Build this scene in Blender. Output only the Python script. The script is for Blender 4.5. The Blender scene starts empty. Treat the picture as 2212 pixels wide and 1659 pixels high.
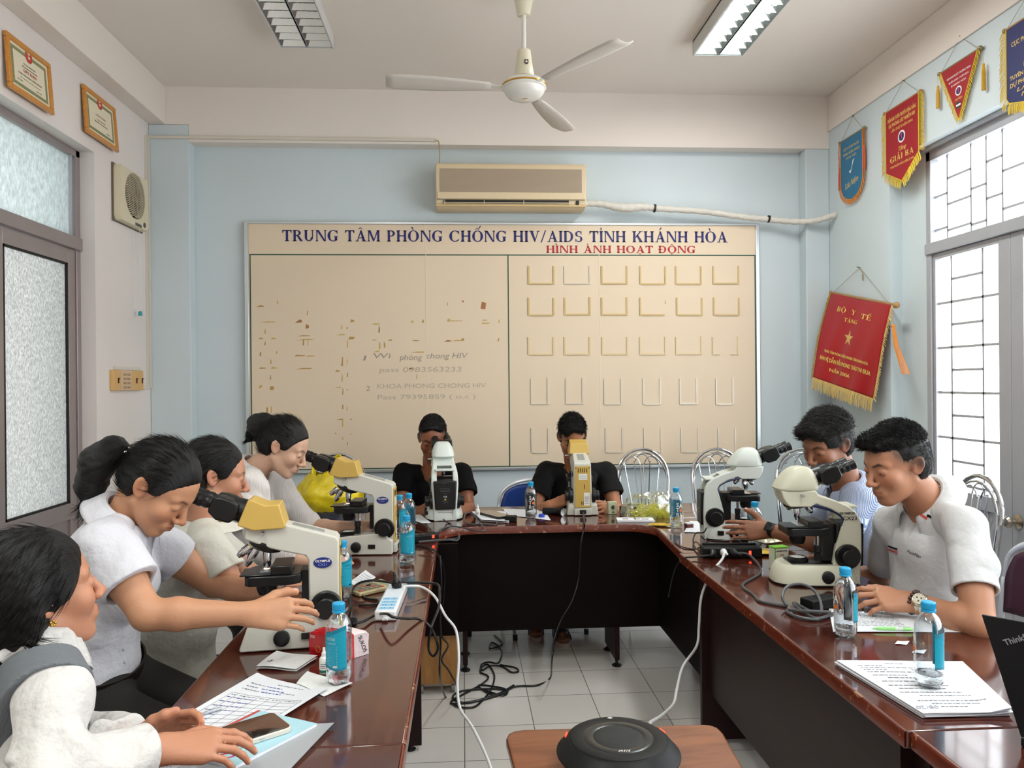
import bpy, bmesh, math, random
import numpy as np
from mathutils import Matrix, Vector, noise as mnoise
random.seed(7); rng=np.random.default_rng(7)
PI=math.pi
SC=bpy.context.scene
COL=SC.collection
# ------------------------------------------------------------------ camera
FPX=1661.0; CH=1.487
cam=bpy.data.cameras.new('camera'); camo=bpy.data.objects.new('camera',cam); COL.objects.link(camo)
cam.sensor_fit='HORIZONTAL'; cam.sensor_width=36.0; cam.lens=36.0*FPX/2212.0
cam.clip_start=0.05; cam.clip_end=200
RC=Matrix.Rotation(math.radians(-3.65),3,'Z')@Matrix.Rotation(math.radians(89.88),3,'X')@Matrix.Rotation(math.radians(-0.5),3,'Z')
camo.matrix_world=Matrix.Translation((0,0,CH))@RC.to_4x4()
SC.camera=camo
def at(px,py,X=None,Y=None,Z=None):
    """point of the room seen at a pixel of the photograph, on a known plane of the room"""
    d=RC@Vector(((px-1106)/FPX,-(py-829.5)/FPX,-1))
    t=X/d.x if X is not None else (Y/d.y if Y is not None else (Z-CH)/d.z)
    return Vector((0,0,CH))+d*t
# ------------------------------------------------------------------ view and world
SC.view_settings.view_transform='Standard'; SC.view_settings.look='None'
SC.view_settings.gamma=1.0; SC.view_settings.use_curve_mapping=False
SC.view_settings.exposure=0.2
SC.cycles.use_denoising=True
SC.cycles.max_bounces=8; SC.cycles.diffuse_bounces=4; SC.cycles.transparent_max_bounces=16; SC.cycles.transmission_bounces=8
SC.cycles.caustics_reflective=False; SC.cycles.caustics_refractive=False; SC.cycles.sample_clamp_indirect=4
w=bpy.data.worlds.new('world'); SC.world=w; w.use_nodes=True
w.node_tree.nodes['Background'].inputs[0].default_value=(0.93,0.97,1.0,1)
w.node_tree.nodes['Background'].inputs[1].default_value=2.2
def area(name,loc,rot,sx,sy,power,col=(1,1,1)):
    l=bpy.data.lights.new(name,'AREA'); l.shape='RECTANGLE'; l.size=sx; l.size_y=sy; l.energy=power; l.color=col
    o=bpy.data.objects.new(name,l); COL.objects.link(o); o.location=loc; o.rotation_euler=rot; return o
# daylight through the glazed doors of the right wall and the frosted door of the left wall
area('daylight_right',(3.05,1.9,1.75),(0,math.radians(90),0),2.3,4.8,150,(0.93,0.97,1.0))
area('daylight_left',(-2.55,2.3,1.7),(0,math.radians(-90),0),2.2,3.9,60,(1.0,0.96,0.93))
# ------------------------------------------------------------------ materials
def lin(c):
    return tuple(((v/255)/12.92 if v/255<=0.04045 else ((v/255+0.055)/1.055)**2.4) for v in c)
def S(h):
    h=h.lstrip('#'); return lin([int(h[i:i+2],16) for i in (0,2,4)])
MATS={}
def mat(name,col,rough=0.5,metal=0.0,spec=0.5,bump=0,bscale=60,bdist=.01,var=0,vscale=6,coat=0,emit=None,estr=0,alpha=1,trans=0,ior=1.45,sheen=0,sss=0,stretch=None,attr=None):
    if name in MATS: return MATS[name]
    m=bpy.data.materials.new(name); m.use_nodes=True; nt=m.node_tree; n=nt.nodes; L=nt.links
    b=n['Principled BSDF']; c=S(col) if isinstance(col,str) else col
    b.inputs['Base Color'].default_value=(*c,1); b.inputs['Roughness'].default_value=rough
    b.inputs['Metallic'].default_value=metal; b.inputs['Specular IOR Level'].default_value=spec
    b.inputs['IOR'].default_value=ior; b.inputs['Transmission Weight'].default_value=trans
    b.inputs['Coat Weight'].default_value=coat; b.inputs['Coat Roughness'].default_value=0.08
    if sheen: b.inputs['Sheen Weight'].default_value=sheen
    if sss:
        b.inputs['Subsurface Weight'].default_value=sss; b.inputs['Subsurface Radius'].default_value=(0.012,0.005,0.003); b.inputs['Subsurface Scale'].default_value=1.0
    if emit: b.inputs['Emission Color'].default_value=(*S(emit),1); b.inputs['Emission Strength'].default_value=estr
    b.inputs['Alpha'].default_value=alpha
    tc=n.new('ShaderNodeTexCoord'); co=tc.outputs['Object']
    if stretch:
        mp=n.new('ShaderNodeMapping'); mp.inputs['Scale'].default_value=stretch; L.new(co,mp.inputs[0]); co=mp.outputs[0]
    base=None
    if attr:
        a=n.new('ShaderNodeAttribute'); a.attribute_name=attr; base=a.outputs['Color']; L.new(base,b.inputs['Base Color'])
    if var:
        t=n.new('ShaderNodeTexNoise'); t.inputs['Scale'].default_value=vscale; t.inputs['Detail'].default_value=5; L.new(co,t.inputs[0])
        mr=n.new('ShaderNodeMapRange'); mr.inputs['From Min'].default_value=0.3; mr.inputs['From Max'].default_value=0.7
        mr.inputs['To Min'].default_value=1-var; mr.inputs['To Max'].default_value=1+var*0.5; L.new(t.outputs[0],mr.inputs[0])
        mx=n.new('ShaderNodeVectorMath'); mx.operation='SCALE'
        if base is None: mx.inputs[0].default_value=c
        else: L.new(base,mx.inputs[0])
        L.new(mr.outputs[0],mx.inputs['Scale']); L.new(mx.outputs[0],b.inputs['Base Color'])
    if bump:
        t=n.new('ShaderNodeTexNoise'); t.inputs['Scale'].default_value=bscale; t.inputs['Detail'].default_value=4; L.new(co,t.inputs[0])
        bp=n.new('ShaderNodeBump'); bp.inputs['Strength'].default_value=bump; bp.inputs['Distance'].default_value=bdist
        L.new(t.outputs[0],bp.inputs['Height']); L.new(bp.outputs[0],b.inputs['Normal'])
    MATS[name]=m; return m
def clear_mat(name,tint=(1,1,1),gloss=0.18,rough=0.03):
    """thin clear plastic or glass sheet: lets light straight through, mirrors at the edges"""
    if name in MATS: return MATS[name]
    m=bpy.data.materials.new(name); m.use_nodes=True; nt=m.node_tree; n=nt.nodes; L=nt.links
    n.remove(n['Principled BSDF']); out=n['Material Output']
    t=n.new('ShaderNodeBsdfTransparent'); t.inputs[0].default_value=(*tint,1)
    g=n.new('ShaderNodeBsdfGlossy'); g.inputs['Roughness'].default_value=rough; g.inputs[0].default_value=(1,1,1,1)
    lw=n.new('ShaderNodeLayerWeight'); lw.inputs[0].default_value=0.35
    mr=n.new('ShaderNodeMapRange'); mr.inputs['To Min'].default_value=gloss*0.25; mr.inputs['To Max'].default_value=min(1,gloss*4)
    L.new(lw.outputs['Facing'],mr.inputs[0])
    mx=n.new('ShaderNodeMixShader'); L.new(mr.outputs[0],mx.inputs[0]); L.new(t.outputs[0],mx.inputs[1]); L.new(g.outputs[0],mx.inputs[2]); L.new(mx.outputs[0],out.inputs[0])
    MATS[name]=m; return m
# ------------------------------------------------------------------ mesh builder
def rotm(rx=0,ry=0,rz=0):
    return Matrix.Rotation(rz,3,'Z')@Matrix.Rotation(ry,3,'Y')@Matrix.Rotation(rx,3,'X')
def frame_to(d,up=(0,0,1)):
    d=Vector(d).normalized(); up=Vector(up)
    if abs(d.dot(up.normalized()))>0.99: up=Vector((1,0,0))
    x=up.cross(d).normalized(); y=d.cross(x); return x,y,d
class MB:
    def __init__(s): s.v=[]; s.f=[]; s.m=[]; s.cur=0
    def add(s,vs,fs):
        o=len(s.v); s.v+=[tuple(v) for v in vs]; s.f+=[tuple(o+i for i in f) for f in fs]; s.m+=[s.cur]*len(fs); return s
    def box(s,c,d,R=None):
        hx,hy,hz=d[0]/2,d[1]/2,d[2]/2; c=Vector(c)
        vs=[Vector((x,y,z)) for x in(-hx,hx) for y in(-hy,hy) for z in(-hz,hz)]
        if R is not None: vs=[R@v for v in vs]
        return s.add([c+v for v in vs],[(0,1,3,2),(4,6,7,5),(0,4,5,1),(2,3,7,6),(0,2,6,4),(1,5,7,3)])
    def bb(s,x0,x1,y0,y1,z0,z1): return s.box(((x0+x1)/2,(y0+y1)/2,(z0+z1)/2),(abs(x1-x0),abs(y1-y0),abs(z1-z0)))
    def rings(s,R,close=False,caps=True):
        n=len(R[0]); vs=[p for r in R for p in r]; fs=[]
        m=len(R)
        for i in range(m if close else m-1):
            a=i*n; b=((i+1)%m)*n
            for j in range(n): k=(j+1)%n; fs.append((a+j,a+k,b+k,b+j))
        if caps and not close: fs.append(tuple(range(n-1,-1,-1))); fs.append(tuple((m-1)*n+j for j in range(n)))
        return s.add(vs,fs)
    def cyl(s,a,b,r0,r1=None,n=20):
        r1=r0 if r1 is None else r1; a=Vector(a); b=Vector(b); x,y,d=frame_to(b-a)
        return s.rings([[p+x*(r*math.cos(2*PI*j/n))+y*(r*math.sin(2*PI*j/n)) for j in range(n)] for p,r in((a,r0),(b,r1))])
    def tube(s,pts,r,n=8,close=False,sm=0):
        pts=[Vector(p) for p in pts]
        if sm: pts=smooth_path(pts,sm,close)
        m=len(pts); R=[]; x=None
        for i,p in enumerate(pts):
            a=pts[(i-1)%m] if (close or i>0) else p; b=pts[(i+1)%m] if (close or i<m-1) else p
            d=(b-a).normalized() if (b-a).length>1e-9 else Vector((0,0,1))
            if x is None: x,y,_=frame_to(d)
            else:
                x=(x-d*x.dot(d)); x=x.normalized() if x.length>1e-6 else frame_to(d)[0]; y=d.cross(x)
            rr=r[i] if isinstance(r,(list,tuple)) else r
            R.append([p+x*(rr*math.cos(2*PI*j/n))+y*(rr*math.sin(2*PI*j/n)) for j in range(n)])
        return s.rings(R,close)
    def lathe(s,prof,c=(0,0,0),axis=(0,0,1),n=28,sx=1,sy=1):
        c=Vector(c); x,y,d=frame_to(axis) if tuple(axis)!=(0,0,1) else (Vector((1,0,0)),Vector((0,1,0)),Vector((0,0,1)))
        return s.rings([[c+d*z+x*(sx*max(r,1e-4)*math.cos(2*PI*j/n))+y*(sy*max(r,1e-4)*math.sin(2*PI*j/n)) for j in range(n)] for r,z in prof])
    def prism(s,poly,o,u,v,w):
        """poly in (u,v) at origin o, extruded by vector w"""
        o=Vector(o);u=Vector(u);v=Vector(v);w=Vector(w); n=len(poly)
        A=[o+u*p[0]+v*p[1] for p in poly]; B=[a+w for a in A]
        return s.add(A+B,[tuple(range(n-1,-1,-1)),tuple(range(n,2*n))]+[(j,(j+1)%n,n+(j+1)%n,n+j) for j in range(n)])
    def grid(s,fn,nu,nv):
        vs=[fn(i/nu,j/nv) for i in range(nu+1) for j in range(nv+1)]
        return s.add(vs,[(i*(nv+1)+j,(i+1)*(nv+1)+j,(i+1)*(nv+1)+j+1,i*(nv+1)+j+1) for i in range(nu) for j in range(nv)])
    def ball(s,c,r,n=14,R=None):
        c=Vector(c); r=(r,r,r) if not isinstance(r,(tuple,list)) else r
        rr=[]
        for i in range(n+1):
            t=-PI/2+PI*i/n; q=max(math.cos(t),1e-3)
            ring=[Vector((r[0]*q*math.cos(2*PI*j/(2*n)),r[1]*q*math.sin(2*PI*j/(2*n)),r[2]*math.sin(t))) for j in range(2*n)]
            rr.append([c+(R@p if R is not None else p) for p in ring])
        return s.rings(rr)
def smooth_path(pts,k,close=False):
    out=[]; m=len(pts)
    rngm=range(m if close else m-1)
    for i in rngm:
        g=lambda q: pts[q%m] if close else pts[min(max(q,0),m-1)]
        a,b,c,d=g(i-1),g(i),g(i+1),g(i+2)
        for j in range(k):
            t=j/k; out.append(0.5*((2*b)+(c-a)*t+(2*a-5*b+4*c-d)*t*t+(3*b-a-3*c+d)*t**3))
    if not close: out.append(pts[-1])
    return out
def setmesh(me,mats,smooth=True,ang=35):
    for m in (mats if isinstance(mats,(list,tuple)) else [mats]): me.materials.append(m)
    if smooth:
        me.polygons.foreach_set('use_smooth',[True]*len(me.polygons)); me.set_sharp_from_angle(angle=math.radians(ang))
def obj(name,mb,m,parent=None,loc=None,rot=None,bevel=0,smooth=True,ang=35,seg=2,fix=True,solid=0,sub=0):
    me=bpy.data.meshes.new(name); me.from_pydata(mb.v,[],mb.f)
    me.polygons.foreach_set('material_index',mb.m)
    if fix:
        bm=bmesh.new(); bm.from_mesh(me); bmesh.ops.recalc_face_normals(bm,faces=bm.faces); bm.to_mesh(me); bm.free()
    me.update(); setmesh(me,m,smooth,ang)
    o=bpy.data.objects.new(name,me); COL.objects.link(o)
    if parent is not None: o.parent=parent
    if loc is not None: o.location=loc
    if rot is not None: o.rotation_euler=rot
    if solid: md=o.modifiers.new('thickness','SOLIDIFY'); md.thickness=solid; md.offset=0
    if bevel: md=o.modifiers.new('bevel','BEVEL'); md.width=bevel; md.segments=seg; md.limit_method='ANGLE'; md.angle_limit=math.radians(40); md.harden_normals=False
    if sub: md=o.modifiers.new('subdivision','SUBSURF'); md.levels=sub; md.render_levels=sub
    return o
def tag(o,label=None,cat=None,group=None,kind=None):
    if label: o['label']=label
    if cat: o['category']=cat
    if group: o['group']=group
    if kind: o['kind']=kind
    return o
def thing(name,label,cat,loc=(0,0,0),rot=(0,0,0),group=None):
    o=bpy.data.objects.new(name,None); COL.objects.link(o); o.location=loc; o.rotation_euler=rot
    o.empty_display_size=0.05
    return tag(o,label,cat,group)
def struct(name,mb,m,**k): return tag(obj(name,mb,m,**k),kind='structure')
def kids(o): return [c for c in bpy.data.objects if c.parent==o]
def copy_tree(o,parent=None,loc=None,rotz=None,label=None):
    c=o.copy(); COL.objects.link(c); c.parent=parent
    if loc is not None: c.location=loc
    if rotz is not None: c.rotation_euler=(0,0,rotz)
    if label: c['label']=label
    for ch in kids(o): copy_tree(ch,c)
    return c
def text(s,size,m,parent=None,loc=(0,0,0),rot=(PI/2,0,0),width=None,bold=0.0,align='CENTER',ext=0.0003,shear=0,name='lettering',R=None,squash=1,part=True):
    cu=bpy.data.curves.new(name,'FONT'); cu.body=s; cu.size=size; cu.align_x=align; cu.align_y='CENTER'; cu.extrude=ext; cu.offset=bold*size; cu.shear=shear; cu.resolution_u=3
    t=bpy.data.objects.new('t',cu); COL.objects.link(t)
    dg=bpy.context.evaluated_depsgraph_get(); me=bpy.data.meshes.new_from_object(t.evaluated_get(dg)); bpy.data.objects.remove(t); bpy.data.curves.remove(cu)
    if width:
        xs=[v.co.x for v in me.vertices]
        k=width/(max(xs)-min(xs)) if xs else 1
        for v in me.vertices: v.co.x*=k
    if squash!=1:
        for v in me.vertices: v.co.y*=squash
    me.materials.clear(); me.materials.append(m); me.name=name
    o=bpy.data.objects.new(name,me); COL.objects.link(o)
    if parent is not None: o.parent=parent
    if R is not None: o.matrix_local=Matrix.Translation(loc)@R.to_4x4()
    else: o.location=loc; o.rotation_euler=rot
    return o
def merge(objs,name):
    """several meshes built at their own places become the one mesh of a single part (same parent)"""
    par=objs[0].parent; mb=MB(); mats=[]
    for o in objs:
        mt=o.data.materials[0]
        if mt not in mats: mats.append(mt)
        mb.cur=mats.index(mt); mw=o.matrix_basis
        mb.add([mw@v.co for v in o.data.vertices],[tuple(p.vertices) for p in o.data.polygons])
        bpy.data.objects.remove(o)
    return obj(name,mb,mats,par,smooth=False,fix=False)
# ================================================================== THE ROOM
XL,XR,YB,ZC=-2.087,2.6,5.4,3.49
YF=-2.6
blue=mat('wall_paint_pale_blue','#CEDADE',0.75,bump=0.08,bscale=35,var=0.035,vscale=1.6)
pale=mat('wall_paint_lit_off_white','#E6DFDA',0.75,bump=0.08,bscale=35,var=0.03,vscale=1.6)  # paler and warmer than the blue paint: window light put into the colour
white=mat('ceiling_paint_white','#ECE3DA',0.8,bump=0.05,bscale=30,var=0.02,vscale=1.2)
def floor_mat():
    m=bpy.data.materials.new('floor_tiles'); m.use_nodes=True; nt=m.node_tree; n=nt.nodes; L=nt.links; b=n['Principled BSDF']
    g=n.new('ShaderNodeNewGeometry'); mp=n.new('ShaderNodeMapping'); mp.inputs['Location'].default_value=(0.006/0.3,-0.026/0.3,0); mp.inputs['Scale'].default_value=(1/0.3,1/0.3,1)
    L.new(g.outputs['Position'],mp.inputs[0])
    br=n.new('ShaderNodeTexBrick'); br.offset=0; br.squash=1; br.inputs['Scale'].default_value=1; br.inputs['Brick Width'].default_value=1; br.inputs['Row Height'].default_value=1
    br.inputs['Mortar Size'].default_value=0.007; br.inputs['Mortar Smooth'].default_value=0.2; br.inputs['Bias'].default_value=0
    br.inputs['Color1'].default_value=(*S('#E2DDD8'),1); br.inputs['Color2'].default_value=(*S('#DAD6D0'),1); br.inputs['Mortar'].default_value=(*S('#77726C'),1)
    L.new(mp.outputs[0],br.inputs[0]); 
    t=n.new('ShaderNodeTexNoise'); t.inputs['Scale'].default_value=2.2; t.inputs['Detail'].default_value=6; L.new(g.outputs['Position'],t.inputs[0])
    mr=n.new('ShaderNodeMapRange'); mr.inputs['To Min'].default_value=0.88; mr.inputs['To Max'].default_value=1.08; L.new(t.outputs[0],mr.inputs[0])
    vm=n.new('ShaderNodeVectorMath'); vm.operation='SCALE'; L.new(br.outputs[0],vm.inputs[0]); L.new(mr.outputs[0],vm.inputs['Scale']); L.new(vm.outputs[0],b.inputs['Base Color'])
    mr2=n.new('ShaderNodeMapRange'); mr2.inputs['To Min'].default_value=0.08; mr2.inputs['To Max'].default_value=0.25; L.new(t.outputs[0],mr2.inputs[0]); L.new(mr2.outputs[0],b.inputs['Roughness'])
    bp=n.new('ShaderNodeBump'); bp.inputs['Distance'].default_value=0.002; bp.inputs['Strength'].default_value=0.5; bp.invert=True; L.new(br.outputs['Fac'],bp.inputs['Height']); L.new(bp.outputs[0],b.inputs['Normal'])
    return m
struct('floor',MB().bb(XL-0.3,XR+0.3,YF-0.2,YB+0.2,-0.15,0),floor_mat())
struct('ceiling',MB().bb(XL-0.3,XR+0.3,YF-0.2,YB+0.2,ZC,ZC+0.15),white)
struct('wall_back',MB().bb(XL-0.3,XR+0.3,YB,YB+0.2,0,ZC),blue)
struct('wall_rear',MB().bb(XL-0.3,XR+0.3,YF-0.2,YF,0,ZC),pale)
# left wall with a door opening, right wall with a long glazed opening
LY0,LY1,LZ=0.6,4.53,2.82
b=MB(); b.bb(XL-0.2,XL,LY1,YB,0,ZC); b.bb(XL-0.2,XL,YF,LY0,0,ZC); b.bb(XL-0.2,XL,LY0,LY1,LZ,ZC)
struct('wall_left',b,pale)
RY0,RY1,RZ=-0.6,4.525,2.81
b=MB(); b.bb(XR,XR+0.2,RY1,YB,0,ZC); b.bb(XR,XR+0.2,YF,RY0,0,ZC); b.bb(XR,XR+0.2,RY0,RY1,RZ,ZC)
b.bb(XR+0.08,XR+0.2,4.285,RY1,0,RZ)
struct('wall_right',b,blue)
# columns standing proud in the back corners, beams under the ceiling
struct('trim_1',MB().bb(XL,-1.82,5.29,YB,0,3.237),blue,bevel=0.006)
struct('trim_2',MB().bb(2.429,XR,5.29,YB,0,3.12),blue,bevel=0.006)
b=MB(); b.bb(-1.82,XR,5.29,YB,3.12,ZC); b.bb(XL,-1.82,5.29,YB,3.237,ZC)
struct('trim_3',b,white,smooth=False)
struct('trim_4',MB().bb(XL,-1.974,YF,5.29,3.237,ZC),white,bevel=0.004)
struct('trim_5',MB().bb(XR-0.012,XR,YF,5.29,3.237,ZC),white,bevel=0.004)
# --- frosted glass
def frosted(name,tint,scale,trans=0.45,contrast=0.2,sx=1):
    m=bpy.data.materials.new(name); m.use_nodes=True; nt=m.node_tree; n=nt.nodes; L=nt.links; n.remove(n['Principled BSDF']); out=n['Material Output']
    g=n.new('ShaderNodeNewGeometry'); t=n.new('ShaderNodeTexNoise'); t.inputs['Scale'].default_value=scale; t.inputs['Detail'].default_value=3; t.inputs['Roughness'].default_value=0.7
    mp=n.new('ShaderNodeMapping'); mp.inputs['Rotation'].default_value=(0.6,0,0); mp.inputs['Scale'].default_value=(1,1,sx); L.new(g.outputs['Position'],mp.inputs[0]); L.new(mp.outputs[0],t.inputs[0])
    mr=n.new('ShaderNodeMapRange'); mr.inputs['From Min'].default_value=0.35; mr.inputs['From Max'].default_value=0.65; mr.inputs['To Min'].default_value=1-contrast; mr.inputs['To Max'].default_value=1; L.new(t.outputs[0],mr.inputs[0])
    vm=n.new('ShaderNodeVectorMath'); vm.operation='SCALE'; vm.inputs[0].default_value=tint; L.new(mr.outputs[0],vm.inputs['Scale'])
    a=n.new('ShaderNodeBsdfTransparent'); c=n.new('ShaderNodeBsdfTranslucent'); L.new(vm.outputs[0],a.inputs[0]); L.new(vm.outputs[0],c.inputs[0])
    mx=n.new('ShaderNodeMixShader'); mx.inputs[0].default_value=1-trans; L.new(a.outputs[0],mx.inputs[1]); L.new(c.outputs[0],mx.inputs[2])
    gl=n.new('ShaderNodeBsdfGlossy'); gl.inputs['Roughness'].default_value=0.25
    m2=n.new('ShaderNodeMixShader'); m2.inputs[0].default_value=0.06; L.new(mx.outputs[0],m2.inputs[1]); L.new(gl.outputs[0],m2.inputs[2]); L.new(m2.outputs[0],out.inputs[0])
    return m
fro=frosted('frosted_door_glass',(0.52,0.53,0.52),95,0.06,0.45,0.6)
fro2=frosted('frosted_transom_glass',(0.52,0.56,0.555),80,0.35,0.3,0.4)
froR=frosted('window_glass',(1,1,1),60,0.6,0.04)
alu=mat('door_frame_aluminium','#A79C9B',0.42,0.55,var=0.04)
aluR=mat('window_frame_grey','#B4B6BC',0.45,0.3,var=0.04)
black=mat('black_rubber','#0B0B0C',0.5)
# left door set (recessed 8 cm)
FX=XL-0.08
fr=MB()
fr.bb(FX-0.05,FX,LY1-0.045,LY1,0,LZ); fr.bb(FX-0.05,FX,LY0,LY0+0.045,0,LZ); fr.bb(FX-0.05,FX,LY0,LY1,LZ-0.04,LZ)
fr.bb(FX-0.05,FX+0.012,LY0,LY1,2.255,2.325)
fr.bb(FX-0.045,FX-0.005,3.03,3.08,2.3,LZ)
struct('trim_6',fr,alu,bevel=0.003)
def leaf_left(n,y0,y1,hinge):
    d=MB(); x0,x1=FX-0.042,FX-0.008; s=0.075
    d.bb(x0,x1,y0,y0+s,0.01,2.25); d.bb(x0,x1,y1-s,y1,0.01,2.25); d.bb(x0,x1,y0+s,y1-s,2.17,2.25); d.bb(x0,x1,y0+s,y1-s,0.75,0.84); d.bb(x0,x1,y0+s,y1-s,0.01,0.12); d.bb(x0+0.012,x1-0.012,y0+s,y1-s,0.12,0.75)
    o=struct('door_%d'%n,d,alu,bevel=0.002)
    g=MB(); g.bb(FX-0.028,FX-0.022,y0+s,y1-s,0.84,2.17); obj('glass_pane',g,fro,o)
    k=MB()
    for a in (y0+s,y1-s-0.014): k.bb(FX-0.02,FX-0.009,a,a+0.014,0.84,2.17)
    k.bb(FX-0.02,FX-0.009,y0+s,y1-s,2.158,2.17); k.bb(FX-0.02,FX-0.009,y0+s,y1-s,0.84,0.852); obj('gasket',k,black,o)
    return o
leaf_left(1,3.725,4.48,0)
leaf_left(2,2.97,3.72,0); leaf_left(3,2.21,2.965,0); leaf_left(4,1.45,2.205,0); leaf_left(5,0.65,1.445,0)
g=MB(); g.bb(FX-0.03,FX-0.024,LY0+0.04,LY1-0.04,2.32,LZ-0.035); struct('window_1',g,fro2)
g=MB(); g.bb(FX-0.02,FX-0.005,4.44,4.452,2.325,LZ-0.04); struct('trim_7',g,aluR)
# right glazed wall: frame, leaves with grille
GX=XR+0.08
fr=MB(); fr.bb(GX,GX+0.06,4.245,4.285,0,RZ-0.02); fr.bb(GX-0.012,GX+0.06,RY0,4.285,2.2,2.262); fr.bb(GX,GX+0.06,RY0,4.285,2.735,RZ)
fr.bb(GX-0.03,GX+0.02,RY0,4.3,2.79,RZ)
struct('trim_8',fr,aluR,bevel=0.003)
def grille(y1,w,z0,z1,rows,half):
    g=MB(); c=[0,0.23*w,0.73*w,w]; r=0.0065; x=GX+0.035
    for q in c[1:3]: g.bb(x-r,x+r,y1-q-r,y1-q+r,z0,z1)
    for i in range(3):
        st=half if i==1 else half*2; z=z1-(half if i==1 else (half*2 if i==0 else half*2-0.06*0))
        while z>z0+0.01:
            g.bb(x-r,x+r,y1-c[i+1],y1-c[i],z-r,z+r); z-=st
    return g
kn=mat('brushed_knob_metal','#B0A493',0.25,1.0)
lw=0.622
for i in range(7):
    y1=4.243-i*(lw+0.003); y0=y1-lw
    d=MB(); x0,x1=GX+0.012,GX+0.05; s1=0.022 if i%2==0 else 0.085; s2=0.085 if i%2==0 else 0.022
    d.bb(x0,x1,y1-s1,y1,0.01,2.198); d.bb(x0,x1,y0,y0+s2,0.01,2.198); d.bb(x0,x1,y0+s2,y1-s1,2.165,2.198); d.bb(x0,x1,y0+s2,y1-s1,0.80,0.875); d.bb(x0,x1,y0+s2,y1-s1,0.01,0.12)
    d.bb(x0+0.014,x1-0.01,y0+s2,y1-s1,0.12,0.80)
    for q in range(1,5): yy=y0+s2+(y1-s1-y0-s2)*q/5; d.bb(x0+0.006,x0+0.016,yy-0.004,yy+0.004,0.12,0.8)
    o=struct('door_%d'%(6+i),d,aluR,bevel=0.002)
    obj('glass_pane',MB().bb(GX+0.046,GX+0.05,y0+s2,y1-s1,0.875,2.165),froR,o)
    obj('grille',grille(y1-s1,lw-s1-s2,0.875,2.165,0,0.126),aluR,o)
    if i==1:
        k=MB(); k.lathe([(0.0,0),(0.034,0.001),(0.036,0.006),(0.028,0.010),(0.012,0.014),(0.011,0.03),(0.018,0.038),(0.027,0.048),(0.028,0.058),(0.02,0.068),(0.0,0.070)],(GX+0.012,y1-0.042,0.787),(-1,0,0)); obj('door_knob',k,kn,o)
y=4.243
for i in range(4):
    y0=y-1.2; o=struct('window_%d'%(2+i),MB().bb(GX+0.046,GX+0.05,max(y0,RY0),y,2.262,2.735),froR)
    g=MB(); r=0.006; x=GX+0.035; cs=[0,.11,.31,.43,.55,.75,.87,1.2-0.01]; z=[2.262,2.735]
    for k,q in enumerate(cs[1:]): g.bb(x-r,x+r,y-q-r*(1 if k<6 else 2.5),y-q+r*(1 if k<6 else 2.5),z[0],z[1])
    for k in range(7):
        off=(0.21,0.13,0.24,0.13,0.21,0.13,0.24)[k]; zz=2.735-off
        while zz>2.28: g.bb(x-r,x+r,y-cs[k+1],y-cs[k],zz-r,zz+r); zz-=(0.19 if k!=1 else 0.145)
    obj('grille',g,aluR,o); y=y0
# ================================================================== CABLE TRUNKING
trk=mat('trunking_plastic','#D8D2C4',0.5)
t=thing('cable_trunking','thin cream cable trunking along the back beam and down the left corner','trunking',(XL+0.02,5.28,1.5))
def rel(o,mb): 
    l=o.location; mb.v=[(v[0]-l.x,v[1]-l.y,v[2]-l.z) for v in mb.v]; return mb
g=MB(); g.bb(XL+0.003,-0.17,5.272,5.2895,3.137,3.155); obj('horizontal_channel',rel(t,g),trk,t)
g=MB(); g.bb(XL+0.0005,XL+0.012,5.262,5.286,1.47,3.155); g.bb(XL+0.0005,XL+0.01,5.1,5.27,1.465,1.485);g.bb(XL+0.0005,XL+0.008,5.225,5.237,1.47,3.14); obj('vertical_channel',rel(t,g),trk,t)
# ================================================================== NOTICE BOARD
cream=mat('board_cream_laminate','#E3D0B6',0.35,var=0.02,vscale=1.5,spec=0.3)
fsil=mat('board_frame_silver','#C9CFD2',0.3,0.8)
navy=mat('navy_vinyl_lettering','#181B68',0.4); redv=mat('red_vinyl_lettering','#B3182A',0.4); grn=mat('dark_green_vinyl_line','#234F3B',0.4)
BX0,BX1,BZ0,BZ1,BY=-1.486,2.12,0.875,2.606,5.37
nb=thing('notice_board','long cream notice board with navy and red headings and rows of empty photo holders','board',(0.32,BY,BZ0))
def L(mb): return rel(nb,mb)
obj('panel',L(MB().bb(BX0+0.015,BX1-0.015,BY,BY+0.02,BZ0+0.015,BZ1-0.015)),cream,nb)
g=MB(); w_=0.028
g.bb(BX0,BX0+w_,BY-0.008,BY+0.03,BZ0,BZ1); g.bb(BX1-w_,BX1,BY-0.008,BY+0.03,BZ0,BZ1); g.bb(BX0,BX1,BY-0.0081,BY+0.03,BZ1-0.018,BZ1); g.bb(BX0,BX1,BY-0.0081,BY+0.03,BZ0,BZ0+0.02)
obj('frame',L(g),fsil,nb,bevel=0.003)
g=MB(); gz=2.378; gb=0.9; e=0.004
for x in (-1.447,0.322,2.088): g.bb(x-e,x+e,BY-0.001,BY+0.001,gb,gz)
g.bb(-1.451,2.092,BY-0.0012,BY+0.001,gz-e,gz+e); g.bb(-1.451,2.092,BY-0.0012,BY+0.001,gb-e*0.8,gb+e*0.8)
obj('ruled_lines',L(g),grn,nb,smooth=False)
for x in (-0.25,0.965): obj('seam_strip',L(MB().bb(x-0.002,x+0.002,BY-0.0015,BY+0.001,BZ0+0.02,BZ1-0.018)),mat('seam_strip','#EADBC6',0.4),nb,smooth=False)
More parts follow.
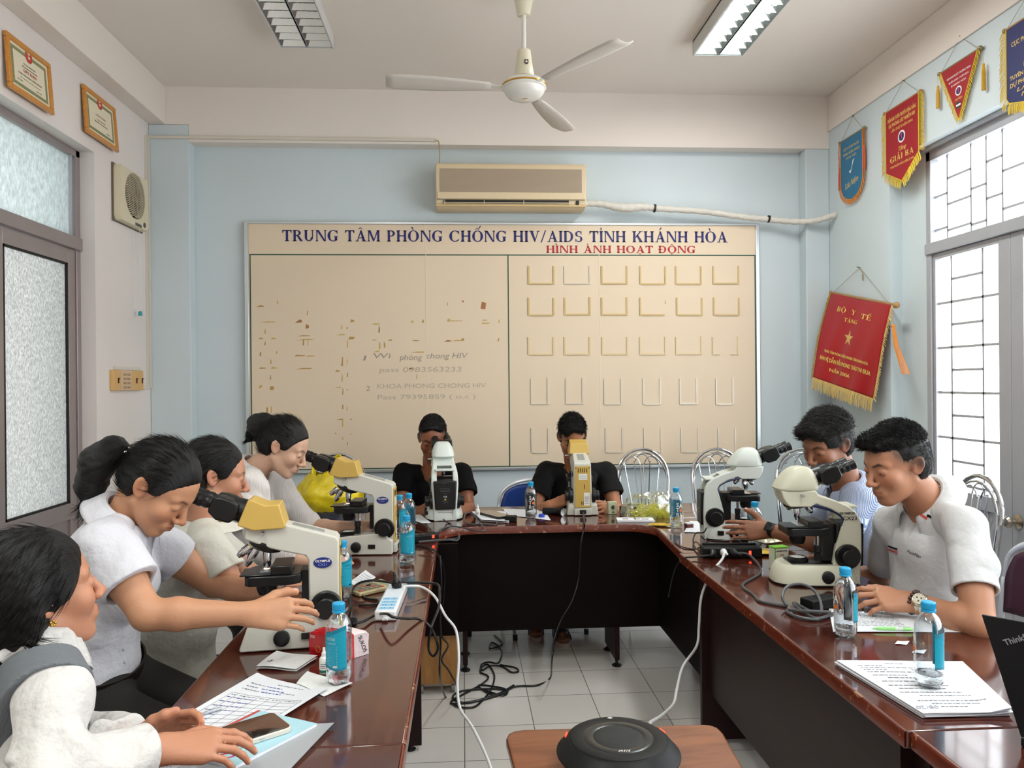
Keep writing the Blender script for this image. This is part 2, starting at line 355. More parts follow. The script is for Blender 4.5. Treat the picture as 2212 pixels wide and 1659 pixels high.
# ---- serif capitals drawn as thick and thin strokes
def arcpoly(cx,cy,rx,ry,a0,a1,tk,tn,n=22):
    o=[];i=[]
    for k in range(n+1):
        a=math.radians(a0+(a1-a0)*k/n); c=abs(math.cos(a)); t=tn+(tk-tn)*c**1.3
        o.append((cx+rx*math.cos(a),cy+ry*math.sin(a))); i.append((cx+(rx-t)*math.cos(a),cy+(ry-(tn+(tk-tn)*c**1.3*0.3))*math.sin(a)))
    return [[o[k],o[k+1],i[k+1],i[k]] for k in range(n)]
def glyph(ch):
    T,N,SF=0.2,0.085,0.07
    R=lambda x0,x1,y0,y1:[(x0,y0),(x1,y0),(x1,y1),(x0,y1)]
    st=lambda x,t=T,a=1,b=1:[R(x,x+t,0,1)]+([[(x-0.07,0),(x+t+0.07,0),(x+t+0.07,0.04),(x+t,SF+.02),(x,SF+.02),(x-0.07,0.04)]] if a else [])+([[(x-0.07,1),(x-0.07,.96),(x,1-SF-.02),(x+t,1-SF-.02),(x+t+0.07,.96),(x+t+0.07,1)]] if b else [])
    P=[];w=0.8
    if ch=='T': w=.8; P=[R(.3,.5,0,1),[(.22,0),(.58,0),(.58,.04),(.5,.09),(.3,.09),(.22,.04)],R(0,.8,.9,1),[(0,1),(0,.72),(.04,.72),(.12,.9),(.12,1)],[(.8,1),(.8,.72),(.76,.72),(.68,.9),(.68,1)]]
    elif ch in 'IỈ': w=.34; P=st(.07)
    elif ch=='H': w=.92; P=st(.07)+st(.65)+[R(.2,.7,.46,.56)]
    elif ch=='N': w=.95; P=st(.08,N,1,1)+st(.8,N,0,1)+[[(.08,1),(.3,1),(.885,0),(.72,0)]]
    elif ch=='M': w=1.1; P=st(.08,N,1,1)+st(.86,.18,1,1)+[[(.08,1),(.28,1),(.6,.15),(.5,0)],[(.5,0),(.58,0.02),(.95,1),(.85,1)]]
    elif ch in 'P': w=.74; P=st(.07)+arcpoly(.34,.72,.36,.28,-90,90,.2,N)+[R(.2,.36,.915,1),R(.2,.36,.44,.525)]
    elif ch=='R': w=.88; P=st(.07)+arcpoly(.34,.74,.36,.26,-90,90,.2,N)+[R(.2,.36,.915,1),R(.2,.36,.48,.56),[(.34,.5),(.54,.5),(.84,.06),(.88,0),(.64,0)]]
    elif ch=='B': w=.8; P=st(.07)+arcpoly(.36,.75,.32,.25,-90,90,.18,.08)+arcpoly(.36,.265,.38,.265,-90,90,.2,.08)+[R(.2,.38,.92,1),R(.2,.38,0,.08),R(.2,.38,.47,.54)]
    elif ch in 'DĐ': 
        w=.92; P=st(.07)+arcpoly(.36,.5,.5,.5,-90,90,.22,.08)+[R(.2,.38,.92,1),R(.2,.38,0,.08)]
        if ch=='Đ': P+=[R(-.05,.45,.47,.55)]
    elif ch=='U': w=.9; P=st(.07,.2,0,1)[:1]+[[(0,1),(0,.96),(.07,.91),(.27,.91),(.34,.96),(.34,1)]]+[R(.7,.78,.3,1),[(.6,1),(.6,.96),(.7,.92),(.78,.92),(.86,.96),(.86,1)]]+arcpoly(.425,.36,.355,.36,180,360,.2,.1); P[0]=R(.07,.27,.34,1)
    elif ch=='O': w=.98; P=arcpoly(.48,.5,.48,.51,0,360,.23,.07,40)
    elif ch in 'CG': 
        w=.92; P=arcpoly(.5,.5,.5,.51,48,312,.24,.07,34)+[[(.8,.98),(.86,.98),(.86,.66),(.82,.66),(.76,.82)]]
        P+= [R(.62,.84,.08,.42),[(.54,.42),(.92,.42),(.92,.47),(.54,.47)]] if ch=='G' else [[(.8,.1),(.86,.26),(.83,.28),(.7,.1)]]
    elif ch=='A': w=.95; P=[[(.12,.0),(.2,0),(.5,.85),(.46,1)],[(.4,1),(.54,1),(.88,0),(.64,0)],R(.25,.7,.28,.36),R(.0,.3,0,.055),R(.56,.98,0,.055)]
    elif ch=='V': w=.92; P=[[(.06,1),(.3,1),(.56,.2),(.46,0)],[(.46,0),(.52,0),(.84,1),(.76,1)],R(-.02,.4,.945,1),R(.66,.94,.945,1)]
    elif ch=='Y': w=.86; P=[[(.04,1),(.27,1),(.5,.45),(.33,.42)],[(.44,.5),(.5,.45),(.8,1),(.72,1)],R(.32,.52,0,.5),R(.22,.62,0,.06),R(-.04,.36,.945,1),R(.62,.9,.945,1)]
    elif ch=='S': w=.72; P=arcpoly(.34,.74,.31,.26,50,270,.2,.08)+arcpoly(.36,.27,.32,.27,-130,90,.2,.08)+[[(.55,.98),(.6,.98),(.6,.68),(.56,.68),(.5,.85)],[(.06,.0),(.1,0),(.16,.16),(.09,.32),(.06,.32)]]
    elif ch=='K': w=.95; P=st(.07)+[[(.22,.42),(.34,.42),(.82,1),(.68,1)],[(.36,.62),(.5,.68),(.95,0),(.68,0)],R(.58,.92,.945,1),R(.6,.98,0,.055)]
    elif ch=='E': w=.74; P=st(.07)+[R(.2,.66,.92,1),R(.2,.68,0,.08),R(.2,.52,.46,.54),[(.66,1),(.6,1),(.54,.92),(.63,.72),(.66,.72)],[(.7,0),(.7,.3),(.66,.3),(.58,.08)],R(.48,.53,.38,.62)]
    elif ch=='/': w=.5; P=[[(.0,-.06),(.1,-.06),(.5,1.06),(.4,1.06)]]
    elif ch=='L': w=.74; P=st(.07)+[R(.2,.68,0,.08),[(.7,0),(.7,.34),(.66,.34),(.56,.08)]]
    else: w=.42
    return P,w
ACC={'Â':('A','^'),'Ò':('O','`'),'Ố':('O','^+'),'Ỉ':('I','?'),'Á':('A','+'),'Ì':('I','`'),'Ả':('A','?'),'Ạ':('A','.'),'Ộ':('O','^.'),'Ế':('E','^+'),'Ặ':('A','u.'),'Ậ':('A','^.'),'Ă':('A','u')}
def serif(s,h,m,parent,o,u,v,width=None,n=(0,-1,0),name='lettering',gap=0.09,center=False,thick=0.0008):
    """capital h high, written from point o along u with v up; n out of the surface"""
    mb=MB(); x=0; Q=[]
    for ch in s:
        b,ac=ACC.get(ch,(ch,'')); P,w=glyph(b)
        for p in P: Q.append([(x+a,c) for a,c in p])
        c=x+w/2-0.04
        if '^' in ac: Q+= [[(c-.2,1.08),(c-.12,1.08),(c,1.2),(c,1.28)],[(c+.2,1.08),(c+.12,1.08),(c,1.2),(c,1.28)]]
        if 'u' in ac: Q+= [[(c-.18,1.24),(c-.12,1.24),(c,1.14),(c,1.07)],[(c+.18,1.24),(c+.12,1.24),(c,1.14),(c,1.07)]]
        if '+' in ac: k=.16 if '^' in ac else 0; Q+=[[(c+k-.04,1.1+k*.7),(c+k+.04,1.1+k*.7),(c+k+.2,1.34+k*.5),(c+k+.08,1.34+k*.5)]]
        if '`' in ac: Q+=[[(c-.04,1.08),(c+.06,1.08),(c-.04,1.3),(c-.18,1.3)]]
        if '?' in ac: Q+=[[(c-.02,1.06),(c+.05,1.06),(c+.05,1.14),(c+.12,1.22),(c+.02,1.32),(c-.08,1.28),(c-.07,1.24),(c+.02,1.25),(c+.04,1.21),(c-.02,1.15)]]
        if '.' in ac: Q+=[[(c-.07,-.2),(c+.07,-.2),(c+.07,-.07),(c-.07,-.07)]]
        x+=w+gap
    tot=x-gap; k=(width/tot) if width else h
    o=Vector(o);u=Vector(u).normalized();v=Vector(v).normalized();nn=Vector(n).normalized()
    sh=-width/2 if (center and width) else (-tot*h/2 if center else 0)
    for p in Q: mb.prism([(a*k+sh,c*h) for a,c in p],o,u,v,nn*thick)
    return obj(name,mb,m,parent,smooth=False,fix=True)
def zz(px,py): p=at(px,py,Y=BY); return p-Vector(nb.location)
a=zz(610,521); b2=zz(1571,524)
serif('TRUNG TÂM PHÒNG CHỐNG HIV/AIDS TỈNH KHÁNH HÒA',0.077,navy,nb,(a.x,-0.001,a.z),(1,0,0),(0,0,1),width=b2.x-a.x,name='lettering')
a=zz(1180,546); b2=zz(1502,546)
serif('HÌNH ẢNH HOẠT ĐỘNG',0.05,redv,nb,(a.x,-0.001,a.z),(1,0,0),(0,0,1),width=b2.x-a.x,name='lettering')
# ---- clear photo holders: three thin channels each
acry=mat('aged_clear_channel','#DCC79A',0.25,spec=0.6); acry2=mat('clear_channel','#DDD2BF',0.15,spec=0.9); yel=mat('yellowed_tape_channel','#CDB27A',0.35)
rows=[(575,614,58,0),(643,681,58,0),(728,766,58,1),(818,873,40,2),(925,977,40,2)]
cx=[[1140,1218,1298,1381,1458,1539],[1140,1218,1298,1381,1460,1540],[1140,1218,1299,1381,1459,1538],[1146,1221,1304,1388,1467,1545],[1147,-1,1307,1390,1470,1550]]
for r,(y0,y1,wd,k) in enumerate(rows):
    for c in range(6):
        x=cx[r][c]
        if x<0: x=1222
        a=zz(x,y0); d=zz(x+wd,y1); g=MB(); t=0.012; zt,zb=a.z,d.z; tilt=rng.uniform(-0.003,0.003)
        miss=(r==1 and c==3); gap=(r==2 and c==5)
        mk=lambda x0,x1,z0,z1:(g.bb(x0,x1,-0.0045,0.001,z0,z1),g.bb(x0,x0+(x1-x0)*.3,-0.006,0.001,z0,z1) if x1-x0<z1-z0 else g.bb(x0,x1,-0.006,0.001,z0,z0+(z1-z0)*.35))
        mk(a.x,a.x+t,zb,zt); 
        if not miss: mk(d.x-t,d.x,zb,zt+tilt)
        else: mk(d.x-t*.5,d.x-t*.3,zb+.08,zt-.02)
        if gap: mk(a.x+t,a.x+0.055,zb,zb+.004); mk(d.x-0.06,d.x-t,zb,zb+.004)
        else: mk(a.x+t,d.x-t,zb-0.002+tilt,zb+0.009+tilt)
        obj('photo_holder',g,[yel,acry,acry2][0 if (k==0 and not(r==0 and c==1)) else (1 if k==1 else 2)],nb,smooth=False)
# ---- tape scraps and faint marker writing
tp=[mat('old_tape_residue','#B68F52',0.6),mat('torn_paper_brown','#A9734A',0.7),mat('yellowed_tape','#C9A863',0.5)]
mk=[MB(),MB(),MB()]
zc=lambda px,py:zz(500+px*620/1837,440+py*560/1659)
def scrap(k,x,y,w,h,j=3):
    p=zc(x,y); W=w*620/1837/309.; Hh=h*620/1837/309.
    q=[(-W/2,-Hh/2),(W*rng.uniform(.2,.5),-Hh*rng.uniform(.3,.6)),(W/2,Hh*rng.uniform(0,.5)),(-W*rng.uniform(-.1,.4),Hh/2)]
    mk[k].prism(q,(p.x,-0.0005,p.z),(1,0,0),(0,0,1),(0,-0.0005,0))
spots=[(185,655,50,14),(430,752,45,22),(485,785,22,30),(1612,650,36,46),(1482,625,14,14),(1382,640,8,26),(485,700,8,34),(295,630,10,22),(460,845,90,8),(470,870,120,9),(460,890,10,40),(490,890,6,36),(440,972,70,10),(505,975,60,8),(465,1055,110,9),(925,770,60,9),(945,800,10,50),(915,872,30,9),(1015,873,30,9),(948,905,12,50),(980,900,10,40),(930,945,40,10),(1180,875,50,7),(1190,950,90,8),(1385,878,50,12),(1440,875,60,8),(1478,870,24,16),(1390,745,24,18),(1440,750,90,5),(1630,765,60,10),(1620,745,40,5),(1712,750,10,24),(775,750,28,20),(705,790,9,34),(740,795,7,18),(700,838,60,8),(770,860,44,18),(742,900,8,50),(708,1010,12,60),(740,1010,8,44),(680,1070,34,12),(708,1110,10,56),(742,1095,8,28),(680,1177,50,6),(712,1200,9,40),(742,1190,12,10),(712,1300,9,30),(740,1310,9,26),(695,1380,46,8),(712,1405,9,44),(765,1380,14,6),(765,1475,20,6),(665,1470,10,8),(712,1500,8,20),(742,1535,8,20),(215,815,12,34),(190,862,30,10),(270,862,36,12),(215,893,10,32),(252,1010,9,36),(200,1052,44,10),(272,1050,40,12),(250,1110,8,30),(185,1170,24,18),(260,1180,30,24),(255,1320,9,50),(228,1320,12,34),(230,757,100,7),(185,960,12,26),(290,950,12,20),(1150,1055,30,8),(1185,1105,8,30),(1708,870,14,20),(1155,755,20,14),(1225,750,16,20)]
for i,(x,y,w,h) in enumerate(spots): scrap(1 if i in (1,2,3,4,16,24) else i%2*2,x,y,w,h)
for k in range(3): obj('tape_residue',mk[k],tp[k],nb,smooth=False)
ink=mat('faint_grey_marker','#B9AC98',0.6); ink2=mat('grey_marker','#9C9284',0.6)
def wr(s,px,py,w,size,m=ink,sh=0.1):
    p=zc(px,py); text(s,size,m,nb,(p.x+w*620/1837/309./2,-0.0008,p.z),width=w*620/1837/309.,shear=sh,name='handwriting',ext=0.0002)
wr('1',838,990,22,0.05,ink2); wr('Wi',905,975,110,0.05,ink2); wr('phòng',1075,985,140,0.055,ink2); wr('chong HIV',1240,975,265,0.055,ink2,.2)
wr('pass 0983563233',945,1065,520,0.05,ink)
wr('2',860,1185,25,0.05,ink2); wr('KHOA PHONG CHONG HIV',930,1170,690,0.045,ink,.05); wr('Pass 79395859 ( o.c )',935,1240,620,0.045,ink,0)
# ================================================================== THINGS ON THE CEILING AND WALLS
gold=mat('gold_thread','#D9A92B',0.55,bump=0.3,bscale=200); gold2=mat('yellow_thread','#E3C32F',0.6,bump=0.3,bscale=200); oran=mat('orange_thread','#DE8A2C',0.6)
gtxt=mat('gold_printing','#E2C064',0.5); wtxt=mat('white_printing','#ECE8E4',0.5)
wood=mat('turned_wood','#A98152',0.45,var=0.1,vscale=30); brass=mat('brass_pin','#9A8A60',0.35,0.8)
cordm=mat('thin_cord','#8E7B58',0.8)
# ---- fluorescent ceiling fixtures
housing=mat('fixture_housing_white','#D9D9D6',0.4); refl=mat('louvre_aluminium','#C3C7C6',0.12,0.95); tubeoff=mat('unlit_tube','#D8DAD6',0.3); tubeon=mat('lit_tube','#FFFFFF',0.3,emit='#D8FFFA',estr=26)
dark=mat('fixture_inner_grey','#6F716E',0.5,0.3)
def fixture(x0,y0,y1,lit,label,louver=True):
    x1=x0+0.3; t=thing('fluorescent_fixture',label,'ceiling light',((x0+x1)/2,(y0+y1)/2,ZC)); z0=ZC-0.085
    g=MB(); s=0.006
    g.bb(x0,x0+s,y0,y1,z0,ZC); g.bb(x1-s,x1,y0,y1,z0,ZC); g.bb(x0,x1,y0,y0+s,z0,ZC); g.bb(x0,x1,y1-s,y1,z0,ZC); g.bb(x0,x1,y0,y1,ZC-0.01,ZC-0.001)
    obj('housing',rel(t,g),housing,t)
    g=MB(); n=int((y1-y0)/0.082); r=0.0015
    for h in (0,1):
        a=x0+0.008+h*0.146; b_=a+0.138
        for k in range(n+1):
            y=y0+0.01+(y1-y0-0.02)*k/n
            g.prism([(-0.014,0.0),(0.0,-0.03),(0.014,0.0)],(a,y,z0+0.036),(0,1,0),(0,0,1),(b_-a,0,0))
        for xx,sg in ((a,1),(b_,-1)):
            g.prism([(0,0),(0,0.05),(sg*0.045,0.07),(sg*0.043,0.071),(sg*0.02,0.05),(sg*0.002,0.0)],(xx,y0+0.008,z0+0.002),(1,0,0),(0,0,1),(0,y1-y0-0.016,0))
    obj('louvre',rel(t,g),refl,t,smooth=False)
    for h in (0,1):
        xc=x0+0.077+h*0.146; g=MB().cyl((xc,y0+0.03,ZC-0.028),(xc,y1-0.03,ZC-0.028),0.0145,n=14); obj('tube',rel(t,g),tubeon if lit else tubeoff,t)
    if lit:
        area('lamp_light',((x0+x1)/2,(y0+y1)/2,z0-0.004),(0,0,0),0.27,y1-y0-0.06,24,(1.0,0.985,0.95))
    return t
fixture(-1.02,3.24,4.46,False,'switched-off fluorescent louvre fixture on the ceiling left of the fan')
fixture(1.37,3.24,4.46,True,'brightly lit fluorescent louvre fixture on the ceiling right of the fan')
fixture(1.37,0.2,1.42,True,'added unseen fill light fixture above the near right table'); fixture(-1.02,0.2,1.42,True,'added unseen fill light fixture above the near left table')  # two lamps out of view, added to fill the room with light
fixture(0.2,-1.9,-0.68,True,'added unseen fill light fixture at the rear of the room')  # another unseen lamp added for fill, behind the camera
# ---- ceiling fan
ivory=mat('fan_ivory_enamel','#E2DCC4',0.3,coat=0.3); fanw=mat('fan_white_enamel','#E6E3DC',0.25,coat=0.4); goldb=mat('gold_trim','#C79A36',0.25,0.9)
bladem=mat('fan_blade_paint','#CFC8BF',0.4)
fx,fy=0.322,3.87
f=thing('ceiling_fan','ivory three-bladed ceiling fan hanging from a white rod in the middle of the ceiling','fan',(fx,fy,ZC))
o=lambda z:z-ZC
obj('canopy',MB().lathe([(0.025,o(3.335)),(0.032,o(3.335)),(0.05,o(3.42)),(0.058,o(3.48)),(0.058,o(3.489))],(0,0,0)),ivory,f)
obj('down_rod',MB().cyl((0,0,o(3.13)),(0,0,o(3.36)),0.0115),fanw,f)
obj('lower_canopy',MB().lathe([(0.012,o(3.165)),(0.034,o(3.158)),(0.041,o(3.10)),(0.052,o(3.03)),(0.05,o(3.025)),(0.04,o(3.025))]),ivory,f)
h=obj('motor_housing',MB().lathe([(0.04,o(3.03)),(0.055,o(3.018)),(0.095,o(3.005)),(0.11,o(2.985)),(0.112,o(2.968)),(0.104,o(2.962)),(0.1,o(2.948)),(0.085,o(2.928)),(0.055,o(2.914)),(0.0,o(2.909))],n=40),fanw,f)
obj('gold_ring',MB().lathe([(0.1105,o(2.985)),(0.1135,o(2.983)),(0.1135,o(2.978)),(0.111,o(2.976))],n=40),goldb,h)
g=MB(); g.prism([(-0.01,0.012),(0.01,0.012),(0.01,-0.008),(0.0,-0.014),(-0.01,-0.008)],(0.008,-0.0475,o(3.085)),(1,0,0),(0,0.16,0.98),(0,-0.002,0)); obj('badge',g,mat('badge_dark','#3D352C',0.4),f)
g=MB().lathe([(0.0025,0),(0.006,0),(0.006,0.001),(0.0025,0.001)],(0.008,-0.0495,o(3.085)),(0,-1,0.1)); obj('badge_ring',g,wtxt,f)
g=MB(); g.prism([(-0.016,-0.006),(-0.004,-0.006),(0.014,0.008),(0.002,0.006)],(0.0,-0.02,o(2.911)),(1,0,0),(0,-1,0),(0,0,-0.002)); obj('swirl_mark',g,goldb,f)
for k,a in enumerate((185,305,65)):
    R=Matrix.Rotation(math.radians(a),3,'Z')@Matrix.Rotation(math.radians(9),3,'X')
    def bl(u,v):
        r=0.17+0.52*u; w=0.045+0.05*math.sin(min(1,u*1.15)*PI*0.55)**0.8; w*=1-0.25*max(0,u-.93)/.07
        return R@Vector((r,(v-.5)*2*w*0.72,-0.012*math.cos((v-.5)*PI)))+Vector((0,0,o(2.972)))
    g=MB().grid(bl,14,6); b_=obj('blade',g,bladem,f,solid=0.003)
    g=MB(); 
    p0=R@Vector((0.1,0,0.002)); p1=R@Vector((0.2,0,-0.006)); g.box((p0+p1)/2+Vector((0,0,o(2.974))),(0.12,0.028,0.004),R); obj('blade_bracket',g,fanw,b_)
# ---- air conditioner
aci=mat('aged_ivory_plastic','#DCC9A6',0.4,var=0.03,vscale=3); acd=mat('aged_grey_grille','#B3A28C',0.5); acy=mat('yellowed_plastic','#D3B684',0.4)
ax0,ax1,az0,az1,ay=-0.173,0.85,2.673,2.978,5.2
a=thing('air_conditioner','old yellowed wall air conditioner with ribbed grille above the notice board','air conditioner',((ax0+ax1)/2,YB,az0)); A=lambda m:rel(a,m)
g=MB().prism([(0,0),(-0.16,0.0),(-0.19,0.02),(-0.2,0.07),(-0.2,0.275),(-0.185,0.3),(-0.1,0.305),(0,0.305)],(ax0,YB,az0),(0,1,0),(0,0,1),(ax1-ax0,0,0)); obj('casing',A(g),aci,a,bevel=0.008)
g=MB(); 
for k in range(24): z=2.776+k*0.0065; g.bb(ax0+0.03,ax1-0.03,ay-0.004,ay+0.001,z,z+0.0035)
g.bb(ax0+0.03,ax1-0.03,ay-0.0015,ay+0.001,2.774,2.933); obj('front_grille',A(g),acd,a,smooth=False)
g=MB(); g.bb(ax0+0.012,ax1-0.012,ay-0.005,ay+0.004,2.728,2.774); obj('front_lip',A(g),aci,a,bevel=0.002)
obj('air_outlet',A(MB().bb(ax0+0.055,ax1-0.115,ay-0.0015,ay+0.05,2.69,2.722)),black,a)
g=MB(); 
for z in (2.703,2.694): g.box(((ax0+0.055+ax1-0.115)/2,ay-0.004,z),(ax1-ax0-0.17,0.008,0.004),rotm(0.5))
for x in (ax0+0.06,0.152,0.42,ax1-0.12): g.bb(x,x+0.004,ay-0.008,ay,2.69,2.718)
obj('outlet_vane',A(g),aci,a,smooth=False)
obj('lower_trim',A(MB().bb(ax0+0.004,ax1-0.004,ay-0.004,ay+0.01,2.679,2.689)),acy,a)
obj('receiver_window',A(MB().lathe([(0,0),(0.018,0),(0.018,0.002),(0,0.003)],(ax1-0.06,ay-0.0,2.706),(0,-1,0),sx=0.65,sy=1)),black,a)
obj('control_strip',A(MB().bb(ax0+0.01,ax1-0.01,ay-0.003,ay+0.002,2.722,2.7275)),mat('dusty_brown_strip','#8F8161',0.5),a)
text('TOSHIBA',0.006,wtxt,a,(-0.46,ay-0.004-YB,0.052),width=0.04)
# insulated pipe
tape=mat('white_wrap_tape','#DCD8CE',0.55,bump=0.5,bscale=50,stretch=(5,1,1)); 
pts=[at(1262,440,Y=5.31),at(1300,441,Y=5.31),at(1345,449,Y=5.31),at(1390,447,Y=5.31),at(1430,451,Y=5.31),at(1520,457,Y=5.31),at(1600,468,Y=5.31),at(1660,474,Y=5.31),at(1720,479,Y=5.27),at(1765,476,Y=5.22),Vector((2.6,5.19,2.635))]
sp=smooth_path(pts,8); n_=len(sp); rr=[0.021+0.003*math.sin(i*2.1)+(0.011*math.exp(-((i/n_-0.22)/0.09)**2)) for i in range(n_)]
pp=thing('refrigerant_pipe','white tape-wrapped pipe running from the air conditioner across to the right wall','pipe',(0.87,5.31,2.69))
obj('wrapping',rel(pp,MB().tube(sp,rr,12)),tape,pp,fix=False)
def band(p,d,r,nm='clamp',m=black,par=None,w_=0.006): 
    g=MB().cyl(Vector(p)-Vector(d).normalized()*w_,Vector(p)+Vector(d).normalized()*w_,r); return obj(nm,rel(par,g) if par else g,m,par)
band(at(1414,450,Y=5.31),(1,0,-0.1),0.0285,par=pp); band(at(1660,473,Y=5.31),(1,0,-0.15),0.0255,par=pp)
g=MB().tube([Vector((-0.17,5.265,3.14)),Vector((-0.15,5.262,3.13)),Vector((-0.145,5.265,3.05)),Vector((-0.148,5.27,2.98))],0.004,6,sm=4); tag(obj('power_wire',rel(bpy.data.objects.new('x',None),g),mat('yellowed_wire','#B69A63',0.6),None),'short yellowed wire dropping from the beam to the air conditioner','wire')
# ---- framed certificates (left wall). local x runs along the wall away from the camera, -y out of the wall
oak=mat('varnished_orange_frame','#CF8A33',0.3,coat=0.4,var=0.15,vscale=60); paper=mat('certificate_paper','#E6DDC2',0.6); olive=mat('olive_border_print','#8C9067',0.6,var=0.3,vscale=150); redp=mat('red_print','#C24438',0.6); inkp=mat('brown_grey_print','#7D7466',0.6)
def certificate(y0,y1,z0,z1,label,tilt,faint):
    wd,hh=y1-y0,z1-z0
    c=thing('framed_certificate',label,'certificate',(XL+0.014,(y0+y1)/2,(z0+z1)/2),(0,0,PI/2)); c.rotation_euler=(math.radians(tilt),0,PI/2)
    g=MB(); e=0.026
    for q in ((-wd/2,wd/2,hh/2-e,hh/2),(-wd/2,wd/2,-hh/2,-hh/2+e),(-wd/2,-wd/2+e,-hh/2+e,hh/2-e),(wd/2-e,wd/2,-hh/2+e,hh/2-e)): g.bb(q[0],q[1],-0.018,0,q[2],q[3])
    obj('frame',g,oak,c,bevel=0.004)
    g=MB(); g.bb(-wd/2+e,wd/2-e,-0.008,-0.002,-hh/2+e,hh/2-e); obj('document',g,paper,c,smooth=False)
    g=MB(); m=e+0.014; b_=0.016
    for q in ((-wd/2+m,wd/2-m,hh/2-m-b_,hh/2-m),(-wd/2+m,wd/2-m,-hh/2+m,-hh/2+m+b_),(-wd/2+m,-wd/2+m+b_,-hh/2+m+b_,hh/2-m-b_),(wd/2-m-b_,wd/2-m,-hh/2+m+b_,hh/2-m-b_)): g.bb(q[0],q[1],-0.009,-0.008,q[2],q[3])
    obj('printed_border',g,olive,c,smooth=False)
    g=MB(); g.prism([(-.03,.02),(-.02,.026),(0,.012),(.02,.026),(.03,.02),(.026,-.01),(.012,-.022),(-.012,-.022),(-.026,-.01)],(0,-0.009,hh/2-m-0.012),(1,0,0),(0,0,1),(0,-0.001,0)); g.cur=1; g.lathe([(0,0),(.008,0),(.008,.001),(0,.001)],(0,-0.01,hh/2-m-0.01),(0,-1,0)); obj('emblem',g,[redp,paper],c,smooth=False)
    T=lambda s,z,w_,sz,m_=inkp,x=0: text(s,sz,m_,c,(x,-0.009,z),width=w_)
    if not faint:
        T('ỦY BAN NHÂN DÂN',hh*.13,.1,.009); T('CHỦ TỊCH ỦY BAN NHÂN DÂN TỈNH',hh*.07,.13,.008); T('GIẤY KHEN',hh*0.0,.11,.022,redp); T('TRUNG TÂM PHÒNG CHỐNG HIV/AIDS',-hh*.09,.2,.011); T('Đã có thành tích xuất sắc trong công tác',-hh*.16,.17,.006); T('CHỦ TỊCH',-hh*.24,.05,.008,inkp,.07); T('Số 12/QĐ',-hh*.22,.04,.008,inkp,-.09)
    else:
        T('CHỨNG NHẬN',hh*0.04,.12,.018,mat('pale_red_print','#C79A86',0.6)); T('Trung tâm phòng chống',-hh*.05,.1,.009); T('HIV/AIDS tỉnh Khánh Hòa',-hh*.11,.16,.01); T('CHỦ TỊCH',-hh*.24,.04,.008,inkp,.08)
    return c
certificate(3.65,4.03,2.855,3.115,'orange-framed certificate with a red heading, hung nearest the camera on the left wall',-4,False)
certificate(4.37,4.76,2.885,3.15,'orange-framed certificate with faint print, above the exhaust fan on the left wall',-4,True)
# ---- exhaust fan
iv2=mat('aged_cream_plastic','#DDD3B6',0.45,var=0.03); iv3=mat('dusty_beige_plastic','#C9BCA2',0.55)
ey0,ey1,ez0,ez1=4.745,5.155,2.485,2.82; cy_,cz_=(ey0+ey1)/2+0.0,(ez0+ez1)/2+0.02
e_=thing('exhaust_fan','square cream wall exhaust fan with round dusty grille and pull cord','exhaust fan',(XL,(ey0+ey1)/2,(ez0+ez1)/2),(0,0,PI/2))
W2,H2=(ey1-ey0)/2,(ez1-ez0)/2
g=MB(); g.bb(-W2-.006,W2+.006,-0.012,-0.001,-H2-.006,H2+.006); obj('back_plate',g,mat('fan_back_plate','#6C6458',0.6),e_)
g=MB(); Nn=48; Rr=0.142; ccz=0.018
outer=[]; inner=[]
for k in range(Nn):
    an=2*PI*k/Nn; cx_,sz_=math.cos(an),math.sin(an); s_=min(W2/abs(cx_) if abs(cx_)>1e-6 else 9,(H2-(ccz if sz_>0 else -ccz))/abs(sz_) if abs(sz_)>1e-6 else 9)
    outer.append((cx_*s_,sz_*s_+ccz)); inner.append((cx_*Rr,sz_*Rr+ccz))
outer=[min([(x,y) for x,y in outer],key=lambda q:0) if False else q for q in outer]
vs=[(x,-0.012,z) for x,z in outer]+[(x*.985,-0.052,z*.985) for x,z in outer]+[(x,-0.052,z) for x,z in inner]+[(x*.93,-0.03,(z-ccz)*.93+ccz) for x,z in inner]
fs=[]
for r_ in range(3):
    for k in range(Nn): j=(k+1)%Nn; fs.append((r_*Nn+k,r_*Nn+j,(r_+1)*Nn+j,(r_+1)*Nn+k))
g.add(vs,fs); obj('surround',g,iv2,e_)
g=MB(); 
for k in range(25):
    z=-0.128+k*0.0107; hw=math.sqrt(max(0,Rr**2-z*z))*0.985
    if hw<0.02: continue
    g.tube([(-hw,-0.046,z+ccz-.004),(-hw*.92,-0.056,z+ccz),(0,-0.06,z+ccz),(hw*.92,-0.056,z+ccz),(hw,-0.046,z+ccz-.004)],0.003,5,sm=3)
for x in (-0.08,-0.03,.03,.08): g.tube([(x,-0.052,-0.11+ccz),(x,-0.055,0.11+ccz)],0.0015,4)
obj('grille',g,iv3,e_)
obj('duct',MB().lathe([(0.132,0),(0.132,0.001),(0,0.001)],(0,-0.014,ccz),(0,-1,0)),black,e_)
g=MB(); g.lathe([(0.028,0),(0.03,0.016),(0,0.02)],(0,-0.018,ccz),(0,-1,0))
for k in range(5):
    Rk=Matrix.Rotation(2*PI*k/5,3,'Y')@rotm(0,0,0); 
    g.prism([(0.02,-.018),(0.07,-.042),(0.118,-.035),(0.122,.02),(0.08,.04),(0.02,.02)],Vector((0,-0.026,ccz)),Rk@Vector((1,0,0)),Rk@Vector((0,0.25,0.97)),(0,0.002,0))
obj('fan_blades',g,mat('dusty_blades','#7F7462',0.6),e_)
obj('nameplate',MB().bb(-0.0,0.085,-0.056,-0.05,-0.162,-0.145),mat('nameplate_grey','#55554F',0.4),e_)
